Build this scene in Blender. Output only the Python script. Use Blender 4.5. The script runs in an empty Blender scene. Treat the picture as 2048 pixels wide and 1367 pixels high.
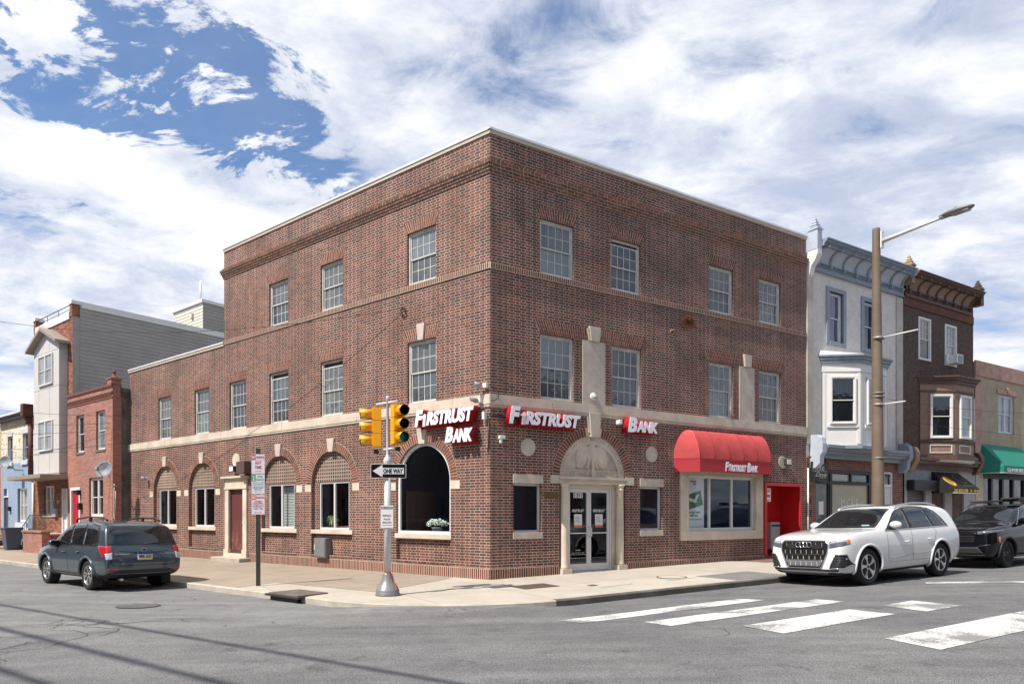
import bpy, bmesh, math, random
from mathutils import Vector, Matrix
from mathutils.bvhtree import BVHTree
from mathutils.geometry import delaunay_2d_cdt, tessellate_polygon
random.seed(7)
SC = bpy.context.scene
COL = SC.collection
rad = math.radians
# ------------------------------------------------------------------ camera
cam = bpy.data.cameras.new('camera'); CAM = bpy.data.objects.new('camera', cam); COL.objects.link(CAM)
CAM.location = (0, 0, 1.59); CAM.rotation_euler = (rad(90), 0, 0)
cam.lens = 24.0; cam.sensor_width = 36; cam.sensor_fit = 'HORIZONTAL'
cam.shift_y = 0.1672; cam.clip_start = .1; cam.clip_end = 3000
SC.camera = CAM
# ------------------------------------------------------------------ light
SUN_AZ, SUN_EL = 53.5, 54.0          # shadows run 52 degrees right of straight ahead
sd = Vector((math.cos(rad(SUN_EL))*math.sin(rad(SUN_AZ)), math.cos(rad(SUN_EL))*math.cos(rad(SUN_AZ)), -math.sin(rad(SUN_EL))))
sl = bpy.data.lights.new('sun', 'SUN'); sl.energy = 5.0; sl.angle = rad(.5); sl.color = (1, .93, .84)
so = bpy.data.objects.new('sun', sl); COL.objects.link(so); so.rotation_euler = sd.to_track_quat('-Z', 'Y').to_euler()
so.location = (-20, -15, 30)
SC.view_settings.view_transform = 'Standard'; SC.view_settings.look = 'None'
SC.view_settings.exposure = 0.43; SC.view_settings.gamma = 1.0
W = bpy.data.worlds.new('World'); SC.world = W; W.use_nodes = True

class NT:
    """tiny node helper"""
    def __init__(s, tree): s.t = tree; s.n = tree.nodes; s.l = tree.links
    def new(s, ty, **kw):
        n = s.n.new(ty)
        for k, v in kw.items(): setattr(n, k, v)
        return n
    def link(s, a, b): s.l.new(a, b)
    def put(s, sock, v):
        if isinstance(v, bpy.types.NodeSocket): s.l.new(v, sock)
        elif v is not None: sock.default_value = v
    def m(s, op, a, b=None, c=None, clamp=False):
        n = s.n.new('ShaderNodeMath'); n.operation = op; n.use_clamp = clamp
        s.put(n.inputs[0], a)
        if b is not None: s.put(n.inputs[1], b)
        if c is not None: s.put(n.inputs[2], c)
        return n.outputs[0]
    def vm(s, op, a, b=None, out=0):
        n = s.n.new('ShaderNodeVectorMath'); n.operation = op
        s.put(n.inputs[0], a)
        if b is not None: s.put(n.inputs[1], b)
        return n.outputs[out]
    def mr(s, v, a, b, c=0.0, d=1.0, smooth=True):
        n = s.n.new('ShaderNodeMapRange'); n.interpolation_type = 'SMOOTHSTEP' if smooth else 'LINEAR'
        s.put(n.inputs[0], v); n.inputs[1].default_value = a; n.inputs[2].default_value = b
        n.inputs[3].default_value = c; n.inputs[4].default_value = d
        return n.outputs[0]
    def mix(s, f, a, b, mode='MIX'):
        n = s.n.new('ShaderNodeMix'); n.data_type = 'RGBA'; n.blend_type = mode; n.clamp_factor = True
        s.put(n.inputs[0], f); s.put(n.inputs[6], a); s.put(n.inputs[7], b)
        return n.outputs[2]
    def noise(s, vec, scale, detail=4, rough=.5, dist=0, out=0):
        n = s.n.new('ShaderNodeTexNoise'); s.put(n.inputs['Vector'], vec)
        n.inputs['Scale'].default_value = scale; n.inputs['Detail'].default_value = detail
        n.inputs['Roughness'].default_value = rough; n.inputs['Distortion'].default_value = dist
        return n.outputs[out]
    def ramp(s, f, stops, interp='LINEAR'):
        n = s.n.new('ShaderNodeValToRGB'); r = n.color_ramp; r.interpolation = interp
        r.elements[0].position = stops[0][0]; r.elements[0].color = (*stops[0][1], 1)
        r.elements[1].position = stops[1][0]; r.elements[1].color = (*stops[1][1], 1)
        for p, c in stops[2:]:
            e = r.elements.new(p); e.color = (*c, 1)
        s.put(n.inputs[0], f)
        return n.outputs[0]

def c4(c): return (c[0], c[1], c[2], 1.0)

# sky with broken bright cloud, one blue gap running down from upper left
def make_world():
    t = NT(W.node_tree); t.n.clear()
    out = t.new('ShaderNodeOutputWorld'); bg = t.new('ShaderNodeBackground'); t.link(bg.outputs[0], out.inputs[0])
    sky = t.new('ShaderNodeTexSky'); sky.sky_type = 'NISHITA'; sky.sun_disc = False
    sky.sun_elevation = rad(SUN_EL); sky.sun_rotation = rad(SUN_AZ + 180); sky.air_density = 1.0; sky.dust_density = .6; sky.ozone_density = 2.2
    g = t.new('ShaderNodeTexCoord').outputs['Generated']
    sx = t.new('ShaderNodeSeparateXYZ'); t.link(g, sx.inputs[0]); X, Y, Z = sx.outputs
    zz = t.m('ADD', t.m('MAXIMUM', Z, 0.0), .16)
    cb = t.new('ShaderNodeCombineXYZ'); t.link(t.m('DIVIDE', X, zz), cb.inputs[0]); t.link(t.m('DIVIDE', Y, zz), cb.inputs[1])
    P = cb.outputs[0]
    mp = t.new('ShaderNodeMapping'); mp.inputs['Rotation'].default_value = (0, 0, rad(38)); mp.inputs['Scale'].default_value = (1.0, 1.35, 1); t.link(P, mp.inputs[0])
    PS = mp.outputs[0]
    n1 = t.noise(PS, 1.15, 10, .57, .2)
    n2 = t.noise(PS, 4.6, 9, .66, .5)
    n3 = t.noise(PS, .42, 2, .5)
    # blue gap: a band round a great circle
    a = Vector((-.78, 1, .80)); b = Vector((-.20, 1, .47)); nn = a.cross(b).normalized()
    wob = t.m('ADD', t.m('MULTIPLY', t.m('SUBTRACT', n1, .5), .36), t.m('MULTIPLY', t.m('SUBTRACT', n2, .5), .55))
    d = t.m('ADD', t.vm('DOT_PRODUCT', g, tuple(nn), out=1), wob)
    band = t.m('EXPONENT', t.m('MULTIPLY', t.m('POWER', t.m('DIVIDE', t.m('ABSOLUTE', d), .062), 2.0), -1.0))
    lft = t.mr(t.m('DIVIDE', X, t.m('MAXIMUM', Y, .05)), -.10, -.34)
    band = t.m('MULTIPLY', band, lft)
    lowgap = t.m('MULTIPLY', t.mr(Z, .19, .28, 1, 0), t.mr(Z, .05, .16))
    v = t.m('ADD', t.m('MULTIPLY', n1, .72), t.m('ADD', t.m('MULTIPLY', n2, .30), t.m('MULTIPLY', n3, .22)))
    v = t.m('SUBTRACT', v, t.m('MULTIPLY', band, .29))
    v = t.m('SUBTRACT', v, t.m('MULTIPLY', lowgap, .035))
    fac = t.m('MULTIPLY', t.mr(v, .44, .575, .10, 1), t.mr(Y, -.45, .10, .68, 1))
    sh = t.mr(t.m('ADD', t.m('MULTIPLY', t.noise(PS, 2.3, 9, .62, .3), .75), t.m('ADD', t.m('MULTIPLY', n3, .30), t.m('MULTIPLY', n2, .20))), .50, .78)
    cloud = t.mix(sh, (5.2, 5.8, 7.3, 1), (10.5, 10.5, 10.6, 1))
    thin = t.mr(n2, .25, .75, .90, 1.0)
    blue = t.mix(1.0, sky.outputs[0], (.86, 1.16, 1.42, 1), 'MULTIPLY')
    colr = t.mix(t.m('MULTIPLY', fac, thin), blue, cloud)
    t.link(colr, bg.inputs[0]); bg.inputs[1].default_value = .082
make_world()

# ------------------------------------------------------------------ materials
MATS = {}
def mat(name, col, rough=.6, metal=0.0, var=.0, vscale=3.0, bump=0.0, bscale=40.0, spec=.5, coat=0.0, emit=0, ior=1.45, fine=0.0):
    if name in MATS: return MATS[name]
    m = bpy.data.materials.new(name); m.use_nodes = True; t = NT(m.node_tree); b = t.n['Principled BSDF']
    b.inputs['Base Color'].default_value = c4(col); b.inputs['Roughness'].default_value = rough; b.inputs['Metallic'].default_value = metal
    b.inputs['Specular IOR Level'].default_value = spec; b.inputs['Coat Weight'].default_value = coat; b.inputs['IOR'].default_value = ior
    b.inputs['Coat Roughness'].default_value = .03
    oc = t.new('ShaderNodeTexCoord').outputs['Object'] if (var or bump or fine) else None
    if var or fine:
        c = c4(col)
        if var:
            n = t.noise(oc, vscale, 6, .62)
            f = t.mr(n, .3, .7, 1-var, 1+var, False)
            vv = t.vm('SCALE', c[:3]); vv.node.inputs['Scale'].default_value = 1; t.link(f, vv.node.inputs['Scale'])
            src = vv
        else: src = None
        if fine:
            n = t.noise(oc, bscale*2, 3, .7); f = t.mr(n, .3, .7, 1-fine, 1+fine, False)
            vv = t.vm('SCALE', src if src else c[:3]); t.link(f, vv.node.inputs['Scale']); src = vv
        t.link(src, b.inputs['Base Color'])
    if bump:
        bn = t.new('ShaderNodeBump'); bn.inputs['Strength'].default_value = bump; bn.inputs['Distance'].default_value = .01
        t.link(t.noise(oc, bscale, 5, .6), bn.inputs['Height']); t.link(bn.outputs[0], b.inputs['Normal'])
    if emit:
        b.inputs['Emission Color'].default_value = c4(col); b.inputs['Emission Strength'].default_value = emit
    MATS[name] = m; return m

def brick_mat(name, stretch, head, mortar, h=.0693, unit=.335, a=.66, jt=.011, stain=.25, bond='flemish', mvar=.1, bumpd=.004):
    """bond laid out in metres on the UV map (x along the wall, y up)"""
    m = bpy.data.materials.new(name); m.use_nodes = True; t = NT(m.node_tree); b = t.n['Principled BSDF']
    uv = t.new('ShaderNodeUVMap'); uv.uv_map = 'uv'
    s = t.new('ShaderNodeSeparateXYZ'); t.link(uv.outputs[0], s.inputs[0]); U, V = s.outputs[0], s.outputs[1]
    wob = t.noise(uv.outputs[0], 9, 2, .5)
    U = t.m('ADD', U, t.m('MULTIPLY', t.m('SUBTRACT', wob, .5), .006)); V = t.m('ADD', V, t.m('MULTIPLY', t.m('SUBTRACT', t.noise(uv.outputs[0], 7.3, 2, .5), .5), .006))
    rv = t.m('DIVIDE', V, h); row = t.m('FLOOR', rv); fv = t.m('SUBTRACT', rv, row)
    par = t.m('FRACT', t.m('MULTIPLY', row, .5))  # 0 or .5
    if bond == 'stack': par = t.m('MULTIPLY', par, 0.0)
    uu = t.m('ADD', t.m('DIVIDE', U, unit), par)
    cell = t.m('FLOOR', uu); fu = t.m('SUBTRACT', uu, cell)
    if bond == 'flemish':
        ish = t.m('GREATER_THAN', fu, a)
        eu = t.m('MINIMUM', t.m('ABSOLUTE', t.m('SUBTRACT', fu, a)), t.m('MINIMUM', fu, t.m('SUBTRACT', 1.0, fu)))
    else:
        ish = t.m('MULTIPLY', fu, 0.0)
        eu = t.m('MINIMUM', fu, t.m('SUBTRACT', 1.0, fu))
    eu = t.m('MULTIPLY', eu, unit); ev = t.m('MULTIPLY', t.m('MINIMUM', fv, t.m('SUBTRACT', 1.0, fv)), h)
    edge = t.m('ADD', t.m('MINIMUM', eu, ev), t.m('MULTIPLY', t.m('SUBTRACT', t.noise(uv.outputs[0], 60, 2), .5), .003))
    body = t.mr(edge, jt*.5-.0015, jt*.5+.0015)
    cid = t.new('ShaderNodeCombineXYZ'); t.link(t.m('ADD', t.m('MULTIPLY', cell, 2.0), ish), cid.inputs[0]); t.link(row, cid.inputs[1])
    wn = t.new('ShaderNodeTexWhiteNoise'); t.link(cid.outputs[0], wn.inputs['Vector'])
    rc = t.ramp(wn.outputs['Value'], stretch, 'CONSTANT'); rh = t.ramp(wn.outputs['Value'], head, 'CONSTANT')
    bc = t.mix(ish, rc, rh)
    gr = t.noise(uv.outputs[0], 45, 4, .7)
    tone = t.ramp(t.noise(uv.outputs[0], .42, 4, .6), [(.36, (.90, .97, 1.04)), (.64, (1.14, 1.0, .86))]); bc = t.mix(1.0, bc, tone, 'MULTIPLY')
    bc = t.mix(1.0, bc, t.ramp(gr, [(0.25, (.72, .72, .72)), (.75, (1.25, 1.25, 1.25))]), 'MULTIPLY')
    mc = t.mix(t.mr(t.noise(uv.outputs[0], 1.3, 5, .6), .3, .7), c4(mortar), c4([x*(1-mvar*2.2) for x in mortar]))
    col = t.mix(body, mc, bc)
    st = t.mr(t.noise(uv.outputs[0], .55, 5, .6), .35, .75, 1.0+stain*.35, 1.0-stain, False)
    sm = t.new('ShaderNodeMapping'); sm.inputs['Scale'].default_value = (2.6, .16, 1); t.link(uv.outputs[0], sm.inputs[0])
    st = t.m('MULTIPLY', st, t.mr(t.noise(sm.outputs[0], 1.0, 6, .7), .3, .7, 1.0+stain*.45, 1.0-stain*.75, False))
    vs = t.vm('SCALE', col); t.link(st, vs.node.inputs['Scale'])
    t.link(vs, b.inputs['Base Color']); b.inputs['Roughness'].default_value = .85; b.inputs['Specular IOR Level'].default_value = .25
    bn = t.new('ShaderNodeBump'); bn.inputs['Distance'].default_value = bumpd; bn.inputs['Strength'].default_value = .8
    t.link(t.m('ADD', body, t.m('MULTIPLY', gr, .35)), bn.inputs['Height']); t.link(bn.outputs[0], b.inputs['Normal'])
    MATS[name] = m; return m

BS = [(0, (.140, .050, .041)), (.16, (.185, .064, .050)), (.36, (.108, .050, .043)), (.52, (.200, .076, .058)), (.66, (.152, .060, .051)), (.80, (.096, .052, .047)), (.94, (.25, .098, .062))]
BH = [(0, (.072, .056, .048)), (.3, (.115, .056, .047)), (.5, (.090, .070, .056)), (.72, (.142, .060, .050)), (.86, (.060, .050, .045))]
M_BRICK = brick_mat('flemish_brick', BS, BH, (.58, .45, .37), jt=.0128, stain=.34)
M_GRID = brick_mat('grid_brick', [(0, (.11, .052, .038)), (.4, (.15, .06, .045)), (.7, (.085, .06, .045))], BH, (.41, .33, .26), h=.105, unit=.105, jt=.034, bond='stack')
M_RED = brick_mat('pink_red_brick', [(0, (.33, .155, .125)), (.4, (.37, .18, .145)), (.7, (.29, .13, .105))], BH, (.42, .32, .27), h=.0693, unit=.22, jt=.009, bond='run', stain=.12)
M_NEWB = brick_mat('mixed_orange_brick', [(0, (.25, .085, .04)), (.3, (.13, .045, .04)), (.55, (.32, .12, .05)), (.8, (.18, .06, .05))], BH, (.36, .28, .23), h=.0693, unit=.21, jt=.010, bond='run', stain=.1)
M_BLUEB = brick_mat('painted_blue_brick', [(0, (.30, .38, .50)), (.5, (.28, .36, .48))], BH, (.25, .33, .45), unit=.21, jt=.008, bond='run', stain=.12)
M_WHTB = brick_mat('painted_cream_brick', [(0, (.70, .67, .58)), (.5, (.66, .63, .53)), (.92, (.38, .27, .2))], BH, (.62, .58, .49), unit=.21, jt=.008, bond='run', stain=.2)
M_SHOPB = brick_mat('shop_brick', [(0, (.16, .06, .045)), (.4, (.22, .085, .055)), (.75, (.12, .06, .05))], BH, (.42, .35, .30), unit=.21, jt=.011, bond='run', stain=.1)

def unit_brick_mat(name, stops):
    m = bpy.data.materials.new(name); m.use_nodes = True; t = NT(m.node_tree); b = t.n['Principled BSDF']
    at = t.new('ShaderNodeAttribute'); at.attribute_name = 'rnd'
    oc = t.new('ShaderNodeTexCoord').outputs['Object']
    c = t.mix(1.0, t.ramp(at.outputs['Fac'], stops, 'CONSTANT'), t.ramp(t.noise(oc, 40, 4, .7), [(.25, (.7, .7, .7)), (.75, (1.25, 1.25, 1.25))]), 'MULTIPLY')
    t.link(c, b.inputs['Base Color']); b.inputs['Roughness'].default_value = .85; b.inputs['Specular IOR Level'].default_value = .25
    MATS[name] = m; return m
M_UB = unit_brick_mat('single_brick', [(0, (.145, .052, .038)), (.25, (.185, .068, .047)), (.5, (.105, .050, .038)), (.75, (.205, .080, .052))])
M_UB2 = unit_brick_mat('weathered_brick', [(0, (.12, .065, .048)), (.3, (.16, .07, .05)), (.6, (.10, .068, .05)), (.8, (.19, .095, .065))])
M_MORT = mat('mortar', (.60, .47, .38), .9, var=.15, vscale=2)
M_STONE = mat('limestone', (.56, .48, .385), .8, var=.20, vscale=1.6, bump=.25, bscale=60, fine=.06)
M_STONE2 = mat('cast_stone', (.485, .42, .355), .85, var=.22, vscale=2.2, bump=.3, bscale=70, fine=.07)
M_WHITE = mat('white_frame', (.66, .655, .63), .5, var=.05, vscale=4)
M_OLDW = mat('weathered_white_timber', (.52, .50, .455), .7, var=.2, vscale=6, bump=.2)
M_COPE = mat('coping_metal', (.70, .70, .70), .45, metal=.2, var=.08)
M_COPE2 = mat('fascia_tan', (.48, .41, .33), .7, var=.1)
M_BLACK = mat('black_paint', (.012, .012, .013), .45)
M_DARK = mat('dark_interior', (.030, .030, .034), .9, var=.2)
M_ROOF = mat('roof_felt', (.20, .20, .20), .9, var=.2, bump=.3)
M_ALU = mat('aluminium', (.64, .64, .64), .4, metal=.15)
M_REDP = mat('red_panel', (.52, .012, .016), .45, coat=.2, var=.06)
M_SIGNR = mat('sign_red', (.36, .012, .018), .4, coat=.2)
M_SIGNW = mat('sign_white', (.86, .85, .90), .35)
M_CONC_L = mat('light_kerb_concrete', (.40, .36, .30), .85, var=.2, vscale=2, bump=.3, fine=.08)
M_KERB = mat('kerb_granite_dirty', (.105, .098, .088), .85, var=.45, vscale=1.6, bump=.4, fine=.12)

def upglass(name, col, seed=0.0, rough=.06, wave=.6):
    m = bpy.data.materials.new(name); m.use_nodes = True; t = NT(m.node_tree); b = t.n['Principled BSDF']
    tc = t.new('ShaderNodeTexCoord').outputs['Object']; mp = t.new('ShaderNodeMapping'); mp.inputs['Location'].default_value = (seed, seed*1.7, seed*.6); t.link(tc, mp.inputs[0])
    n = t.noise(mp.outputs[0], 1.1, 4, .6)
    st = t.new('ShaderNodeMapping'); st.inputs['Scale'].default_value = (14, 14, .6); t.link(mp.outputs[0], st.inputs[0])
    fold = t.noise(st.outputs[0], 1.0, 2, .5)
    f = t.m('ADD', t.mr(n, .3, .7, .65, 1.25, False), t.m('MULTIPLY', t.m('SUBTRACT', fold, .5), .7))
    v = t.vm('SCALE', col); t.link(f, v.node.inputs['Scale']); t.link(v, b.inputs['Base Color'])
    b.inputs['Roughness'].default_value = rough; b.inputs['IOR'].default_value = 1.75
    bn = t.new('ShaderNodeBump'); bn.inputs['Strength'].default_value = wave; bn.inputs['Distance'].default_value = .02
    t.link(t.noise(mp.outputs[0], 2.2, 3, .5), bn.inputs['Height']); t.link(bn.outputs[0], b.inputs['Normal'])
    MATS[name] = m; return m
M_G = [upglass('curtained_glass_a', (.085, .10, .112), 0), upglass('curtained_glass_b', (.125, .142, .148), 7.3), upglass('curtained_glass_c', (.06, .068, .076), 13.1), upglass('curtained_glass_d', (.15, .185, .20), 21.7)]
M_GD = upglass('dark_glass', (.012, .015, .020), 3.3, .03, .2)
M_GC = upglass('car_glass', (.010, .012, .014), 4.4, .02, .02)
M_GB = upglass('lace_glass', (.25, .26, .28), 9.1, .15, .2)

def clear_glass():
    m = bpy.data.materials.new('shop_glass'); m.use_nodes = True; t = NT(m.node_tree); t.n.clear()
    o = t.new('ShaderNodeOutputMaterial'); tr = t.new('ShaderNodeBsdfTransparent'); tr.inputs[0].default_value = (.90, .93, .95, 1)
    gl = t.new('ShaderNodeBsdfGlossy'); gl.inputs['Roughness'].default_value = .015; gl.inputs[0].default_value = (.9, .95, 1, 1)
    fr = t.new('ShaderNodeFresnel'); fr.inputs[0].default_value = 1.6
    tc = t.new('ShaderNodeTexCoord').outputs['Object']; bn = t.new('ShaderNodeBump'); bn.inputs['Strength'].default_value = .08; bn.inputs['Distance'].default_value = .02
    t.link(t.noise(tc, 1.5, 2), bn.inputs['Height']); t.link(bn.outputs[0], gl.inputs['Normal'])
    bf = t.new('ShaderNodeNewGeometry').outputs['Backfacing']; ff = t.m('ADD', t.m('MULTIPLY', fr.outputs[0], t.m('SUBTRACT', 1.0, bf)), t.m('MULTIPLY', bf, .06))
    mx = t.new('ShaderNodeMixShader'); t.link(ff, mx.inputs[0]); t.link(tr.outputs[0], mx.inputs[1]); t.link(gl.outputs[0], mx.inputs[2]); t.link(mx.outputs[0], o.inputs[0])
    m.use_transparent_shadow = True; MATS['shop_glass'] = m; return m
M_CLEAR = clear_glass()

# ------------------------------------------------------------------ frames
CX, CY = -.528, 16.38
def frame(ex, ey):
    m = Matrix.Identity(4)
    m[0][0], m[1][0] = ex; m[0][1], m[1][1] = ey; m[0][3], m[1][3] = CX, CY
    return m
FR = frame((.8506, .5258), (-.5258, .8506))     # x right along the avenue front, y into the block
FL = frame((.786, -.618), (.618, .786))         # x right along the side-street front (negative = away), y into the block
I4 = Matrix.Identity(4)
def T(x, y, z): return Matrix.Translation((x, y, z))
def Rz(a): return Matrix.Rotation(rad(a), 4, 'Z')
def Rx(a): return Matrix.Rotation(rad(a), 4, 'X')
def Ry(a): return Matrix.Rotation(rad(a), 4, 'Y')
def plane_z(X, Y): return .0132*(X-CX) + .0119*(Y-CY)
def gz(M, x, y):
    p = M @ Vector((x, y, 0)); return plane_z(p.x, p.y)

WM = {}
def setm(o, M, parent=None):
    WM[o.name] = M
    if parent: o.parent = parent; o.matrix_basis = WM[parent.name].inverted() @ M
    else: o.matrix_basis = M
def tag(o, label=None, cat=None, group=None, kind=None):
    if label: o['label'] = label
    if cat: o['category'] = cat
    if group: o['group'] = group
    if kind: o['kind'] = kind
    return o
def empty(name, M, label=None, cat=None, group=None):
    o = bpy.data.objects.new(name, None); o.empty_display_size = .3; COL.objects.link(o); setm(o, M); return tag(o, label, cat, group)

class MB:
    def __init__(s): s.v = []; s.f = []; s.r = []; s.mi = []; s.sm = []
    def add(s, vs, fs, rnd=0.0, mi=0, smooth=False):
        k = len(s.v); s.v += [tuple(p) for p in vs]
        for f in fs: s.f.append(tuple(i+k for i in f)); s.r.append(rnd); s.mi.append(mi); s.sm.append(smooth)
        return s
    def box(s, x0, x1, y0, y1, z0, z1, rnd=0.0, mi=0, M=None):
        vs = [Vector((x, y, z)) for z in (z0, z1) for y in (y0, y1) for x in (x0, x1)]
        if M is not None: vs = [M @ v for v in vs]
        return s.add(vs, [(0, 2, 3, 1), (4, 5, 7, 6), (0, 1, 5, 4), (2, 6, 7, 3), (0, 4, 6, 2), (1, 3, 7, 5)], rnd, mi)
    def prism(s, poly, y0, y1, rnd=0.0, mi=0, M=None, back=True):
        """polygon in x,z extruded from y0 (front) to y1"""
        ar = sum(poly[i][0]*poly[(i+1) % len(poly)][1]-poly[(i+1) % len(poly)][0]*poly[i][1] for i in range(len(poly)))
        if ar < 0: poly = poly[::-1]
        n = len(poly); vs = [Vector((x, y0, z)) for x, z in poly] + [Vector((x, y1, z)) for x, z in poly]
        if M is not None: vs = [M @ v for v in vs]
        tris = tessellate_polygon([[Vector((x, z, 0)) for x, z in poly]]) if n > 4 else None
        fs = []
        if tris:
            for a, b, c in tris:
                A, B, C_ = poly[a], poly[b], poly[c]
                if (B[0]-A[0])*(C_[1]-A[1])-(B[1]-A[1])*(C_[0]-A[0]) < 0: b, c = c, b
                fs.append((a, b, c))
                if back: fs.append((c+n, b+n, a+n))
        else:
            fs.append(tuple(range(n)))
            if back: fs.append(tuple(range(2*n-1, n-1, -1)))
        for i in range(n):
            j = (i+1) % n; fs.append((i, i+n, j+n, j))
        return s.add(vs, fs, rnd, mi)
    def wall(s, outer, holes, y=0.0, depth=0.0, mi=0):
        loops = [[Vector((x, z, 0)) for x, z in outer]] + [[Vector((x, z, 0)) for x, z in h] for h in holes]
        flat = [p for l in loops for p in l]
        fs = []
        for a, b, c in tessellate_polygon(loops):
            A, B, C_ = flat[a], flat[b], flat[c]
            if (B[0]-A[0])*(C_[1]-A[1])-(B[1]-A[1])*(C_[0]-A[0]) < 0: b, c = c, b
            fs.append((a, b, c))
        s.add([(p.x, y, p.y) for p in flat], fs, 0, mi)
        if depth:
            for h in holes:
                ar = sum(h[i][0]*h[(i+1) % len(h)][1]-h[(i+1) % len(h)][0]*h[i][1] for i in range(len(h)))
                hh = h if ar > 0 else h[::-1]; n = len(hh)
                s.add([(x, y, z) for x, z in hh]+[(x, y+depth, z) for x, z in hh], [(i, (i+1) % n, (i+1) % n+n, i+n) for i in range(n)], 0, mi)
        return s
    def tube(s, pts, r, n=8, cap=True, rnd=0.0, mi=0):
        pts = [Vector(p) for p in pts]; rs = r if isinstance(r, (list, tuple)) else [r]*len(pts)
        vs = []; fs = []; prev = None
        for i, p in enumerate(pts):
            d = (pts[min(i+1, len(pts)-1)]-pts[max(i-1, 0)]).normalized()
            u = prev-d*prev.dot(d) if prev is not None else d.orthogonal()
            u = u.normalized() if u.length > 1e-6 else d.orthogonal().normalized()
            prev = u; w = d.cross(u)
            for k in range(n):
                a = 2*math.pi*k/n; vs.append(p+(u*math.cos(a)+w*math.sin(a))*rs[i])
        for i in range(len(pts)-1):
            for k in range(n):
                a = i*n+k; b = i*n+(k+1) % n; fs.append((a, b, b+n, a+n))
        s.add(vs, fs, rnd, mi, True)
        if cap:
            k = len(s.v)-len(vs)
            s.f.append(tuple(k+i for i in range(n-1, -1, -1))); s.f.append(tuple(k+len(vs)-n+i for i in range(n)))
            s.r += [rnd]*2; s.mi += [mi]*2; s.sm += [False]*2
        return s
    def lathe(s, prof, n=24, M=None, cap=True, smooth=True, mi=0):
        """profile (r, z) about local z"""
        vs = []; fs = []
        for r, z in prof:
            for k in range(n):
                a = 2*math.pi*k/n; vs.append(Vector((r*math.cos(a), r*math.sin(a), z)))
        if M is not None: vs = [M @ v for v in vs]
        for i in range(len(prof)-1):
            for k in range(n):
                a = i*n+k; b = i*n+(k+1) % n; fs.append((a, b, b+n, a+n))
        s.add(vs, fs, 0, mi, smooth)
        if cap:
            k = len(s.v)-len(vs)
            s.f.append(tuple(k+i for i in range(n-1, -1, -1))); s.f.append(tuple(k+len(vs)-n+i for i in range(n)))
            s.r += [0]*2; s.mi += [mi]*2; s.sm += [False]*2
        return s
    def build(s, name, m, parent=None, M=I4, bevel=0.0, uvfn=None, smooth=None):
        me = bpy.data.meshes.new(name); me.from_pydata(s.v, [], s.f)
        for mm in (m if isinstance(m, list) else [m]): me.materials.append(mm)
        me.polygons.foreach_set('material_index', s.mi)
        me.polygons.foreach_set('use_smooth', s.sm if smooth is None else [smooth]*len(s.f))
        uv = me.uv_layers.new(name='uv')
        for p in me.polygons:
            nx, ny, nz = (abs(c) for c in p.normal)
            for li in p.loop_indices:
                c = me.vertices[me.loops[li].vertex_index].co
                if uvfn: uv.data[li].uv = uvfn(c)
                elif nz > nx and nz > ny: uv.data[li].uv = (c.x, c.y)
                elif nx > ny: uv.data[li].uv = (c.y, c.z)
                else: uv.data[li].uv = (c.x, c.z)
        if any(s.r):
            at = me.attributes.new('rnd', 'FLOAT', 'FACE'); at.data.foreach_set('value', s.r)
        me.validate(); me.update()
        if smooth: me.set_sharp_from_angle(angle=rad(38))
        o = bpy.data.objects.new(name, me); COL.objects.link(o)
        setm(o, M, parent)
        if bevel:
            bv = o.modifiers.new('bevel', 'BEVEL'); bv.width = bevel; bv.segments = 2; bv.limit_method = 'ANGLE'; bv.angle_limit = rad(40)
        return o

def rect(x0, x1, z0, z1): return [(x0, z0), (x1, z0), (x1, z1), (x0, z1)]
def archpoly(cx, r, z0, zs, n=24):
    return [(cx-r, z0), (cx+r, z0)] + [(cx+r*math.cos(math.pi*i/n), zs+r*math.sin(math.pi*i/n)) for i in range(n+1)]
def disk(cx, cz, r, n=28, rz=None):
    rz = rz or r
    return [(cx+r*math.cos(2*math.pi*i/n), cz+rz*math.sin(2*math.pi*i/n)) for i in range(n)]

_tc = [0]
def text(body, size, m, parent=None, M=I4, shear=0.0, off=0.0, ext=.002, ax='CENTER', xs=1.0, name='lettering', fit=None, space=1.0):
    """lettering standing in the x,z plane and facing -y; fit = (width, height)"""
    cu = bpy.data.curves.new('txt', 'FONT'); cu.body = body; cu.size = size; cu.shear = shear; cu.offset = off; cu.extrude = ext; cu.resolution_u = 3
    cu.align_x = ax; cu.align_y = 'CENTER'; cu.space_character = space
    o = bpy.data.objects.new('txt', cu); COL.objects.link(o)
    bpy.context.view_layer.update()
    me = bpy.data.meshes.new_from_object(o.evaluated_get(bpy.context.evaluated_depsgraph_get()))
    bpy.data.objects.remove(o); bpy.data.curves.remove(cu)
    me.materials.clear(); me.materials.append(m); me.name = name
    vs = me.vertices
    if fit and len(vs):
        xa = min(v.co.x for v in vs); xb = max(v.co.x for v in vs); ya = min(v.co.y for v in vs); yb = max(v.co.y for v in vs)
        for v in vs: v.co.x = (v.co.x-(xa+xb)/2)*fit[0]/(xb-xa); v.co.y = (v.co.y-(ya+yb)/2)*fit[1]/(yb-ya)
        xs = 1
    for v in vs: v.co = Vector((v.co.x*xs, -v.co.z, v.co.y))
    o = bpy.data.objects.new(name, me); COL.objects.link(o); setm(o, M, parent); return o

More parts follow.
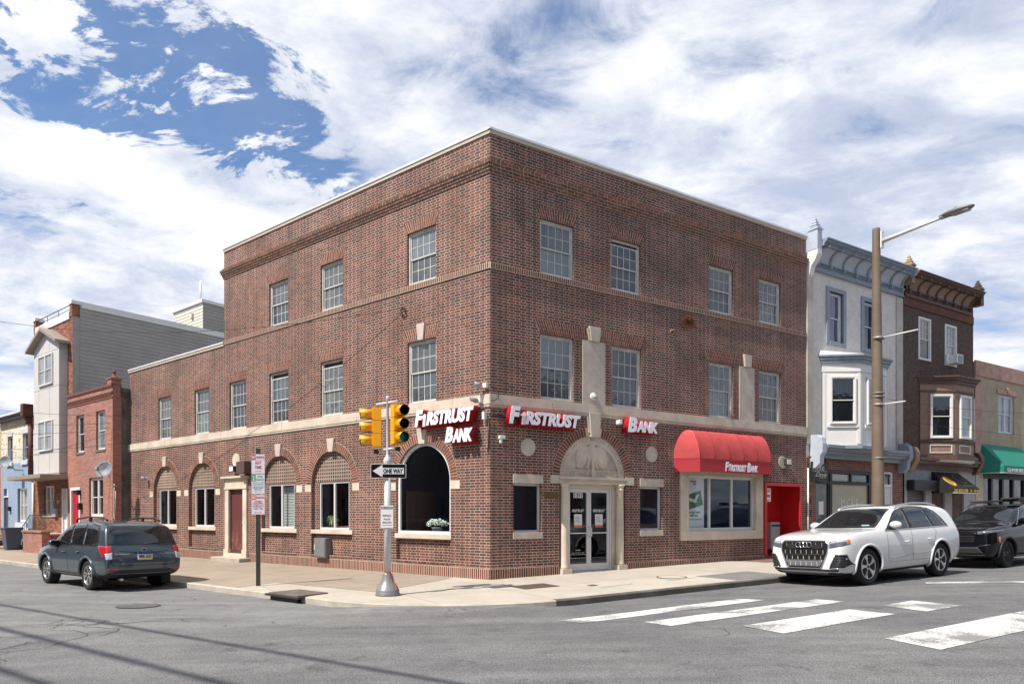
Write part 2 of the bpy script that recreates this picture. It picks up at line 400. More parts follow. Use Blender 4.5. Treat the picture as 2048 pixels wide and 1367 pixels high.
# ------------------------------------------------------------------ ground, roads, pavement
WR, WL, RF = 3.88, 4.40, 4.2
eR, nR = Vector((.8506, .5258)), Vector((.5258, -.8506))
eL, nL = Vector((.786, -.618)), Vector((-.618, -.786))
def solve(dr, dl):
    D = nR.x*nL.y-nR.y*nL.x
    return Vector(((dr*nL.y-nR.y*dl)/D, (nR.x*dl-dr*nL.x)/D))
KC = solve(WR-RF, WL-RF)
def dk(X, Y):
    v = Vector((X-CX, Y-CY)); q = v-KC
    a, b = q.dot(eR), -q.dot(eL)
    if a < 0 and b < 0: return q.length-RF
    dr, dl = v.dot(nR)-WR, v.dot(nL)-WL
    if a >= 0 and b < 0: return dr
    if b >= 0 and a < 0: return dl
    return max(dr, dl)
def road_z(X, Y):
    d = max(0.0, dk(X, Y)); q = Vector((X-CX, Y-CY))-KC; up = 0
    if q.length > .1:          # dropped kerb in the middle of the corner
        a = math.atan2(q.y, q.x); am = math.atan2((nR+nL).y, (nR+nL).x)
        up = .095*max(0, 1-(abs(a-am)/.52)**3)*max(0, 1-d/1.6) if abs(a-am) < .52 else 0
    return plane_z(X, Y)-.125+up+.034*min(d, 3.6)-.02*max(0, min(d-6.5, 6))
def seam(u):
    if u < -3.4: return max(1.0, 3.87+(u+3.4)*.313) if u > -12.5 else 1.0
    return 3.87-(u+3.4)*.08 if u < -.8 else max(3.2, 3.66-(u+.8)*.5)
def kerb_path(off, x1=60, x2=-60, step=.35):
    """points (world xy) along the kerb, inset by off, from the avenue round to the side street"""
    P = []; O = Vector((CX, CY)); tR = KC.dot(eR); tL = KC.dot(eL)
    u = x1
    while u > tR: P.append(O+eR*u+nR*(WR-off)-0*eR); u -= 1.2 if u > 20 else .6
    P = [p for p in P]
    a0 = math.atan2(nR.y, nR.x); a1 = math.atan2(nL.y, nL.x)
    if a1 > a0: a1 -= 2*math.pi
    n = 22
    for i in range(n+1):
        a = a0+(a1-a0)*i/n; P.append(O+KC+Vector((math.cos(a), math.sin(a)))*(RF-off))
    u = tL-.6
    while u > x2: P.append(O+eL*u+nL*(WL-off)); u -= .6 if u > -20 else 1.5
    return P
def Puv(M, x, y): p = M @ Vector((x, y, 0)); return p
def road_mat(name, base, patch, scale, dark):
    m = bpy.data.materials.new(name); m.use_nodes = True; t = NT(m.node_tree); b = t.n['Principled BSDF']
    oc = t.new('ShaderNodeTexCoord').outputs['Object']
    big = t.noise(oc, .35, 5, .6, .4); mid = t.noise(oc, 2.4, 6, .65); fine = t.noise(oc, 42, 4, .85); vo = t.new('ShaderNodeTexVoronoi'); vo.inputs['Scale'].default_value = 55; t.link(oc, vo.inputs['Vector'])
    c = t.mix(t.mr(big, .35, .65), c4(base), c4(patch))
    ss_ = t.new('ShaderNodeMapping'); ss_.inputs['Rotation'].default_value = (0, 0, rad(-31.7)); ss_.inputs['Scale'].default_value = (.22, 1.5, 1); t.link(oc, ss_.inputs[0])
    trk = t.mr(t.noise(ss_.outputs[0], 1.3, 6, .65), .35, .65, 1.10, .78, False)
    oil = t.mr(t.noise(oc, 1.7, 6, .7), .58, .70, 1.0, .60, False)
    f = t.m('MULTIPLY', t.mr(mid, .25, .75, .86, 1.14, False), t.mr(fine, .25, .75, 1-scale, 1+scale, False))
    f = t.m('MULTIPLY', f, t.m('MULTIPLY', trk, oil))
    f = t.m('MULTIPLY', f, t.mr(vo.outputs['Distance'], 0, .6, 1.5, .8, False))
    v = t.vm('SCALE', c); t.link(f, v.node.inputs['Scale'])
    # tar-filled cracks
    mp = t.new('ShaderNodeMapping'); mp.inputs['Scale'].default_value = (.45, .45, .45); t.link(oc, mp.inputs[0])
    vc = t.new('ShaderNodeTexVoronoi'); vc.feature = 'DISTANCE_TO_EDGE'; vc.inputs['Scale'].default_value = 1.6
    t.link(t.vm('ADD', mp.outputs[0], t.vm('SCALE', t.noise(oc, 2.0, 5, .6, 0, 1))), vc.inputs['Vector'])
    for nn_ in t.n:
        if nn_.type == 'VECT_MATH' and nn_.operation == 'SCALE' and nn_.inputs['Scale'].default_value == 1.0 and not nn_.inputs['Scale'].is_linked: nn_.inputs['Scale'].default_value = .25
    ck = t.m('MULTIPLY', t.mr(vc.outputs['Distance'], .004, .010, 1, 0), t.mr(t.noise(oc, .6, 3), .54, .62))
    c2 = t.mix(t.m('MULTIPLY', ck, dark), v, (.03, .03, .032, 1))
    t.link(c2, b.inputs['Base Color']); b.inputs['Roughness'].default_value = .88; b.inputs['Specular IOR Level'].default_value = .25
    bn = t.new('ShaderNodeBump'); bn.inputs['Distance'].default_value = .006; bn.inputs['Strength'].default_value = .6
    t.link(t.m('ADD', fine, vo.outputs['Distance']), bn.inputs['Height']); t.link(bn.outputs[0], b.inputs['Normal'])
    MATS[name] = m; return m
M_ROAD = road_mat('avenue_asphalt', (.140, .141, .146), (.168, .167, .169), .55, .25)
M_OLDROAD = road_mat('side_street_asphalt', (.205, .203, .201), (.178, .178, .181), .3, .75)

def slab_mat(name, c1, c2, speck, jx, jy):
    m = bpy.data.materials.new(name); m.use_nodes = True; t = NT(m.node_tree); b = t.n['Principled BSDF']
    uv = t.new('ShaderNodeUVMap'); uv.uv_map = 'uv'; s = t.new('ShaderNodeSeparateXYZ'); t.link(uv.outputs[0], s.inputs[0])
    n = t.noise(uv.outputs[0], .9, 6, .6); fi = t.noise(uv.outputs[0], 38, 4, .85)
    fx = t.m('FRACT', t.m('DIVIDE', s.outputs[0], jx)); fy = t.m('FRACT', t.m('DIVIDE', s.outputs[1], jy))
    e = t.m('MINIMUM', t.m('MULTIPLY', t.m('MINIMUM', fx, t.m('SUBTRACT', 1.0, fx)), jx), t.m('MULTIPLY', t.m('MINIMUM', fy, t.m('SUBTRACT', 1.0, fy)), jy))
    j = t.mr(e, .004, .010)
    cid = t.new('ShaderNodeCombineXYZ'); t.link(t.m('FLOOR', t.m('DIVIDE', s.outputs[0], jx)), cid.inputs[0]); t.link(t.m('FLOOR', t.m('DIVIDE', s.outputs[1], jy)), cid.inputs[1])
    wn = t.new('ShaderNodeTexWhiteNoise'); t.link(cid.outputs[0], wn.inputs['Vector'])
    c = t.mix(t.mr(n, .3, .7), c4(c1), c4(c2))
    v = t.vm('SCALE', c); t.link(t.m('MULTIPLY', t.mr(fi, .25, .75, 1-speck, 1+speck, False), t.mr(wn.outputs['Value'], 0, 1, .93, 1.05, False)), v.node.inputs['Scale'])
    st = t.mr(t.noise(uv.outputs[0], 3.2, 5, .7), .66, .74, 0, .28)
    v2 = t.mix(st, v, c4([x*.55 for x in c1])); v2 = t.mix(t.mr(t.noise(uv.outputs[0], 11, 2, .5), .70, .73, 0, .45), v2, (.10, .09, .08, 1))
    col = t.mix(j, c4([x*.38 for x in c1]), v2)
    t.link(col, b.inputs['Base Color']); b.inputs['Roughness'].default_value = .9; b.inputs['Specular IOR Level'].default_value = .2
    bn = t.new('ShaderNodeBump'); bn.inputs['Distance'].default_value = .004; bn.inputs['Strength'].default_value = .5
    t.link(t.m('ADD', fi, j), bn.inputs['Height']); t.link(bn.outputs[0], b.inputs['Normal'])
    MATS[name] = m; return m
M_WALK = slab_mat('pavement_concrete', (.435, .395, .335), (.375, .34, .285), .14, 2.05, 1.95)
M_AGG = slab_mat('exposed_aggregate', (.32, .265, .205), (.265, .222, .175), .5, 3.0, 2.2)

def ground():
    s = 900
    b = MB(); b.add([(-s, -s, -2.2), (s, -s, -2.2), (s, s, -2.2), (-s, s, -2.2)], [(0, 1, 2, 3)])
    tag(b.build('ground', mat('earth', (.16, .15, .13), .95, var=.2, vscale=.05)), kind='structure')
    def grid(us, dfn, nm, m):
        b = MB(); vs = []; nd = None
        for u in us:
            ds = dfn(u); nd = len(ds)
            for d in ds:
                p = Vector((CX, CY))+eR*u+nR*d; vs.append((p.x, p.y, road_z(p.x, p.y)))
        fs = [(i*nd+j, i*nd+j+1, (i+1)*nd+j+1, (i+1)*nd+j) for i in range(len(us)-1) for j in range(nd-1)]
        b.add(vs, [f[::-1] for f in fs]); o = b.build(nm, m, smooth=True); 
        me = o.data
        if me.polygons[len(me.polygons)//2].normal.z < 0: me.flip_normals()
        return tag(o, kind='structure')
    us = [-70+i*2.5 for i in range(20)]+[-20+i*.4 for i in range(100)]+[20+i*2.5 for i in range(17)]
    dd = [0, .25, .5, .8, 1.2, 1.6, 2, 2.5, 3, 3.5, 4, 4.5, 5, 5.5, 6, 6.5, 7, 8, 9, 10, 12, 14, 17, 20, 26, 34, 44]
    grid(us, lambda u: [seam(u)+x for x in dd], 'road', M_ROAD)
    us2 = [-70+i*2.5 for i in range(20)]+[-20+i*.4 for i in range(54)]
    dd2 = [0, .2, .45, .7, 1, 1.3, 1.6, 2, 2.4, 2.8, 3.2, 3.6, 4, 4.5, 5, 5.5, 6, 7, 8, 9, 10, 12, 14, 17, 20, 25, 30, 36, 44, 52]
    grid(us2, lambda u: [seam(u)-x for x in dd2], 'side_street', M_OLDROAD)
    # pavement, one sheet in the sloping plane
    P = kerb_path(.16)
    O = Vector((CX, CY)); poly = [O+eR*60-nR*2, ] + P + [O+eL*(-60)-nL*2] + [O+eL*(-3)-nL*2]
    # keep it simple: avenue strip + corner + side strip share the sheet
    vs = [(p.x, p.y, plane_z(p.x, p.y)) for p in poly]
    b = MB(); tr = tessellate_polygon([[Vector((p.x, p.y, 0)) for p in poly]]); fs = []
    for a, q, c in tr:
        A, B_, C_ = poly[a], poly[q], poly[c]
        if (B_.x-A.x)*(C_.y-A.y)-(B_.y-A.y)*(C_.x-A.x) < 0: q, c = c, q
        fs.append((a, q, c))
    b.add(vs, fs)
    inv = FR.inverted()
    def uvR(c): q = inv @ c; return (q.x+.7, q.y)
    tag(b.build('pavement', M_WALK, uvfn=uvR), kind='structure')
    ag = [(-1.2, .02), (-.98, -.5), (-.54, -3.05), (-4.05, -3.2), (-3.9, -(WL-.17)), (-22, -(WL-.17)), (-60, -(WL-.17)), (-60, .02)]
    b = MB(); q = [FL @ Vector((x, y, 0)) for x, y in ag]
    tr = tessellate_polygon([[Vector((p.x, p.y, 0)) for p in q]]); fs = []
    for a, k, c in tr:
        A, B_, C_ = q[a], q[k], q[c]
        if (B_.x-A.x)*(C_.y-A.y)-(B_.y-A.y)*(C_.x-A.x) < 0: k, c = c, k
        fs.append((a, k, c))
    b.add([(p.x, p.y, plane_z(p.x, p.y)+.005) for p in q], fs)
    inl = FL.inverted()
    tag(b.build('aggregate_pavement', M_AGG, uvfn=lambda c: tuple((inl @ c)[:2])), kind='structure')
    # kerb
    out = kerb_path(0); inn = kerb_path(.16)
    tR = KC.dot(eR); sp = [i for i, p in enumerate(out) if (p-O).dot(eR) > -1.0 and (p-O).dot(nR) > 3][-1]
    def strip(a, z, nm, m):
        b = MB(); vs = []; fs = []
        for i in range(a, z):
            p, q = out[i], inn[i]; zt = plane_z(p.x, p.y)+.004
            vs += [(q.x, q.y, zt), (p.x+(q.x-p.x)*.12, p.y+(q.y-p.y)*.12, zt), (p.x, p.y, zt-.018), (p.x, p.y, zt-.3)]
        n = z-a
        for i in range(n-1):
            for k in range(3): fs.append((i*4+k, i*4+k+1, i*4+k+5, i*4+k+4))
        b.add(vs, fs); o = b.build(nm, m); 
        if o.data.polygons[0].normal.z < 0: o.data.flip_normals()
        return tag(o, kind='structure')
    strip(0, sp+1, 'kerb', M_KERB); strip(sp, len(out), 'side_kerb', M_CONC_L)
    # crossing bars and stop line
    mp = road_paint()
    bars = [[(-1.85, 5.36), (-1.71, 5.83), (2.59, 5.83), (2.42, 5.36)], [(-.95, 6.38), (-.93, 6.93), (3.29, 6.98), (3.28, 6.42)], [(-.2, 7.6), (-.2, 8.3), (2.54, 8.28), (2.44, 7.6)],
            [(3.21, 7.68), (3.18, 8.43), (4.25, 8.45), (4.2, 7.66)], [(.54, 9.25), (.41, 10.0), (5.2, 10.05), (5.2, 9.28)]]
    for k, q in enumerate(bars):
        b = MB(); n = 14; vs = []
        for i in range(n+1):
            for j in range(3):
                f, g = i/n, j/2
                a0 = Vector(q[0]).lerp(Vector(q[3]), f); a1 = Vector(q[1]).lerp(Vector(q[2]), f); c = a0.lerp(a1, g)
                p = O+eR*c.x+nR*c.y; vs.append((p.x, p.y, road_z(p.x, p.y)+.006))
        b.add(vs, [(i*3+j, i*3+j+1, i*3+j+4, i*3+j+3) for i in range(n) for j in range(2)])
        o = b.build('crossing_bar', mp); 
        if o.data.polygons[0].normal.z < 0: o.data.flip_normals()
        tag(o, kind='structure')
    b = MB(); q = [(7.3, 6.32), (7.62, 6.14), (11.6, 10.3), (11.2, 10.5)]; vs = []
    for i in range(15):
        for j in range(2):
            c = Vector(q[0]).lerp(Vector(q[3]), i/14).lerp(Vector(q[1]).lerp(Vector(q[2]), i/14), j)
            p = O+eR*c.x+nR*c.y; vs.append((p.x, p.y, road_z(p.x, p.y)+.006))
    b.add(vs, [(i*2, i*2+1, i*2+3, i*2+2) for i in range(14)]); o = b.build('stop_line', mp)
    if o.data.polygons[0].normal.z < 0: o.data.flip_normals()
    tag(o, kind='structure')
def road_paint():
    m = bpy.data.materials.new('worn_road_paint'); m.use_nodes = True; t = NT(m.node_tree); b = t.n['Principled BSDF']
    oc = t.new('ShaderNodeTexCoord').outputs['Object']
    w = t.m('ADD', t.m('MULTIPLY', t.noise(oc, 1.1, 3, .5), .6), t.m('MULTIPLY', t.noise(oc, 26, 5, .75), .4))
    f = t.mr(w, .50, .57)
    c = t.mix(t.mr(t.noise(oc, 4, 5), .3, .7), (.60, .59, .56, 1), (.50, .49, .465, 1))
    t.link(t.mix(f, c, (.20, .2, .2, 1)), b.inputs['Base Color']); b.inputs['Roughness'].default_value = .8
    return m
ground()
# ================================================================== the bank building
BK = empty('bank_building', T(CX, CY, 0), 'three storey dark red brick corner bank with arched ground floor windows and limestone band', 'building')
XE = 12.15; XH = -12.14; XL = -19.7; ZT = 10.78; ZL = 7.52; BZ0, BZ1 = 4.13, 4.456
RW3 = [1.445, 3.74, 7.51, 9.77]; RW2 = [1.445, 3.77, 7.51, 9.77]
LW2 = [-17.08, -14.22, -11.78, -9.35, -6.64, -2.86]; LW3 = [-9.36, -6.64, -2.87]
Z3 = (7.62, 9.0); Z2 = (4.47, 6.11); WW = 1.06
BAYS = [-16.52, -13.68, -8.82, -6.12]; RI, RO = .965, 1.21; ZS = 2.47
B5 = -2.30
def bank():
    # avenue front
    holes = [rect(x, x+WW, *Z3) for x in RW3]
    up = MB().wall([(0, BZ1), (XE, BZ1), (XE, ZT), (0, ZT)], holes+[rect(x, x+WW, Z2[0], Z2[1]) for x in RW2], 0, .13)
    low_h = [rect(.66, 1.50, 1.12, 2.33), rect(4.79, 5.63, 1.12, 2.33), archpoly(3.15, 1.10, -.3, 2.53), rect(6.38, 9.83, .9, 2.78), rect(10.06, 11.86, -.3, 2.54)]
    low_h[2] = [(2.05, -.29), (4.25, -.29)]+low_h[2][2:]; low_h[4] = rect(10.06, 11.86, -.29, 2.54)
    up.wall([(0, -.3), (XE, -.3), (XE, BZ0), (0, BZ0)], low_h, 0, .16)
    up.build('avenue_wall', M_BRICK, BK, FR)
    # side street front
    s = MB().wall([(XH, BZ1), (0, BZ1), (0, ZT), (XH, ZT)], [rect(x, x+WW, *Z3) for x in LW3]+[rect(x, x+WW, *Z2) for x in LW2[2:]], 0, .13)
    s.wall([(XL, BZ1), (XH, BZ1), (XH, ZL), (XL, ZL)], [rect(x, x+WW, *Z2) for x in LW2[:2]], 0, .13)
    h = [archpoly(c, RI, .35, ZS) for c in BAYS]+[archpoly(B5, 1.0, .35, 2.44)]+[rect(-11.78, -10.88, .1, 2.37)]
    s.wall([(XL, -.3), (0, -.3), (0, BZ0), (XL, BZ0)], h, 0, .10)
    s.build('side_street_wall', M_BRICK, BK, FL)
    # recessed infill of the blind arches
    inf = MB(); grid = MB()
    for c in BAYS:
        inf.wall(rect(c-RI, c+RI, .35, 2.55), [rect(c-.71, c+.71, 1.10, 2.53)], .10, .08)
        grid.wall([(c-RI, 2.55), (c+RI, 2.55)]+[(c+RI*math.cos(math.pi*i/24), ZS+RI*math.sin(math.pi*i/24)) for i in range(1, 24) if ZS+RI*math.sin(math.pi*i/24) > 2.56], [], .10)
    inf.wall(rect(B5-1, B5+1, .35, .95), [], .10)
    inf.build('recessed_brick_panel', M_BRICK, BK, FL); grid.build('blind_arch_panel', M_GRID, BK, FL)
    # end walls, back walls and roofs
    eRv, eLv = Vector((.8506, .5258)), Vector((-.786, .618))
    A = Vector((0, 0)); B_ = eRv*XE; Cc = eRv*XE+eLv*(-XH); D = eLv*(-XH); E_ = eLv*(-XL); F = eRv*XE+eLv*(-XL)
    b = MB()
    def wl(p, q, z0, z1): b.add([(p.x, p.y, z0), (q.x, q.y, z0), (q.x, q.y, z1), (p.x, p.y, z1)], [(0, 1, 2, 3)])
    wl(B_, Cc, 2.62, ZT); wl(Cc, D, ZL-.4, ZT); wl(D, E_+Vector((0, 0)), -.3, .2); wl(F, E_, -.3, ZL); wl(Cc, F, -.3, ZL)
    wl(D, Cc, -.3, .1)
    # end wall of the low wing
    wl(E_, E_+Vector((.618, .786))*9, -.3, ZL)
    b.build('rear_wall', M_BRICK, BK, T(CX, CY, 0))
    b = MB(); b.add([(*A, ZT-.35), (*B_, ZT-.35), (*Cc, ZT-.35), (*D, ZT-.35)], [(0, 1, 2, 3)]); b.add([(*D, ZL-.3), (*Cc, ZL-.3), (*F, ZL-.3), (*E_, ZL-.3)], [(0, 1, 2, 3)])
    b.build('roof', M_ROOF, BK, T(CX, CY, 0))
    # coping: metal cap over a tan board
    for M, x0, x1, z in ((FR, 0, XE, ZT), (FL, XH, 0, ZT), (FL, XL, XH-.004, ZL)):
        e0 = -.05 if M is FL or 1 else 0
        b = MB().box(x0-(.055 if M is FR else .02), x1+(.055 if M is FL and x1 == 0 else .02), -.055, .36, z+.004, z+.055); b.build('coping', M_COPE, BK, M)
        b = MB().box(x0-(.03 if M is FR else .01), x1+(.03 if M is FL and x1 == 0 else .01), -.032, .0, z-.085, z+.0035); b.build('fascia_board', M_COPE2, BK, M)
    # corbelled string under the parapet
    for M, x0, x1 in ((FR, 0, XE), (FL, XH, 0)):
        for k, (z0, z1, pr) in enumerate(((9.76, 9.828, .03), (9.83, 9.897, .055), (9.90, 9.967, .085), (9.97, 10.04, .11), (10.043, 10.11, .05))):
            b = MB(); x = x0-(pr if M is FR else pr); xe = x1+(pr if M is FL else 0); i = 0
            while x < xe-.01:
                w = (.215 if (i+k) % 2 else .105); e = min(x+w, xe); b.box(x+.005, e-.005, -pr, .02, z0, z1, rnd=random.random()); x += w+.006; i += 1
            b.build('corbel_course', M_UB2, BK, M)
            MB().box(x0-(pr-.006), xe-.006 if M is FL else x1, -pr+.006, .01, z0-.005, z1+.002).build('corbel_joint', M_MORT, BK, M)
        # soldier sill course
        b = MB(); x = x0 if M is FR else x0; 
        while x < x1-.03:
            b.box(x+.009, x+.058, -.034, .02, 7.475, 7.605, rnd=random.random()*.999+.001); x += .067
        b.build('soldier_course', M_UB2, BK, M)
        MB().box(x0+.001, x1-.001, -.032, .01, 7.467, 7.6095).build('soldier_joint', M_MORT, BK, M)
    # soldier plinth at pavement level
    for M, segs in ((FR, ((0, 2.02), (4.28, 10.0))), (FL, ((XL, -12.14), (-10.5, -.0)))):
        b = MB(); mm = MB()
        for x0, x1 in segs:
            x = x0+(0.0)
            while x < x1-.03:
                z = gz(M, x, 0); zt = (.235 if M is FL else z+.235) if M is FL else .235+.0*z
                top = .245 if M is FL else .245
                b.box(x+.010, x+.058, -.021, .02, -.2, max(top, z+.02), rnd=random.random()*.999+.001); x += .067
            mm.box(x0+.001, x1-.001, -.018, .01, -.25, .252)
        b.build('plinth_course', M_UB, BK, M); mm.build('plinth_joint', M_MORT, BK, M)
    # limestone band with two thin mouldings under it
    for M, x0, x1 in ((FR, 0, XE), (FL, XL, 0)):
        c = lambda p: (x0-(p if M is FR else 0), x1+(p if M is FL else 0))
        b = MB()
        xs = [c(.045)[0]]; st = 1.85
        while xs[-1]+st*1.4 < c(.045)[1]: xs.append(xs[-1]+st)
        xs.append(c(.045)[1])
        for i in range(len(xs)-1): b.box(xs[i]+(.004 if i else 0), xs[i+1]-(.004 if i < len(xs)-2 else 0), -.045, .01, 4.215, BZ1, rnd=0)
        a = c(.028); b.box(a[0], a[1], -.028, .01, 4.178, 4.2145)
        a = c(.038); b.box(a[0], a[1], -.038, .01, 4.16, 4.1775)
        a = c(.014); b.box(a[0], a[1], -.014, .01, BZ0, 4.1595)
        b.build('limestone_band', M_STONE, BK, M)
    # jack arches
    def jack(M, x0, x1, z0, h, fl=.16):
        b = MB(); n = max(6, int((x1-x0+fl)/.073))
        for i in range(n):
            a0, a1 = i/n, (i+1)/n; B0 = x0+(x1-x0)*a0+.007; B1 = x0+(x1-x0)*a1-.007; T0 = x0-fl+(x1-x0+2*fl)*a0+.009; T1 = x0-fl+(x1-x0+2*fl)*a1-.009
            if i % 2:
                f = .62; b.prism([(B0, z0), (B1, z0), (B1+(T1-B1)*f, z0+h*f), (B0+(T0-B0)*f, z0+h*f)], -.008, .01, rnd=random.random()*.999+.001)
                f += .035; b.prism([(B0+(T0-B0)*f, z0+h*f), (B1+(T1-B1)*f, z0+h*f), (T1, z0+h), (T0, z0+h)], -.008, .01, rnd=random.random()*.999+.001)
            else:
                b.prism([(B0, z0), (B1, z0), (B1+(T1-B1)*.31, z0+h*.31), (B0+(T0-B0)*.31, z0+h*.31)], -.008, .01, rnd=random.random()*.999+.001)
                f = .345; b.prism([(B0+(T0-B0)*f, z0+h*f), (B1+(T1-B1)*f, z0+h*f), (T1, z0+h), (T0, z0+h)], -.008, .01, rnd=random.random()*.999+.001)
        b.build('jack_arch', M_UB, BK, M)
        MB().prism([(x0, z0+.002), (x1, z0+.002), (x1+fl, z0+h+.004), (x0-fl, z0+h+.004)], -.004, .01).build('arch_mortar', M_MORT, BK, M)
    for x in RW3: jack(FR, x, x+WW, Z3[1], .30)
    for x in LW3: jack(FL, x, x+WW, Z3[1], .30)
    for x in LW2: jack(FL, x, x+WW, Z2[1], .33)
    for a, z in ((RW2[0], 0), (RW2[2], 0)):
        # paired windows share one long flat arch
        jack(FR, a, a+WW+(3.77-1.445 if a < 3 else 9.77-7.51), Z2[1], .34)
    def keyst(M, cx, z0, z1, wb, wt, pr=.06, nm='keystone', m=M_STONE2):
        b = MB().prism([(cx-wb/2, z0), (cx+wb/2, z0), (cx+wt/2, z1), (cx-wt/2, z1)], -pr, .01); b.build(nm, m, BK, M, bevel=.006)
    keyst(FL, -2.33, 6.10, 6.53, .20, .30)
    for cx in (3.16, 9.19):
        w = .75 if cx < 5 else .70
        MB().box(cx-w/2, cx+w/2, -.02, .01, BZ1+.002, 6.12).build('stone_panel', M_STONE2, BK, FR)
        keyst(FR, cx, 6.12, 6.50, .27, .36, .075)
        if cx < 5: keyst(FR, cx, 6.125, 6.44, .36, .46, .045)
        for dx in (-w/2-.36, w/2+.02):
            pass
    # arch rings
    def ring(M, cx, zs, ri, ro, key=.2, n=44):
        b = MB()
        for i in range(n):
            a0 = math.pi*i/n; a1 = math.pi*(i+1)/n; am = (a0+a1)/2
            if abs(am-math.pi/2) < key/ri/1.2: continue
            g0 = .008/ri; g1 = .008/ro
            q = [(cx+r*math.cos(a), zs+r*math.sin(a)) for r, a in ((ri+.002, a0+g0), (ro, a0+g1), (ro, a1-g1), (ri+.002, a1-g0))]
            b.prism(q, -.009, .01, rnd=random.random()*.999+.001)
        b.build('arch_ring', M_UB, BK, M)
        k = 40; q = [(cx+(ri+.001)*math.cos(math.pi*i/k), zs+(ri+.001)*math.sin(math.pi*i/k)) for i in range(k+1)]+[(cx+(ro+.006)*math.cos(math.pi*i/k), zs+(ro+.006)*math.sin(math.pi*i/k)) for i in range(k, -1, -1)]
        mm = MB()
        for i in range(k): mm.prism([q[i], q[2*k+1-i], q[2*k-i], q[i+1]], -.005, .01)
        mm.build('ring_mortar', M_MORT, BK, M)
    for c in BAYS: ring(FL, c, ZS, RI, RO)
    ring(FL, B5, 2.44, 1.0, 1.235); ring(FR, 3.15, 2.53, 1.10, 1.325, .3)
    for c in BAYS:
        keyst(FL, c, ZS+RI-.03, 3.80, .22, .34, .05)
        for sx in (-1, 1):
            x = c+sx*(RI+.165); MB().box(x-.155, x+.155, -.016, .01, 2.24, 2.46).build('impost_block', M_STONE, BK, FL, bevel=.004)
        MB().box(c-RI-.02, c+RI+.02, -.02, .10, .985, 1.098).build('window_sill', M_STONE, BK, FL, bevel=.006)
        MB().box(c-RI, c+RI, -.018, .10, .30, .352).build('panel_sill', M_BRICK, BK, FL)
    keyst(FL, B5, 3.40, 3.80, .22, .36, .05)
    for sx in (-1, 1):
        x = B5+sx*1.17; MB().box(x-.16, x+.16, -.016, .01, 2.20, 2.41).build('impost_block', M_STONE, BK, FL, bevel=.004)
    MB().box(B5-1.04, B5+1.04, -.025, .14, .93, 1.058).build('window_sill', M_STONE, BK, FL, bevel=.006)
    MB().box(B5-1, B5+1, -.018, .10, .30, .352).build('panel_sill', M_BRICK, BK, FL)
    # medallions
    for M, x, z, r in ((FR, 1.08, 3.23, .218), (FR, 5.21, 3.24, .218), (FR, 10.93, 3.245, .20), (FL, -11.34, 3.41, .235)):
        MB().prism(disk(x, z, r), -.02, .01).build('stone_roundel', M_STONE2 if M is FR else M_STONE, BK, M)
bank()

# -------- windows of the bank
def sash_window(parent, M, w, h, g, drop=0.0, cols=4, rows=4, fm=None, dep=0.0):
    """double-hung timber window; local origin bottom left of the opening, outside at y=0"""
    fm = fm or M_OLDW; y = .075+dep
    f = MB()
    f.box(0, .055, y-.02, y+.05, 0, h); f.box(w-.055, w, y-.02, y+.05, 0, h); f.box(.055, w-.055, y-.02, y+.05, h-.055, h); f.box(.055, w-.055, y-.035, y+.05, 0, .05)
    f.box(0, w, y-.05, y+.0, -.001, .022)
    o = f.build('window', fm, parent, M, bevel=.004)
    zt = h-.055-drop; zm = h*.5-drop*.5; s = MB()
    # upper sash (outer), lower sash (inner)
    for (z0, z1, yy) in ((zm-.02, zt, y+.006), (.05, zm+.02, y+.028)):
        s.box(.055, .09, yy, yy+.03, z0, z1); s.box(w-.09, w-.055, yy, yy+.03, z0, z1); s.box(.09, w-.09, yy, yy+.03, z0, z0+.035); s.box(.09, w-.09, yy, yy+.03, z1-.035, z1)
        for k in range(1, cols): x = .09+(w-.18)*k/cols; s.box(x-.009, x+.009, yy+.006, yy+.024, z0+.035, z1-.035)
        for k in range(1, rows//2): z = z0+.035+(z1-z0-.07)*k/(rows//2); s.box(.09, w-.09, yy+.008, yy+.022, z-.009, z+.009)
    s.build('sash', fm, o, M)
    p = MB(); p.add([(.08, y+.022, zm), (w-.08, y+.022, zm), (w-.08, y+.022, zt-.01), (.08, y+.022, zt-.01)], [(0, 1, 2, 3)]); _tc[0] += 1; g2 = M_G[(_tc[0]*7+_tc[0]//3) % 4]
    p.add([(.08, y+.045, .06), (w-.08, y+.045, .06), (w-.08, y+.045, zm), (.08, y+.045, zm)], [(0, 1, 2, 3)], mi=1)
    p.build('pane', [g, g2], o, M)
    if drop: MB().box(.056, w-.056, y+.046, y+.05, zt-.02, h-.056).build('gap', M_BLACK, o, M)
    return o
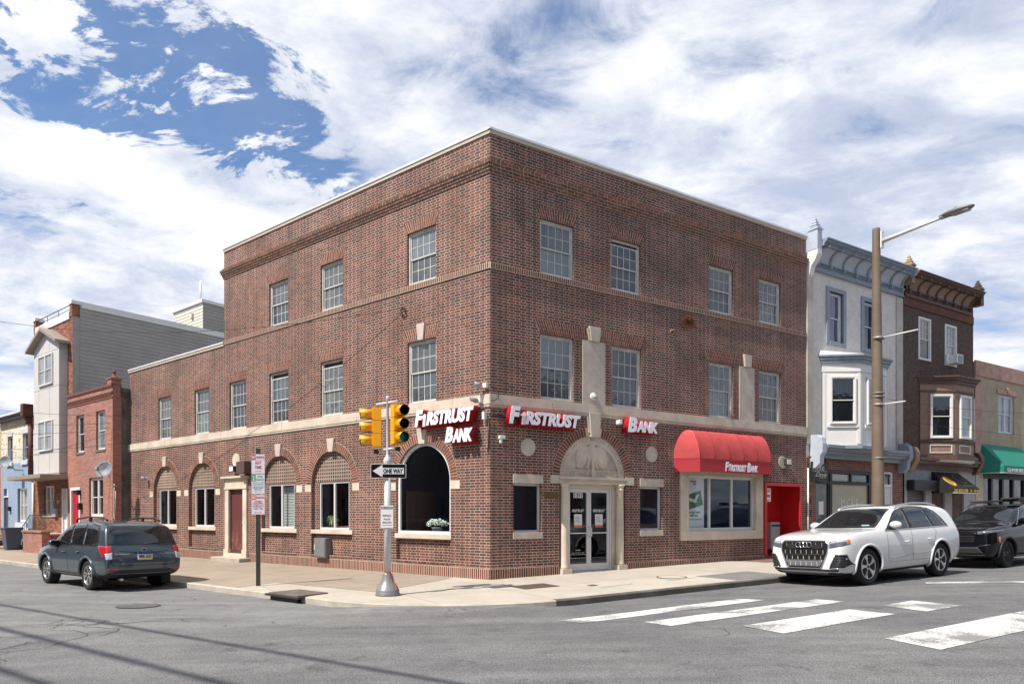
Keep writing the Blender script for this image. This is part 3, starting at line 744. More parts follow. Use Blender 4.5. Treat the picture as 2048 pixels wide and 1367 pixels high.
def bank_windows():
    gi = [3, 0, 2, 1]
    for i, x in enumerate(RW3): sash_window(BK, FR @ T(x, 0.0, Z3[0]), WW, Z3[1]-Z3[0], [M_G[0], M_G[2], M_G[0], M_G[1]][i], .07 if i == 1 else 0)
    for i, x in enumerate(RW2): sash_window(BK, FR @ T(x, 0.0, Z2[0]), WW, Z2[1]-Z2[0], [M_G[3], M_G[2], M_G[1], M_G[0]][i])
    for i, x in enumerate(LW3): sash_window(BK, FL @ T(x, 0.0, Z3[0]), WW, Z3[1]-Z3[0], [M_G[0], M_G[1], M_G[3]][i])
    for i, x in enumerate(LW2): sash_window(BK, FL @ T(x, 0.0, Z2[0]), WW, Z2[1]-Z2[0], [M_G[1], M_G[0], M_G[2], M_G[0], M_G[1], M_G[0]][i], [0, 0, 0, .12, .12, 0][i])
    # two-light ground floor windows in the blind arches
    for c in BAYS:
        M = FL @ T(c-.71, .12, 1.10); w, h = 1.42, 1.43; f = MB(); t = .05
        f.box(0, t, 0, .06, 0, h); f.box(w-t, w, 0, .06, 0, h); f.box(t, w-t, 0, .06, 0, t+.02); f.box(t, w-t, 0, .06, h-t, h); f.box(w/2-.035, w/2+.035, -.004, .06, t+.02, h-t)
        o = f.build('window', M_ALU, BK, M, bevel=.004)
        MB().add([(t, .035, t), (w-t, .035, t), (w-t, .035, h-t), (t, .035, h-t)], [(0, 1, 2, 3)]).build('pane', M_CLEAR, o, M)
    # big arched window
    M = FL @ T(B5, .06, 0); f = MB(); k = 32; ri, ro = .915, 1.0
    for i in range(k):
        a0, a1 = math.pi*i/k, math.pi*(i+1)/k
        f.prism([(ri*math.cos(a0), 2.44+ri*math.sin(a0)), (ro*math.cos(a0), 2.44+ro*math.sin(a0)), (ro*math.cos(a1), 2.44+ro*math.sin(a1)), (ri*math.cos(a1), 2.44+ri*math.sin(a1))], 0, .06)
    f.box(-ro, -ri, 0, .06, 1.06, 2.44); f.box(ri, ro, 0, .06, 1.06, 2.44); f.box(-ri, ri, 0, .06, 1.06, 1.13)
    o = f.build('window', M_WHITE, BK, M)
    MB().wall(archpoly(0, .94, 1.1, 2.44), [], .03).build('pane', M_CLEAR, o, M)
    # small avenue windows
    for x0 in (.66, 4.79):
        M = FR @ T(x0, .10, 1.12); w, h = .84, 1.21; t = .05; f = MB()
        f.box(0, t, 0, .06, 0, h); f.box(w-t, w, 0, .06, 0, h); f.box(t, w-t, 0, .06, 0, t); f.box(t, w-t, 0, .06, h-t, h)
        o = f.build('window', M_ALU, BK, M, bevel=.004)
        MB().add([(t, .03, t), (w-t, .03, t), (w-t, .03, h-t), (t, .03, h-t)], [(0, 1, 2, 3)]).build('pane', M_CLEAR, o, M)
        MB().box(x0-.01, x0+w+.02, -.02, .12, .955, 1.118).build('window_sill', M_STONE2, BK, FR, bevel=.005)
        MB().box(x0-.01, x0+w+.03, -.02, .12, 2.332, 2.55).build('lintel', M_STONE2, BK, FR, bevel=.005)
    # large three-light window in a stone surround
    S = MB(); x0, x1, z0, z1 = 6.30, 9.90, .80, 2.85; a, b_ = .33, .27
    S.box(x0, x0+a, -.06, .16, z0+b_, z1-.16); S.box(x1-a, x1, -.06, .16, z0+b_, z1-.16); S.box(x0, x1, -.06, .16, z0, z0+b_-.001); S.box(x0, x1, -.06, .16, z1-.159, z1)
    S.build('stone_surround', M_STONE, BK, FR, bevel=.008)
    M = FR @ T(x0+a, .06, z0+b_); w, h = x1-x0-2*a, z1-.16-z0-b_; t = .06; f = MB()
    f.box(0, t, 0, .07, 0, h); f.box(w-t, w, 0, .07, 0, h); f.box(t, w-t, 0, .07, 0, t+.03); f.box(t, w-t, 0, .07, h-t, h)
    for q in (1/3, 2/3): f.box(w*q-.035, w*q+.035, -.003, .07, t+.03, h-t)
    o = f.build('window', M_ALU, BK, M, bevel=.004)
    MB().add([(t, .04, t), (w-t, .04, t), (w-t, .04, h-t), (t, .04, h-t)], [(0, 1, 2, 3)]).build('pane', M_CLEAR, o, M)
bank_windows()

def bank_interior():
    # dark rooms behind the clear panes: one shell along each front
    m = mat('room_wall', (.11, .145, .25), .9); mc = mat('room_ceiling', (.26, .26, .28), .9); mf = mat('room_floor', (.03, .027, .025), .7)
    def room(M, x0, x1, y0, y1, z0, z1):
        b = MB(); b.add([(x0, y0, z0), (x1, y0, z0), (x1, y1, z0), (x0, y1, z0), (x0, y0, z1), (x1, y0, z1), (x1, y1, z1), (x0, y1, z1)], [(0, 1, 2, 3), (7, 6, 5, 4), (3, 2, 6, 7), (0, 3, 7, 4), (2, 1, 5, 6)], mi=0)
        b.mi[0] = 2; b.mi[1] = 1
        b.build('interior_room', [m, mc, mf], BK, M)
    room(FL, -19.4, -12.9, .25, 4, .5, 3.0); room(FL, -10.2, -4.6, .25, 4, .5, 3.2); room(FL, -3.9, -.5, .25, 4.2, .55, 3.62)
    room(FR, .45, 1.9, .20, 2.2, .6, 2.7); room(FR, 2.1, 5.9, .45, 4.5, -.05, 2.9); room(FR, 6.1, 9.95, .25, 4.2, .3, 3.0)
    # ceiling light strips and desks seen faintly through the glass
    b = MB().box(-3.3, -2.1, 1.0, 1.25, 3.5, 3.6).box(-2.9, -1.2, 2.4, 2.65, 3.5, 3.6); b.build('ceiling_light', mat('light_diffuser', (.7, .68, .6), .5), BK, FL)
    b = MB()
    for x in (-17, -14, -9, -6.5): b.box(x-.7, x+.5, .7, 1.3, .5, 1.2)
    b.build('desk', mat('desk', (.20, .14, .09), .5), BK, FL)
    b = MB()
    for i in range(26): b.box(-9.0, -8.15, .30, .32, 1.16+i*.05, 1.19+i*.05)
    b.build('blind', mat('blind', (.55, .60, .55), .6), BK, FL)
    MB().box(-3.2, -1.3, .28, .55, .98, 1.05).box(-3.22, -3.2, .28, 1.4, 1.05, 2.2).build('window_shelf', mat('dark_wood', (.10, .07, .05), .5), BK, FL)
bank_interior()

# -------- the doorway on the avenue
def portal():
    P = MB(); cx = 3.15
    P.box(2.05, 2.40, .13, .32, -.05, 2.36); P.box(3.90, 4.25, .13, .32, -.05, 2.36)
    P.box(2.03, 4.27, -.05, .32, 2.362, 2.40); P.box(2.05, 4.25, -.02, .32, 2.4005, 2.475); P.box(2.03, 4.27, -.06, .32, 2.4755, 2.535)
    P.box(2.40, 3.90, .14, .32, 2.30, 2.3615)
    P.build('door_surround', M_STONE, BK, FR, bevel=.005)
    for x in (1.905, 4.405): MB().box(x-.15, x+.15, -.02, .01, 2.355, 2.57).build('impost_block', M_STONE2, BK, FR, bevel=.004)
    for x in (2.215, 4.085):
        g = gz(FR, x, 0)-.03
        c = MB().lathe([(.115, g+.16), (.13, g+.19), (.115, g+.22), (.112, g+.3), (.104, 1.4), (.092, 2.20), (.105, 2.215), (.108, 2.24), (.096, 2.25), (.098, 2.29), (.13, 2.33), (.132, 2.361)], 22, T(x, .03, 0))
        c.box(x-.15, x+.15, -.12, .18, g-.2, g+.16)
        c.build('column', M_STONE, BK, FR)
    # tympanum
    r = 1.10; k = 36
    t = MB().wall([(cx+r*math.cos(math.pi*i/k), 2.535+(r-.005)*math.sin(math.pi*i/k)) for i in range(k+1)], [], .085)
    o = t.build('tympanum', M_STONE2, BK, FR)
    a = MB()
    def band(ri, ro, y0, y1):
        for i in range(k):
            a0, a1 = math.pi*i/k, math.pi*(i+1)/k
            a.prism([(cx+ri*math.cos(a0), 2.535+ri*math.sin(a0)), (cx+ro*math.cos(a0), 2.535+ro*math.sin(a0)), (cx+ro*math.cos(a1), 2.535+ro*math.sin(a1)), (cx+ri*math.cos(a1), 2.535+ri*math.sin(a1))], y0, y1, back=False)
    band(.90, 1.10, .035, .09); band(.875, .905, .02, .09)
    a.box(cx-.88, cx+.88, .05, .09, 2.536, 2.70); a.box(cx-.88, cx+.88, .03, .09, 2.70, 2.73)
    a.build('carved_border', M_STONE, o, FR)
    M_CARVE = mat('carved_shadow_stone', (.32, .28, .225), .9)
    s = 'FEDERAL SAVINGS & LOAN ASSOCIATION'
    n = len(s)
    for i, ch in enumerate(s):
        if ch == ' ': continue
        an = math.pi*(.955-.91*i/(n-1)); R = 1.0
        text(ch, .135, M_CARVE, o, FR @ T(cx+R*math.cos(an), .034, 2.535+R*math.sin(an)) @ Ry(-(math.degrees(an)-90)), off=-.001, ext=.001, name='carved_letter')
    text('OF  PHILA    DELPHIA', .14, M_CARVE, o, FR @ T(cx, .049, 2.618), ext=.001, off=-.001, name='carved_letter', fit=(1.5, .09))
    # relief eagle: body, head, folded wings, legs and the short pillar it stands against
    e = MB()
    def blob(x, z, rx, rz, ry, ang=0, m=10):
        x = cx+(x-cx)*1.28; z = 2.75+(z-2.75)*1.15; rx *= 1.3; rz *= 1.15; Mx = T(x, .08, z) @ Ry(ang); prof = []
        vs = []; fs = []; nn = 18
        for i in range(m+1):
            ph = math.pi/2*i/m
            for j in range(nn): th = 2*math.pi*j/nn; vs.append(Mx @ Vector((rx*math.cos(ph)*math.cos(th), -ry*math.sin(ph), rz*math.cos(ph)*math.sin(th))))
        for i in range(m):
            for j in range(nn): fs.append((i*nn+j, i*nn+(j+1) % nn, (i+1)*nn+(j+1) % nn, (i+1)*nn+j))
        e.add(vs, fs, smooth=True)
    blob(cx-.0, 3.10, .155, .25, .07); blob(cx+.02, 3.36, .085, .10, .075); blob(cx+.115, 3.37, .05, .028, .06, 20)
    blob(cx-.25, 3.08, .15, .33, .05, 12); blob(cx+.26, 3.08, .15, .33, .05, -12)
    for i in range(5):
        blob(cx-.34+i*.03, 2.98-i*.02+.03*i, .03, .23, .062, 14); blob(cx+.35-i*.03, 2.98+.01*i, .03, .23, .062, -14)
    blob(cx-.10, 2.87, .045, .12, .065, 8); blob(cx+.10, 2.87, .045, .12, .065, -8)
    for d in (-.13, -.10, -.07, .07, .10, .13): blob(cx+d, 2.765, .014, .035, .07)
    e.box(cx-.045, cx+.045, .0, .08, 2.54, 3.06)
    e.build('carved_eagle', M_STONE, o, FR)
    # keystone up to the band, in two steps
    for (wb, wt, z0, z1, pr) in ((.36, .48, 3.70, 4.13, .05), (.27, .36, 3.60, 4.215, .085)):
        MB().prism([(cx-wb/2, z0), (cx+wb/2, z0), (cx+wt/2, z1), (cx-wt/2, z1)], -pr, .03).build('keystone', M_STONE2, BK, FR, bevel=.005)
    # glazed double door
    d = empty_part('entrance_door', BK, FR @ T(0, .17, 0))
    M = FR @ T(0, .17, 0); x0, x1, z0, z1 = 2.40, 3.90, .07, 2.30; f = MB(); t = .05
    f.box(x0, x0+t, 0, .1, z0, z1); f.box(x1-t, x1, 0, .1, z0, z1); f.box(x0+t, x1-t, 0, .1, z1-t, z1); f.box(x0, x1, -.05, .12, z0-.1, z0-.001)
    f.build('door_frame', M_ALU, d, M, bevel=.003)
    for k in range(2):
        a0 = x0+t+k*(x1-x0-2*t)/2+.004; a1 = a0+(x1-x0-2*t)/2-.008; l = MB()
        l.box(a0, a0+.07, .02, .065, z0+.01, z1-t-.005); l.box(a1-.07, a1, .02, .065, z0+.01, z1-t-.005); l.box(a0+.07, a1-.07, .02, .065, z1-t-.105, z1-t-.005); l.box(a0+.07, a1-.07, .02, .065, z0+.01, z0+.19)
        o2 = l.build('door_leaf', M_ALU, d, M, bevel=.003)
        MB().box(a0+.07, a1-.07, -.005, .02, 1.055, 1.085).build('push_bar', M_ALU, o2, M)
        MB().add([(a0+.07, .045, z0+.15), (a1-.07, .045, z0+.15), (a1-.07, .045, z1-.12), (a0+.07, .045, z1-.12)], [(0, 1, 2, 3)]).build('pane', M_CLEAR, o2, M)
        xm = (a0+a1)/2; hx = a1-.035 if k == 0 else a0+.035
        MB().tube([(hx, .02, .98), (hx, -.045, .98), (hx, -.045, 1.22), (hx, .02, 1.22)], .012, 8).build('handle', M_ALU, o2, M)
        text('FIRSTRUST', .1, M_WHITE, o2, M @ T(xm, .040, 1.66), shear=.25, off=.002, fit=(.40, .075))
        MB().box(xm-.13, xm+.13, .036, .041, 1.26, 1.57).build('notice', M_WHITE, o2, M)
        MB().box(xm-.13, xm+.13, .034, .0355, 1.22, 1.28).build('notice_stripe', mat('notice_red', (.6, .12, .12)), o2, M)
        nb = MB()
        for j in range(6): nb.box(xm-.09, xm+.09-.03*(j % 3), .0345, .0355, 1.36+j*.028, 1.367+j*.028)
        nb.build('notice_text', mat('ink', (.1, .1, .3)), o2, M)
        if k == 0:
            MB().box(xm-.15, xm+.15, .036, .041, 2.0, 2.13).build('number_plate', M_WHITE, o2, M)
            text('1331', .12, M_BLACK, o2, M @ T(xm+.0, .034, 2.065), off=.002, fit=(.24, .09))
            text('HOURS', .03, M_WHITE, o2, M @ T(xm, .04, .62), fit=(.14, .028)); text('Mon - Fri  9am to 5pm', .03, M_WHITE, o2, M @ T(xm, .04, .55), fit=(.40, .03))
            text('Saturday and Sunday Closed', .03, M_WHITE, o2, M @ T(xm, .04, .505), fit=(.50, .03)); text('Bank anytime at firstrust.com', .03, M_WHITE, o2, M @ T(xm, .04, .41), fit=(.48, .03))
def empty_part(name, parent, M):
    o = bpy.data.objects.new(name, None); o.empty_display_size = .2; COL.objects.link(o); setm(o, M, parent); return o
portal()

# -------- side door
def side_door():
    x0, x1 = -11.78, -10.88; z0 = .28; S = MB()
    S.box(-12.02, x0, -.05, .1, .36, 2.42); S.box(x1, -10.64, -.05, .1, .36, 2.42)
    S.box(-12.06, x0+.02, -.08, .1, .02, .36); S.box(x1-.02, -10.60, -.08, .1, .02, .36)
    S.box(-12.04, -10.62, -.07, .1, 2.4205, 2.48); S.box(-12.02, -10.64, -.05, .1, 2.4805, 2.74); S.box(-12.08, -10.58, -.10, .1, 2.741, 2.79); S.box(-12.14, -10.52, -.15, .1, 2.7905, 2.86)
    S.build('side_door_surround', M_STONE, BK, FL, bevel=.006)
    M = FL @ T(0, .06, 0)
    rust = bpy.data.materials.new('maroon_door'); rust.use_nodes = True; t = NT(rust.node_tree); b = t.n['Principled BSDF']
    tc = t.new('ShaderNodeTexCoord').outputs['Object']; mp = t.new('ShaderNodeMapping'); mp.inputs['Scale'].default_value = (5, 1, .8); t.link(tc, mp.inputs[0])
    n = t.noise(mp.outputs[0], 2.6, 6, .7); s = t.new('ShaderNodeSeparateXYZ'); t.link(tc, s.inputs[0])
    f = t.m('MULTIPLY', t.mr(n, .45, .7), t.mr(s.outputs[2], .4, 1.5, 1, 0)); t.link(t.mix(f, (.115, .032, .032, 1), (.36, .19, .12, 1)), b.inputs['Base Color']); b.inputs['Roughness'].default_value = .5
    o = MB().box(x0+.03, x1-.03, 0, .05, z0+.04, 2.37).build('side_door', rust, BK, M, bevel=.004)
    MB().box(x0, x0+.03, -.01, .06, z0, 2.37).box(x1-.03, x1, -.01, .06, z0, 2.37).box(x0, x1, -.03, .06, z0-.06, z0+.035).build('door_frame', mat('door_brown', (.09, .04, .035), .5), o, M)
    MB().lathe([(.03, 0), (.032, .03), (.0, .035)], 12, M @ T(x1-.13, 0, 1.28) @ Rx(90), cap=False).build('knob', M_ALU, o, I4)
    MB().lathe([(.018, 0), (.02, .012), (.0, .014)], 12, M @ T(x1-.13, 0, 1.44) @ Rx(90), cap=False).build('lock', M_ALU, o, I4)
    MB().box(-12.3, -10.45, -.42, .0, -.2, .10).build('door_step', M_CONC_L, BK, FL, bevel=.02)
    MB().box(x0, x1, -.08, .1, .0, z0-.06).build('door_threshold', M_STONE, BK, FL, bevel=.01)
side_door()

# -------- cash machine recess
def atm():
    x0, x1, z0, z1, D = 10.06, 11.86, -.2, 2.54, .80; r = MB()
    a_, c_, t_ = x0+.006, x1-.006, z1-.006
    r.add([(a_, 0, z0), (a_, D, z0), (a_, D, t_), (a_, 0, t_), (c_, 0, z0), (c_, D, z0), (c_, D, t_), (c_, 0, t_)], [(0, 1, 2, 3), (1, 5, 6, 2), (5, 4, 7, 6), (3, 2, 6, 7)])
    r.box(x0-.03, x0+.07, -.03, .02, z0, z1+.03); r.box(x1-.07, x1+.03, -.03, .02, z0, z1+.03); r.box(x0+.07, x1-.07, -.03, .02, z1-.07, z1+.03)
    o = r.build('cash_machine_recess', M_REDP, BK, FR)
    MB().box(x0, x1, -.02, D, .0, gz(FR, 11, 0)+.01).build('recess_floor', mat('quarry_tile', (.16, .08, .06), .7), o, FR)
    MB().box(x0+.005, x0+.14, .30, .80, .95, 1.72).build('cash_machine', mat('machine_grey', (.16, .17, .18), .4), o, FR, bevel=.01)
    MB().box(x0+.14, x0+.15, .36, .74, 1.35, 1.62).build('screen', mat('dead_screen', (.04, .05, .06), .15), o, FR)
    MB().box(x0+.14, x0+.17, .40, .70, 1.08, 1.2).build('keypad', mat('keypad', (.4, .4, .4), .4), o, FR)
    MB().box(x0+.005, x0+.55, .18, .42, 1.95, 2.42).build('light_box', M_REDP, o, FR, bevel=.01)
    MB().box(x0+.05, x0+.50, .172, .179, 1.98, 2.40).build('light_box_face', M_SIGNW, o, FR)
    text('FIRSTRUST', .1, M_SIGNR, o, FR @ T(x0+.275, .168, 2.31), shear=.2, fit=(.38, .07)); text('Express', .15, M_SIGNR, o, FR @ T(x0+.275, .168, 2.15), off=.004, fit=(.40, .17))
    text('BANKING', .1, M_SIGNR, o, FR @ T(x0+.275, .168, 2.02), fit=(.34, .035))
    MB().box(x1-.75, x1-.28, D-.22, D-.01, .4, 1.30).build('deposit_box', mat('deposit_box', (.42, .42, .42), .5), o, FR, bevel=.01)
    MB().box(x1-.72, x1-.31, D-.235, D-.225, 1.16, 1.21).build('slot', M_BLACK, o, FR)
    MB().lathe([(.09, 0), (.085, .03), (.05, .045)], 20, FR @ T(x0+1.10, D-.0, 2.30) @ Rx(90)).build('dome_light', M_WHITE, o, I4)
    MB().lathe([(.05, 0), (.045, .035), (.0, .05)], 16, FR @ T(x0+1.10, D-.04, 2.30) @ Rx(90), cap=False).build('dome_lens', mat('smoked', (.08, .08, .08), .2), o, I4)
atm()
# ================================================================== houses on the avenue
def simple_window(parent, M, w, h, frame_m, g, dep=.06, fr=.055, mull=0, split=.5, name='window', proud=0.0, grid=None):
    f = MB(); y = dep
    f.box(0, fr, y-.03-proud, y+.04, 0, h); f.box(w-fr, w, y-.03-proud, y+.04, 0, h); f.box(fr, w-fr, y-.03-proud, y+.04, h-fr, h); f.box(fr, w-fr, y-.04-proud, y+.04, 0, fr)
    lights = [(fr, w-fr)]
    if mull:
        c = w/2; f.box(c-.04, c+.04, y-.03-proud, y+.04, fr, h-fr); lights = [(fr, c-.04), (c+.04, w-fr)]
    o = f.build(name, frame_m, parent, M, bevel=.004)
    s = MB(); p = MB()
    for a, b in lights:
        zm = fr+(h-2*fr)*split
        for z0, z1, yy in ((zm-.018, h-fr, y), (fr, zm+.018, y+.018)):
            t = .03
            s.box(a, a+t, yy, yy+.02, z0, z1); s.box(b-t, b, yy, yy+.02, z0, z1); s.box(a+t, b-t, yy, yy+.02, z0, z0+t); s.box(a+t, b-t, yy, yy+.02, z1-t, z1)
            if grid and z0 > fr:
                for k in range(1, grid[0]): x = a+(b-a)*k/grid[0]; s.box(x-.007, x+.007, yy+.002, yy+.016, z0+t, z1-t)
                for k in range(1, grid[1]): z = z0+(z1-z0)*k/grid[1]; s.box(a+t, b-t, yy+.003, yy+.015, z-.007, z+.007)
            p.add([(a+t*.5, yy+.018, z0+.01), (b-t*.5, yy+.018, z0+.01), (b-t*.5, yy+.018, z1-.01), (a+t*.5, yy+.018, z1-.01)], [(0, 1, 2, 3)])
    s.build('sash', frame_m, o, M); p.build('pane', g, o, M)
    return o
M_STUC = mat('white_stucco', (.63, .59, .545), .95, var=.10, vscale=3, bump=1.0, bscale=14, fine=.16)
M_STUC2 = mat('grey_stucco_pier', (.47, .43, .39), .95, var=.16, vscale=2, bump=.8, bscale=22, fine=.08)
M_BGREY = mat('blue_grey_trim', (.23, .27, .32), .55, var=.12, vscale=5)
M_LBLUE = mat('pale_blue_trim', (.42, .46, .53), .5, var=.1, vscale=5)
M_BROWN = mat('brown_pebble_dash', (.092, .060, .050), .95, var=.22, vscale=6, bump=1.0, bscale=12, fine=.55)
M_BTRIM = mat('brown_trim', (.105, .062, .048), .6, var=.25, vscale=5)
M_TANW = mat('pink_brown_panel', (.26, .165, .125), .65, var=.15, vscale=4)
M_WPNL = mat('white_vinyl', (.68, .67, .64), .5, var=.05)
def cornice(parent, M, x0, x1, zt, zb, proj, trim, panel, n, ends=(True, True), topm=None):
    """bracketed coved metal cornice: crown mould, coved panels between scroll brackets, dentilled frieze"""
    b = MB(); h = zt-zb; zc = zt-h*.22; zf = zb+h*.30
    for (z0, z1, p) in ((zt-.035, zt, proj+.05), (zt-.10, zt-.0352, proj), (zt-.15, zt-.1002, proj-.06), (zc-.02, zt-.1502, proj-.1)): b.box(x0, x1, -p, .02, z0, z1)
    b.box(x0, x1, -.10, .02, zf-.03, zf+.02); b.box(x0, x1, -.05, .02, zb, zf-.031); b.box(x0, x1, -.09, .02, zb-.03, zb+.012)
    o = b.build('cornice', trim, parent, M)
    # coved panels
    c = MB(); k = 8; pts = []
    for i in range(k+1):
        a = math.pi/2*i/k; pts.append((-.06-(proj-.17)*(1-math.cos(a)), zf+.02+(zc-zf-.02)*math.sin(a)))
    vs = []; 
    for y, z in pts: vs += [(x0+.02, y, z), (x1-.02, y, z)]
    c.add(vs, [(2*i, 2*i+1, 2*i+3, 2*i+2) for i in range(k)], smooth=True); c.build('cove_panel', panel, o, M)
    for i in range(n):
        x = x0+.18+(x1-x0-.36)*i/(n-1); q = MB(); w = .05
        prof = [(0.0, zc-.021)]
        prof = [(-(proj-.12), zc-.021)]+[(-.11-(proj-.24)*(1-math.cos(math.pi/2*(1-j/6))), zf+.02+(zc-zf-.06)*math.sin(math.pi/2*(1-j/6))) for j in range(7)]+[(-.17, zf-.03), (-.16, zf-.10), (-.10, zf-.14), (-.0, zf-.14), (0, zc-.021)]
        q.prism([(p, z) for p, z in prof], -w, w, M=T(x, 0, 0) @ Rz(90))
        q.box(x-.035, x+.035, -(proj+.005), -(proj-.14), zc-.10, zc-.022)
        q.build('bracket', trim, o, M, bevel=.008)
    d = MB(); x = x0+.05
    while x < x1-.05: d.box(x, x+.03, -.085, -.051, zf-.12, zf-.06); x += .065
    d.build('dentils', trim, o, M)
    return o
def finial(parent, M, x, y, z, w, m, bm, tall=.36):
    b = MB().box(x-w/2, x+w/2, y, y+.36, z-.65, z); b.box(x-w/2-.03, x+w/2+.03, y-.03, y+.39, z+.001, z+.05)
    b.build('end_block', bm, parent, M, bevel=.01)
    f = MB(); n = 4
    for i in range(n):
        q = 1-i*.22; zz = z+.052+i*tall/n
        f.box(x-w*.5*q*.8, x+w*.5*q*.8, y+.18-.17*q*.8, y+.18+.17*q*.8, zz, zz+tall/n*.6); f.box(x-w*.5*q, x+w*.5*q, y+.18-.17*q, y+.18+.17*q, zz+tall/n*.3, zz+tall/n*.62)
        f.box(x-w*.3*q, x+w*.3*q, y+.18-.1*q, y+.18+.1*q, zz+tall/n*.5, zz+tall/n+.002)
    f.build('finial', m, parent, M)
def bay(parent, M, xw0, xw1, xf0, xf1, d, z0, z1, body, name='bay_window', tray=.0):
    """canted bay: footprint corners; returns the three face matrices (origin bottom-left seen from outside) and widths"""
    pts = [(xw0, 0), (xf0, -d), (xf1, -d), (xw1, 0)]
    b = MB(); vs = [(x, y, z0) for x, y in pts]+[(x, y, z1) for x, y in pts]
    b.add(vs, [(0, 1, 5, 4), (1, 2, 6, 5), (2, 3, 7, 6), (4, 5, 6, 7), (3, 2, 1, 0)])
    o = b.build(name, body, parent, M)
    faces = []
    for i in range(3):
        p, q = Vector(pts[i]), Vector(pts[i+1]); a = math.degrees(math.atan2((q-p).y, (q-p).x)); faces.append((M @ T(p.x, p.y, 0) @ Rz(a), (q-p).length))
    return o, faces
def bay_band(parent, M, xw0, xw1, xf0, xf1, d, z0, z1, out, m, name):
    pts = [(xw0-out, .01), (xw0-out, 0), (xf0-out*.5, -d-out), (xf1+out*.5, -d-out), (xw1+out, 0), (xw1+out, .01)]
    n = len(pts); b = MB(); vs = [(x, y, z0) for x, y in pts]+[(x, y, z1) for x, y in pts]
    b.add(vs, [(i, (i+1) % n, (i+1) % n+n, i+n) for i in range(n)]+[tuple(range(n-1, -1, -1)), tuple(range(n, 2*n))]); return b.build(name, m, parent, M)
def block(parent, M, x0, x1, zt, depth, holes, m, side=True, rec=.14, zb=-.3, roof=True, y=0.0, sidem=None):
    b = MB().wall([(x0, zb), (x1, zb), (x1, zt), (x0, zt)], holes, y, rec); b.build('front_wall', m, parent, M)
    c = MB(); c.add([(x0, y, zb), (x0, y+depth, zb), (x0, y+depth, zt), (x0, y, zt)], [(0, 3, 2, 1)]); c.add([(x1, y, zb), (x1, y+depth, zb), (x1, y+depth, zt), (x1, y, zt)], [(0, 1, 2, 3)]); c.add([(x0, y+depth, zb), (x1, y+depth, zb), (x1, y+depth, zt), (x0, y+depth, zt)], [(3, 2, 1, 0)])
    c.build('side_wall', sidem or m, parent, M)
    if roof: MB().add([(x0, y+.0, zt-.02), (x1, y, zt-.02), (x1, y+depth, zt-.02), (x0, y+depth, zt-.02)], [(0, 1, 2, 3)]).build('roof', M_ROOF, parent, M)

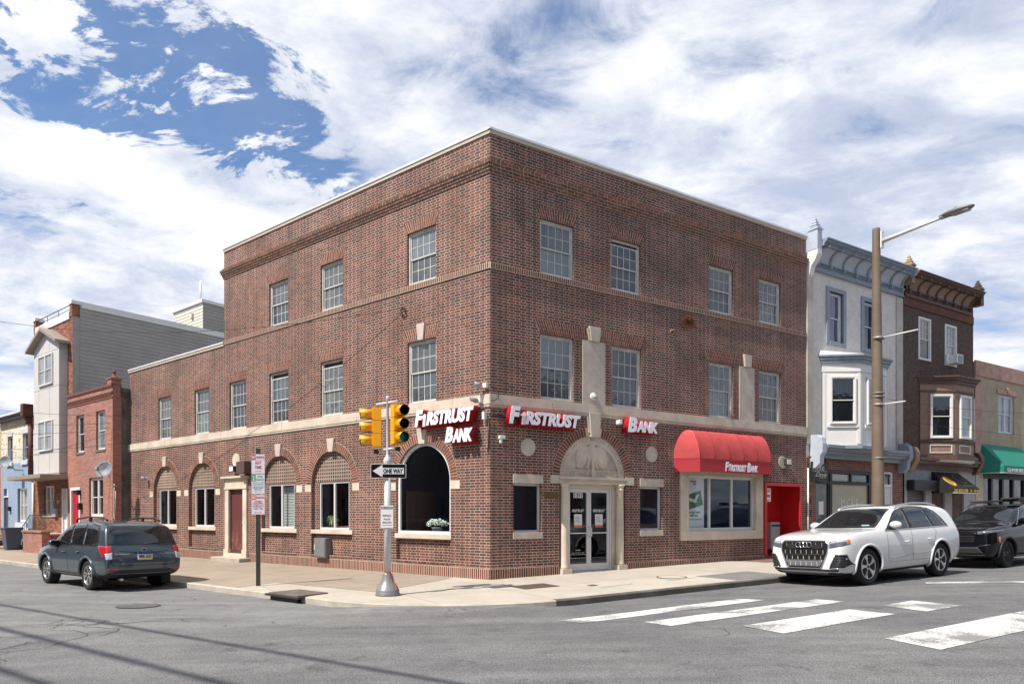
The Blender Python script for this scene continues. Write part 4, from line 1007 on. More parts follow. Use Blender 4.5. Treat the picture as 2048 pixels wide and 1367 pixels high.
def white_house():
    H = empty('white_rowhouse', FR @ T(12.15, 0, 0), 'white stucco rowhouse with pale blue bracketed cornice beside the brick bank', 'house')
    x0, x1 = 12.17, 18.0; M = FR
    w3 = [rect(13.42, 14.22, 7.50, 9.22), rect(15.48, 16.28, 7.50, 9.22)]
    shop = rect(12.62, 17.35, .0, 3.12)
    block(H, M, x0, x1, 10.3, 11, w3+[shop], M_STUC, y=.02)
    MB().box(x0, x0+.34, -.035, .021, 3.9, 9.75).box(x1-.42, x1-.01, -.03, .021, 3.9, 9.7).build('pilaster', M_STUC2, H, M, bevel=.01)
    MB().box(x0-.0, 12.62, -.01, .021, -.3, 3.45).box(17.35, x1, -.01, .021, -.3, 3.45).box(12.62, 17.35, -.01, .021, 3.12, 3.45).build('shop_pier', M_SHOPB, H, M)
    cornice(H, M, x0+.28, x1-.02, 10.66, 9.78, .56, M_BGREY, M_LBLUE, 8)
    finial(H, M, x0+.14, -.40, 10.95, .26, M_LBLUE, M_LBLUE)
    # painted end wall scroll under the end block
    MB().prism([(-.40, 10.31), (-.40, 10.15), (-.30, 9.95), (-.16, 9.80), (-.10, 9.55), (0, 9.45), (0, 10.31)], -.11, .12, M=T(x0+.14, 0, 0) @ Rz(90)).build('end_scroll', M_WPNL, H, M)
    for i, r in enumerate(w3):
        a, b = r[0][0], r[1][0]; z0, z1 = r[0][1], r[2][1]; f = MB()
        f.box(a-.16, a, -.03, .1, z0-.12, z1+.14); f.box(b, b+.16, -.03, .1, z0-.12, z1+.14); f.box(a, b, -.03, .1, z1, z1+.14); f.box(a-.0, b, -.05, .1, z0-.12, z0)
        f.build('window_surround', M_BGREY, H, M, bevel=.006)
        simple_window(H, M @ T(a, .07, z0), b-a, z1-z0, M_WPNL, [upglass('lilac_blind_glass', (.10, .10, .17), 2.2), M_GD][i], dep=.05)
    d = .72; fp = (13.04, 16.64, 14.06, 15.62)
    o, F = bay(H, M, *fp, d, 3.90, 6.40, M_WPNL)
    for z0, z1, out in ((6.40, 6.48, .03), (6.9, 6.95, .20), (6.80, 6.899, .14), (6.70, 6.799, .09)): bay_band(o, M, *fp, d, z0, z1, out, M_BGREY if z0 > 6.5 else M_WPNL, 'bay_cornice')
    bay_band(o, M, *fp, d, 6.4801, 6.6999, .01, M_WPNL, 'bay_frieze')
    b = MB(); vs = [(fp[0]-.2, 0, 6.955), (fp[2]-.1, -d-.2, 6.955), (fp[3]+.1, -d-.2, 6.955), (fp[1]+.2, 0, 6.955), (fp[0]-.1, 0, 7.12), (fp[1]+.1, 0, 7.12)]
    b.add(vs, [(0, 1, 4), (1, 2, 5, 4), (2, 3, 5)]); b.build('bay_roof', mat('white_membrane', (.6, .6, .6), .8), o, M)
    for k, (Mf, w) in enumerate(F[:3]):
        ww = min(.86, w-.3); c = w/2+(.0 if k else .04)
        simple_window(o, Mf @ T(c-ww/2, -.09, 4.62), ww, 1.62, M_WPNL, M_GD if k == 0 else M_GB, dep=.035, fr=.06)
        MB().box(c-ww/2-.09, c+ww/2+.09, -.05, .0, 4.50, 4.605).build('bay_sill', M_WPNL, o, Mf, bevel=.005)
        MB().box(.0, .10, -.022, .0, 3.95, 6.35).box(w-.10, w, -.022, .0, 3.95, 6.35).build('corner_board', M_WPNL, o, Mf)
    # shop cornice with end blocks
    b = MB()
    for z0, z1, p in ((3.78, 3.88, .50), (3.70, 3.779, .44), (3.60, 3.699, .36), (3.46, 3.599, .22)): b.box(x0+.45, x1-.35, -p, .02, z0, z1)
    for z0, z1, out in ((3.785, 3.885, .12), (3.72, 3.784, .02)): bay_band(H, M, *fp, d, z0, z1, out, M_BGREY, 'bay_base')
    b.build('shop_cornice', M_BGREY, H, M)
    for x in (x0+.30, x1-.25):
        q = MB(); q.prism([(0, 4.20), (-.28, 4.20), (-.42, 4.10), (-.47, 3.9), (-.47, 3.62), (-.38, 3.50), (-.36, 3.25), (-.2, 3.1), (0, 3.1)], -.12, .12, M=T(x, 0, 0) @ Rz(90)); q.build('cornice_block', M_LBLUE if x < 14 else M_BGREY, H, M, bevel=.015)
    # black shopfront
    s = MB(); z = gz(M, 15, 0)
    s.box(12.62, 17.35, .06, .14, 2.98, 3.12); s.box(12.62, 12.70, .06, .14, z, 2.98); s.box(13.55, 13.70, .06, .14, z, 2.98); s.box(15.90, 16.05, .06, .14, z, 2.98); s.box(13.70, 15.90, .06, .14, 2.60, 2.70); s.box(12.70, 13.55, .06, .14, 2.60, 2.70)
    s.box(14.77, 14.85, .06, .14, 2.70, 2.98); s.box(13.70, 15.90, .06, .14, z, z+.45); s.box(12.70, 12.78, .08, .13, z+.02, 2.60); s.box(13.47, 13.55, .08, .13, z+.02, 2.60); s.box(12.78, 13.47, .08, .13, z+.02, z+.25)
    o = s.build('shopfront', M_BLACK, H, M, bevel=.004)
    MB().add([(12.78, .11, z+.25), (13.47, .11, z+.25), (13.47, .11, 2.60), (12.78, .11, 2.60)], [(0, 1, 2, 3)]).add([(12.70, .11, 2.70), (13.55, .11, 2.70), (13.55, .11, 2.98), (12.70, .11, 2.98)], [(0, 1, 2, 3)]).build('door_pane', M_GD, o, M)
    MB().add([(13.70, .12, z+.45), (15.9, .12, z+.45), (15.9, .12, 2.60), (13.70, .12, 2.60)], [(0, 1, 2, 3)]).build('shop_window', mat('drawn_blind', (.33, .30, .215), .35, var=.10, coat=.25), o, M)
    MB().add([(13.78, .12, 2.72), (14.77, .12, 2.72), (14.77, .12, 2.96), (13.78, .12, 2.96)], [(0, 1, 2, 3)]).build('transom_pane', mat('drawn_blind2', (.33, .30, .23), .12, coat=1.0), o, M)
    MB().add([(14.85, .12, 2.72), (15.85, .12, 2.72), (15.85, .12, 2.96), (14.85, .12, 2.96)], [(0, 1, 2, 3)]).build('transom_pane', M_G[3], o, M)
    text('MICKIE', .3, M_WHITE, o, M @ T(14.8, .113, 1.97), fit=(1.0, .28), off=-.002)
    MB().box(12.98, 13.25, .10, .105, 1.55, 2.0).build('notice', M_WHITE, o, M)
    # side door with a two-light over it
    MB().box(16.05, 16.75, .05, .14, z, 3.12).box(16.72, 17.35, .03, .14, z, z+.1).build('door_jamb', M_WPNL, H, M)
    MB().box(16.80, 17.28, .06, .10, z+.1, 2.55).build('door', mat('grey_white_door', (.55, .57, .60), .5), H, M)
    MB().box(16.75, 16.82, .02, .14, z, 3.10).box(17.28, 17.35, .02, .14, z, 3.10).box(16.82, 17.28, .02, .14, 2.56, 2.66).box(16.82, 17.28, .02, .14, 3.05, 3.12).build('door_frame', M_WPNL, H, M)
    MB().add([(16.82, .09, 2.66), (17.28, .09, 2.66), (17.28, .09, 3.05), (16.82, .09, 3.05)], [(0, 1, 2, 3)]).build('transom_pane', M_GD, H, M)
    for i, c in enumerate('132'): text(c, .34, M_BLACK, H, M @ T(12.34, -.02, 2.42-.42*i), off=.008, ext=.006, name='house_number')
    MB().tube([(12.19, -.05, 3.1), (12.19, -.05, .25)], .025, 8).build('conduit', M_WPNL, H, M)
white_house()

def brown_house():
    H = empty('brown_rowhouse', FR @ T(18.0, 0, 0), 'dark brown pebble-dashed rowhouse with brown bracketed cornice and canted bay', 'house'); M = FR
    x0, x1 = 18.02, 23.45
    w3 = [rect(19.20, 19.98, 7.62, 9.16), rect(21.18, 21.98, 7.62, 9.16)]
    block(H, M, x0, x1, 10.3, 11, w3, M_BROWN, y=.02)
    cornice(H, M, x0+.1, x1-.30, 10.66, 9.85, .56, M_BTRIM, M_TANW, 8)
    MB().box(x0, x1-.05, -.03, .02, 9.50, 9.82).build('rusty_frieze', mat('rusty_brown', (.12, .045, .028), .8, var=.3), H, M)
    finial(H, M, x0+.02, -.40, 10.85, .24, mat('peeled_yellow', (.42, .30, .16), .8, var=.4, vscale=9), M_TANW)
    finial(H, M, x1-.15, -.40, 10.85, .26, M_BTRIM, M_BTRIM)
    for i, r in enumerate(w3):
        a, b = r[0][0], r[1][0]; z0, z1 = r[0][1], r[2][1]
        simple_window(H, M @ T(a-.06, .02, z0-.06), b-a+.12, z1-z0+.12, M_WPNL, M_GB if i else upglass('white_lace_glass', (.20, .18, .22), 3), dep=.02, fr=.08, grid=(3, 3), proud=.02)
    for a, b in ((19.25, 19.93),):
        MB().add([(a, .052, 7.68), (b, .052, 7.68), (b, .052, 8.40), (a, .052, 8.40)], [(0, 1, 2, 3)]).build('dark_pane', M_GD, H, M)
    d = .72; fp = (19.25, 22.95, 20.37, 21.85)
    o, F = bay(H, M, *fp, d, 3.75, 6.40, M_TANW)
    for z0, z1, out in ((6.84, 6.90, .22), (6.74, 6.839, .15), (6.62, 6.739, .08), (6.30, 6.36, .05), (4.38, 4.46, .05), (4.30, 4.379, .02), (3.80, 3.86, .06), (3.68, 3.799, .14)): bay_band(o, M, *fp, d, z0, z1, out, M_BTRIM, 'bay_moulding')
    bay_band(o, M, *fp, d, 6.3601, 6.6199, .005, M_TANW, 'bay_frieze')
    bay_band(o, M, *fp, d, 3.60, 3.679, .03, M_WPNL, 'bay_soffit')
    for k, (Mf, w) in enumerate(F[:3]):
        ww = min(.86, w-.26); c = w/2+(.12 if k == 0 else 0)
        simple_window(o, Mf @ T(c-ww/2, -.09, 4.50), ww, 1.70, M_WPNL, M_GD if k == 0 else M_GB, dep=.035, fr=.075)
        f = MB(); a, b = c-ww/2, c+ww/2
        f.box(a, b, -.03, 0, 4.22, 4.25).box(a, b, -.03, 0, 3.93, 3.96).box(a, a+.03, -.03, 0, 3.96, 4.22).box(b-.03, b, -.03, 0, 3.96, 4.22); f.build('panel_mould', M_WPNL, o, Mf)
        if k == 0:
            # net curtain gathered at the middle
            q = MB(); q.prism([(a+.1, 6.08), (b-.1, 6.08), (c+.07, 5.52), (c+.09, 5.42), (c-.09, 5.42), (c-.07, 5.52)], -.0005, .0005); q.build('curtain', mat('net_curtain', (.42, .33, .33), .9), o, Mf @ T(0, -.035, 0))
    b = MB()
    for z0, z1, p in ((3.62, 3.72, .42), (3.50, 3.619, .34), (3.30, 3.499, .16)): b.box(x0+.5, x1-.35, -p, .02, z0, z1)
    b.build('shop_cornice', M_BTRIM, H, M)
    for x in (x0+.28, x1-.15): MB().prism([(0, 4.1), (-.3, 4.1), (-.42, 3.9), (-.42, 3.6), (-.3, 3.4), (-.2, 3.2), (0, 3.2)], -.15, .15, M=T(x, 0, 0) @ Rz(90)).build('cornice_block', M_TANW if x < 20 else M_BTRIM, H, M, bevel=.015)
    g = mat('grey_render', (.30, .31, .32), .9, var=.14, vscale=3, fine=.06)
    z = gz(M, 20, 0)
    MB().wall([(x0, -.3), (x1, -.3), (x1, 3.30), (x0, 3.30)], [rect(18.2, 19.55, z-.1, 2.83), rect(19.98, 20.98, z-.1, 2.75), rect(21.55, 22.50, z-.1, 2.75)], -.06, .3).build('shop_wall', g, H, M)
    b = MB(); 
    for i in range(22): b.box(18.2, 19.55, .02, .05, z+.1*i, z+.1*i+.085)
    b.build('roller_shutter', mat('shutter_grey', (.20, .21, .22), .4, metal=.5), H, M)
    MB().box(18.15, 19.95, -.36, -.06, 2.46, 2.86).build('shutter_housing', M_BLACK, H, M, bevel=.04)
    for a, b_ in ((19.98, 20.98), (21.55, 22.50)):
        MB().box(a, a+.07, .05, .12, z, 2.75).box(b_-.07, b_, .05, .12, z, 2.75).box(a+.07, b_-.07, .05, .12, 2.68, 2.75).box(a+.07, b_-.07, .05, .12, z, z+.2).build('door_frame', M_BLACK, H, M)
        MB().add([(a+.07, .08, z+.2), (b_-.07, .08, z+.2), (b_-.07, .08, 2.68), (a+.07, .08, 2.68)], [(0, 1, 2, 3)]).build('door_pane', M_GD, H, M)
brown_house()

def tan_house():
    H = empty('tan_shop_building', FR @ T(23.5, 0, 0), 'low tan rendered two storey shop building with pink parapet edge', 'building'); M = FR
    m = mat('tan_render', (.36, .30, .21), .95, var=.2, vscale=1.4, bump=.3, fine=.06); mp = mat('pink_render', (.40, .25, .20), .95, var=.25, vscale=2.5)
    x0, x1 = 23.55, 31.5
    block(H, M, x0, x1, 8.0, 12, [rect(25.62, 27.1, 5.12, 6.80), rect(24.15, 31.2, .1, 3.5)], m)
    MB().box(x0-.03, x1, -.06, .02, 7.40, 8.04).box(x0-.03, x0+.58, -.03, .02, 3.3, 7.399).build('parapet', mp, H, M, bevel=.01)
    MB().box(25.45, 27.3, -.06, .02, 6.81, 7.02).box(26.3, 26.5, -.10, .02, 6.83, 7.12).build('window_hood', mp, H, M, bevel=.01)
    simple_window(H, M @ T(25.62, .0, 5.12), 1.48, 1.68, mat('lilac_white_frame', (.62, .62, .68), .5), M_GB, dep=.09, fr=.07, mull=1)
    z = gz(M, 25, 0)
    MB().box(x0, 24.15, -.04, .02, -.2, 3.3).build('stone_pier', mat('pale_rubble_stone', (.42, .38, .33), .9, var=.3, vscale=9, bump=.8, bscale=12), H, M)
    s = MB(); s.box(24.15, 31.2, .05, .15, 3.1, 3.5); s.box(24.15, 31.2, .05, .15, z, z+.3)
    for x in (24.15, 25.1, 26.1, 27.1, 28.2, 29.4): s.box(x, x+.16, .05, .15, z+.3, 3.1)
    o = s.build('shopfront', M_BLACK, H, M)
    MB().add([(24.2, .12, z+.3), (31.1, .12, z+.3), (31.1, .12, 3.1), (24.2, .12, 3.1)], [(0, 1, 2, 3)]).build('shop_window', M_GD, o, M)
tan_house()

# -------- awnings and shop signs on the avenue
def red_awning():
    a = mat('red_canvas', (.45, .060, .060), .8, var=.12, vscale=4)
    A = empty('red_awning', FR @ T(8.15, 0, 2.78), 'rounded red fabric awning lettered in white over the large bank window', 'awning')
    M = FR; xb0, xb1, zt, zv, zb, d = 6.07, 10.23, 4.02, 3.16, 2.78, .50; xf0, xf1 = 6.60, 9.70; n = 10; b = MB()
    def row(i):
        t = math.pi/2*i/n; y = -d*math.sin(t); z = zv+(zt-zv)*math.cos(t)
        return y, z, t
    vs = []; cols = [xf0+(xf1-xf0)*k/5 for k in range(6)]; ks = []
    for k in range(5):
        for j in range(5): ks.append(cols[k]+(cols[k+1]-cols[k])*j/5)
    ks.append(cols[5])
    for i in range(n+1):
        y, z, t = row(i)
        for j, x in enumerate(ks):
            sag = -.012*math.sin(math.pi*((j % 5)/5)) if j < len(ks)-1 else 0
            vs.append((x, y-sag*math.sin(t), z+sag*.6))
    m = len(ks); fs = [(i*m+j, (i+1)*m+j, (i+1)*m+j+1, i*m+j+1) for i in range(n) for j in range(m-1)]
    b.add(vs, fs, smooth=True)
    for sx in (0, 1):
        xf, xb = (xf0, xb0) if sx == 0 else (xf1, xb1); vs = []
        for i in range(n+1):
            y, z, t = row(i); xx = xf+(xb-xf)*math.sin(t)
            for k in range(6): f = k/5; vs.append((xf+(xx-xf)*f, y*(1-f), z))
        fs = [(i*6+j, i*6+j+1, (i+1)*6+j+1, (i+1)*6+j) for i in range(n) for j in range(5)]
        b.add(vs, fs if sx == 0 else [f[::-1] for f in fs], smooth=True)
    b.build('canopy', a, A, M)
    sm_ = MB()
    for x in cols: sm_.tube([(x, row(i)[0]-.004*math.sin(row(i)[2]), row(i)[1]+.004*math.cos(row(i)[2])) for i in range(n+1)], .007, 5)
    sm_.tube([(xb0, -.004, zv), (xf0, -d-.004, zv), (xf1, -d-.004, zv), (xb1, -.004, zv)], .008, 5); sm_.build('canopy_seams', mat('seam_red', (.34, .03, .035), .8), A, M)
    v = MB(); pts = [(xb0, 0), (xf0, -d), (xf1, -d), (xb1, 0)]
    for p, q in zip(pts, pts[1:]): v.add([(p[0], p[1]-.002, zb), (q[0], q[1]-.002, zb), (q[0], q[1]-.002, zv), (p[0], p[1]-.002, zv)], [(0, 1, 2, 3)])
    v.build('valance', mat('shaded_red_valance', (.40, .030, .040), .75), A, M)  # red darker than the canopy: the valance's shade is put into its colour
    p = MB()
    for x in cols: p.tube([(x, row(i)[0]*.97, row(i)[1]-.01) for i in range(n+1)], .012, 6)
    p.tube([(xb0+.05, -.03, zb+.02), (xf0, -d+.015, zb+.02), (xf1, -d+.015, zb+.02), (xb1-.05, -.03, zb+.02)], .012, 6); p.build('awning_frame', M_ALU, A, M)
    text('F', .3, M_SIGNW, A, M @ T(7.72, -d-.006, 2.965), shear=.2, off=.014, fit=(.16, .28)); one_mark(A, M @ T(7.83, -d-.006, 2.93), .17, .07)
    text('RSTRUST', .3, M_SIGNW, A, M @ T(8.23, -d-.006, 2.93), shear=.2, off=.016, fit=(.68, .20))
    text('B', .3, M_SIGNW, A, M @ T(8.68, -d-.006, 2.965), shear=.2, off=.014, fit=(.16, .28)); text('ANK', .3, M_SIGNW, A, M @ T(8.915, -d-.006, 2.93), shear=.2, off=.016, fit=(.34, .20))
def one_mark(parent, M, h, w, m=None, y0=-.004, y1=0.0):
    """numeral one drawn as a small striped tower"""
    b = MB(); n = 8
    for i in range(n): b.box(-w/2+.02*(i/n), w/2+.02*(i/n), y0, y1, -h/2+h*.78*i/n, -h/2+h*.78*(i+.62)/n)
    b.prism([(-w/2-.01+.02, h*.28), (w/2+.02, h*.28), (w/2+.03, h*.62), (w*.1+.02, h*.72), (-w*.9, h*.42)], y0, y1)
    return b.build('striped_numeral', m or M_SIGNW, parent, M)
red_awning()

def channel_sign(nm, label, M, words, depth=.26, cat='sign', bent=0.0):
    """open channel letters: white faces on deep red returns"""
    A = empty(nm, M, label, cat)
    M_TRIM = mat('sign_trim', (.72, .03, .03), .4, coat=.2)
    for body, x, z, w, h in words:
        if body == '1':
            one_mark(A, M @ T(x, -depth, z), h*.62, w, M_SIGNW, -.02, 0); b = MB().box(-w*.45, w*.65, 0, depth-.06, -h*.30, h*.36); b.build('letter_return', M_SIGNR, A, M @ T(x, -depth+.004, z))
            continue
        o = text(body, .4, M_SIGNR, A, M @ T(x, -depth/2-.01, z), shear=.22, off=.026, ext=depth/2-.02, fit=(w+.014, h+.014), name='letter_return')
        text(body, .4, M_SIGNW, A, M @ T(x, -depth-.004, z), shear=.22, off=.022, ext=.008, fit=(w, h), name='letter_face')
    return A
def signs():
    # avenue front
    A = channel_sign('bank_sign', 'red and white FIRSTRUST letters on the avenue side, left of the arched doorway', FR, [('F', .54, 3.965, .33, .43), ('1', .78, 3.87, .10, .40), ('RSTRUST', 1.68, 3.92, 1.68, .33)])
    MB().box(.45, 2.5, -.06, -.02, 3.72, 3.76).build('mounting_rail', M_SIGNR, A, FR)
    B = channel_sign('bank_word_sign', 'short red and white BANK letters right of the doorway keystone on the avenue side', FR, [('B', 4.28, 3.98, .33, .41), ('ANK', 4.82, 3.945, .80, .31)])
    MB().box(4.1, 5.25, -.06, -.02, 3.76, 3.80).build('mounting_rail', M_SIGNR, B, FR)
    # side street front
    C = channel_sign('side_bank_sign', 'two-line FIRSTRUST BANK letter sign above the big arched side window', FL, [('F', -2.16, 4.02, .30, .42), ('1', -1.97, 3.93, .10, .42), ('RSTRUST', -1.09, 3.99, 1.60, .35), ('B', -1.10, 3.53, .27, .38), ('ANK', -.655, 3.49, .66, .33)])
    MB().box(-2.3, -.3, -.06, -.02, 3.76, 3.80).box(-1.2, -.3, -.06, -.02, 3.30, 3.34).build('mounting_rail', M_SIGNR, C, FL)
    # small hanging black shop sign
    s = empty('hanging_shop_sign', FR @ T(12.7, -.1, 2.7), 'small black hanging sign lettered Mickie Davis over the shop door', 'sign')
    MB().box(12.24, 13.20, -.13, -.09, 2.70, 3.32).build('panel', M_BLACK, s, FR, bevel=.02)
    text('MICKIE', .2, M_WHITE, s, FR @ T(12.64, -.136, 3.10), fit=(.62, .15)); MB().box(12.32, 13.1, -.134, -.13, 3.0, 3.01).build('rule', M_WHITE, s, FR)
    text('Davis', .2, M_WHITE, s, FR @ T(12.78, -.136, 2.90), shear=.5, fit=(.62, .15)); text('HAIR STUDIO', .2, M_WHITE, s, FR @ T(12.85, -.136, 2.79), fit=(.34, .035))
    b = MB().tube([(12.4, -.11, 3.32), (12.5, -.11, 3.48), (13.0, -.11, 3.50), (13.1, -.11, 3.32)], .012, 6).tube([(12.3, 0, 3.5), (12.4, -.11, 3.46), (13.3, -.11, 3.52)], .015, 6); b.build('bracket', M_BLACK, s, FR)
    # black sloping awning with round gold emblem
    A = empty('black_awning', FR @ T(21.5, 0, 2.4), 'black sloping shop awning with a round gold emblem and phone number', 'awning')
    m = mat('black_canvas', (.012, .012, .013), .7); gold = mat('gold_print', (.62, .40, .05), .6)
    x0, x1, d, zt, zb = 19.95, 22.0, .85, 3.28, 2.58
    b = MB(); b.add([(x0, 0, zt), (x1, 0, zt), (x1, -d, zb), (x0, -d, zb), (x0, 0, 2.38), (x1, 0, 2.38), (x1, -d, 2.38), (x0, -d, 2.38)], [(0, 3, 2, 1), (3, 7, 6, 2), (0, 4, 7, 3), (1, 2, 6, 5)]); b.build('canopy', m, A, FR)
    MB().tube([(x0, -d, 2.38), (x1, -d, 2.38)], .015, 6).build('front_bar', M_ALU, A, FR)
    sl_ = math.degrees(math.atan2(zt-zb, d)); MS = FR @ T((x0+x1)/2, -d, zb) @ Rx(-(90-sl_)); L_ = math.hypot(zt-zb, d)
    MB().prism(disk(-.62, .42, .27, rz=.30), -.006, -.002).build('gold_disc', gold, A, MS); MB().prism(disk(-.62, .42, .17, rz=.19), -.010, -.0065).build('dark_ring', mat('dark_gold', (.30, .17, .02), .6), A, MS)
    b = MB()
    for i in range(32): a0, a1 = 2*math.pi*i/32, 2*math.pi*(i+1)/32; b.prism([(.45+.30*math.cos(a0), .60+.26*math.sin(a0)), (.45+.34*math.cos(a0), .60+.30*math.sin(a0)), (.45+.34*math.cos(a1), .60+.30*math.sin(a1)), (.45+.30*math.cos(a1), .60+.26*math.sin(a1))], -.006, -.002)
    b.build('gold_ring', mat('dull_gold', (.20, .15, .07), .6), A, MS)
    text('BARBER SHOP', .1, gold, A, MS @ T(.45, -.006, .16), fit=(.85, .07))
    text('267-633-3100', .15, gold, A, FR @ T(20.58, -d-.006, 2.475), off=.006, fit=(1.05, .13)); text('1330', .1, gold, A, FR @ T(21.36, -d-.006, 2.475), fit=(.14, .09)); text('267-633', .15, gold, A, FR @ T(21.78, -d-.006, 2.475), off=.004, fit=(.40, .11))
    # green awning
    A = empty('green_awning', FR @ T(27, 0, 3.3), 'green fabric awning with white street number over the dark shopfront', 'awning'); g = mat('green_canvas', (.004, .165, .115), .7, var=.06)
    x0, x1, d, zt, zv, zb = 23.68, 31.2, .85, 4.55, 3.58, 3.28; xf = x0+.42
    b = MB(); b.add([(x0, -.01, zb), (x0, -.01, zt), (x0+.4, -.01, zt), (x1, -.01, zt), (x1, -d, zv), (x1, -d, zb), (xf, -d, zv), (xf, -d, zb)], [(2, 6, 4, 3), (6, 7, 5, 4), (1, 0, 7, 6, 2)]); b.build('canopy', g, A, FR)
    text('1326-34 POINT BREEZE AVE', .2, M_WHITE, A, FR @ T(25.35, -d-.008, 3.40), off=.002, fit=(1.9, .17))
    MB().tube([(x0, -.02, zb), (xf, -d+.01, zb), (x1, -d+.01, zb)], .015, 6).build('front_bar', M_ALU, A, FR)
signs()

# ================================================================== houses on the side street
M_SIDE = bpy.data.materials.new('grey_clapboard'); M_SIDE.use_nodes = True
def _side():
    t = NT(M_SIDE.node_tree); b = t.n['Principled BSDF']; tc = t.new('ShaderNodeTexCoord').outputs['Object']; n = t.noise(tc, 1.2, 5, .6)
    t.link(t.mix(t.mr(n, .3, .7), (.34, .315, .285, 1), (.29, .27, .245, 1)), b.inputs['Base Color']); b.inputs['Roughness'].default_value = .6
_side()
M_FAC = mat('pale_grey_panel', (.52, .50, .48), .7, var=.05); M_FACL = mat('panel_joint', (.30, .29, .28), .7); M_TAUPE = mat('taupe_trim', (.27, .23, .19), .6, var=.1)
def clap(parent, M, y0, y1, zf, x, step=.17, m=None, sgn=1, name='clapboard_siding'):
    """overlapping horizontal boards on the plane x, running y0..y1, facing +x; zf(y) gives the (z0, z1) range at each end"""
    b = MB(); z = min(zf(y0)[0], zf(y1)[0])
    top = max(zf(y0)[1], zf(y1)[1])
    while z < top:
        z2 = z+step; ya, yb = y0, y1
        b.add([(x+sgn*.022, ya, z), (x+sgn*.022, yb, z), (x+sgn*.004, yb, z2), (x+sgn*.004, ya, z2), (x, ya, z), (x, yb, z)], [(0, 1, 2, 3), (0, 4, 5, 1)] if sgn > 0 else [(3, 2, 1, 0), (1, 5, 4, 0)]); z = z2
    return b.build(name, m or M_SIDE, parent, M)
def red_house():
    H = empty('red_brick_rowhouse', FL @ T(-22, -.65, 0), 'small pinkish red brick two storey rowhouse with red door next to the bank', 'house')
    M = FL @ T(0, -.65, 0); x0, x1 = -24.5, -19.68; zt = 6.9; zg = gz(FL, -22, 0)
    holes = [rect(-23.5, -22.6, 4.28, 5.92), rect(-21.35, -20.4, 4.28, 5.92), rect(-22.1, -20.62, 1.45, 3.12), rect(-24.15, -23.05, .5, 2.75)]
    b = MB().wall([(x0, -.3), (x1, -.3), (x1, zt), (x0, zt)], holes, 0, .16); b.build('front_wall', M_RED, H, M)
    dk_ = mat('old_stucco_wall', (.115, .10, .082), .95, var=.5, vscale=2.5, bump=.8, bscale=9)
    MB().box(x1-.5, x1, .001, .34, -.3, zt+.0).build('brick_return', M_RED, H, M)
    b = MB(); b.add([(x1-.02, .34, -.3), (x1-.02, 12, -.3), (x1-.02, 12, zt-.35), (x1-.02, .34, zt-.1)], [(0, 1, 2, 3)]); b.add([(x0, .0, -.3), (x0, 12, -.3), (x0, 12, zt-.3), (x0, 0, zt)], [(3, 2, 1, 0)]); b.build('side_wall', dk_, H, M)
    MB().add([(x0, .3, zt-.3), (x1, .3, zt-.3), (x1, 12, zt-.5), (x0, 12, zt-.5)], [(0, 1, 2, 3)]).build('roof', M_ROOF, H, M)
    MB().box(x0, x1, .3, .34, zt-.5, zt-.002).build('parapet_back', dk_, H, M)
    dark = mat('corbel_brown', (.17, .065, .05), .85, var=.2)
    c = MB(); c.box(x0, x1, -.05, .02, zt-.07, zt+.02); c.box(x0, x1, -.03, .02, zt-.12, zt-.071); c.box(x0, x1, -.03, .02, 6.50, 6.55); c.box(x0, x1, -.05, .02, 6.551, 6.60); c.box(x0, x1, -.025, .02, 6.34, 6.39); c.build('cornice_band', dark, H, M)
    d = MB(); x = x0
    while x < x1-.1: d.box(x, x+.07, -.04, .01, 6.42, 6.49); x += .14
    d.build('brick_dentils', dark, H, M)
    f = MB().box(x1-.40, x1, -.05, .34, zt+.021, zt+.22).box(x1-.44, x1+.04, -.09, .38, zt+.2205, zt+.26); f.build('parapet_block', M_RED, H, M)
    MB().lathe([(.17, 0), (.17, .03), (.10, .08), (.06, .16), (.05, .24), (.09, .27), (.05, .31), (.02, .36), (.0, .40)], 12, M @ T(x1-.2, .14, zt+.262), cap=False).build('finial', dark, H, I4)
    for i, r in enumerate(holes[:2]):
        a, b_ = r[0][0], r[1][0]; simple_window(H, M @ T(a, .03, r[0][1]), b_-a, r[2][1]-r[0][1], M_WPNL, M_GD if i == 0 else M_G[3], dep=.09)
        MB().box(a-.03, b_+.03, -.03, .1, r[0][1]-.09, r[0][1]-.001).build('window_sill', mat('brown_sill', (.16, .13, .11), .8), H, M)
    simple_window(H, M @ T(-22.1, .03, 1.45), 1.48, 1.67, M_WPNL, M_GD, dep=.09, mull=1, fr=.09)
    MB().box(-22.15, -20.55, -.04, .1, 1.36, 1.449).build('window_sill', M_STONE, H, M)
    MB().box(-24.15, -24.03, -.02, .12, zg, 2.75).box(-23.17, -23.05, -.02, .12, zg, 2.75).box(-24.03, -23.17, -.02, .12, 2.62, 2.75).build('door_frame', M_WPNL, H, M)
    MB().box(-24.03, -23.17, .07, .12, .5, 2.62).build('door', mat('bright_red_door', (.42, .012, .03), .4), H, M)
    MB().box(-24.4, -22.9, -.35, .0, -.3, .28).box(-24.4, -22.9, -.0, .3, .0, .5).build('door_step', M_CONC_L, H, M)
    MB().box(-22.99, -22.78, -.16, -.0, 1.75, 2.05).build('mailbox', M_BLACK, H, M, bevel=.03)
    MB().box(-23.08, -22.95, -.16, -.02, 2.40, 2.62).build('porch_lamp', M_BLACK, H, M)
red_house()
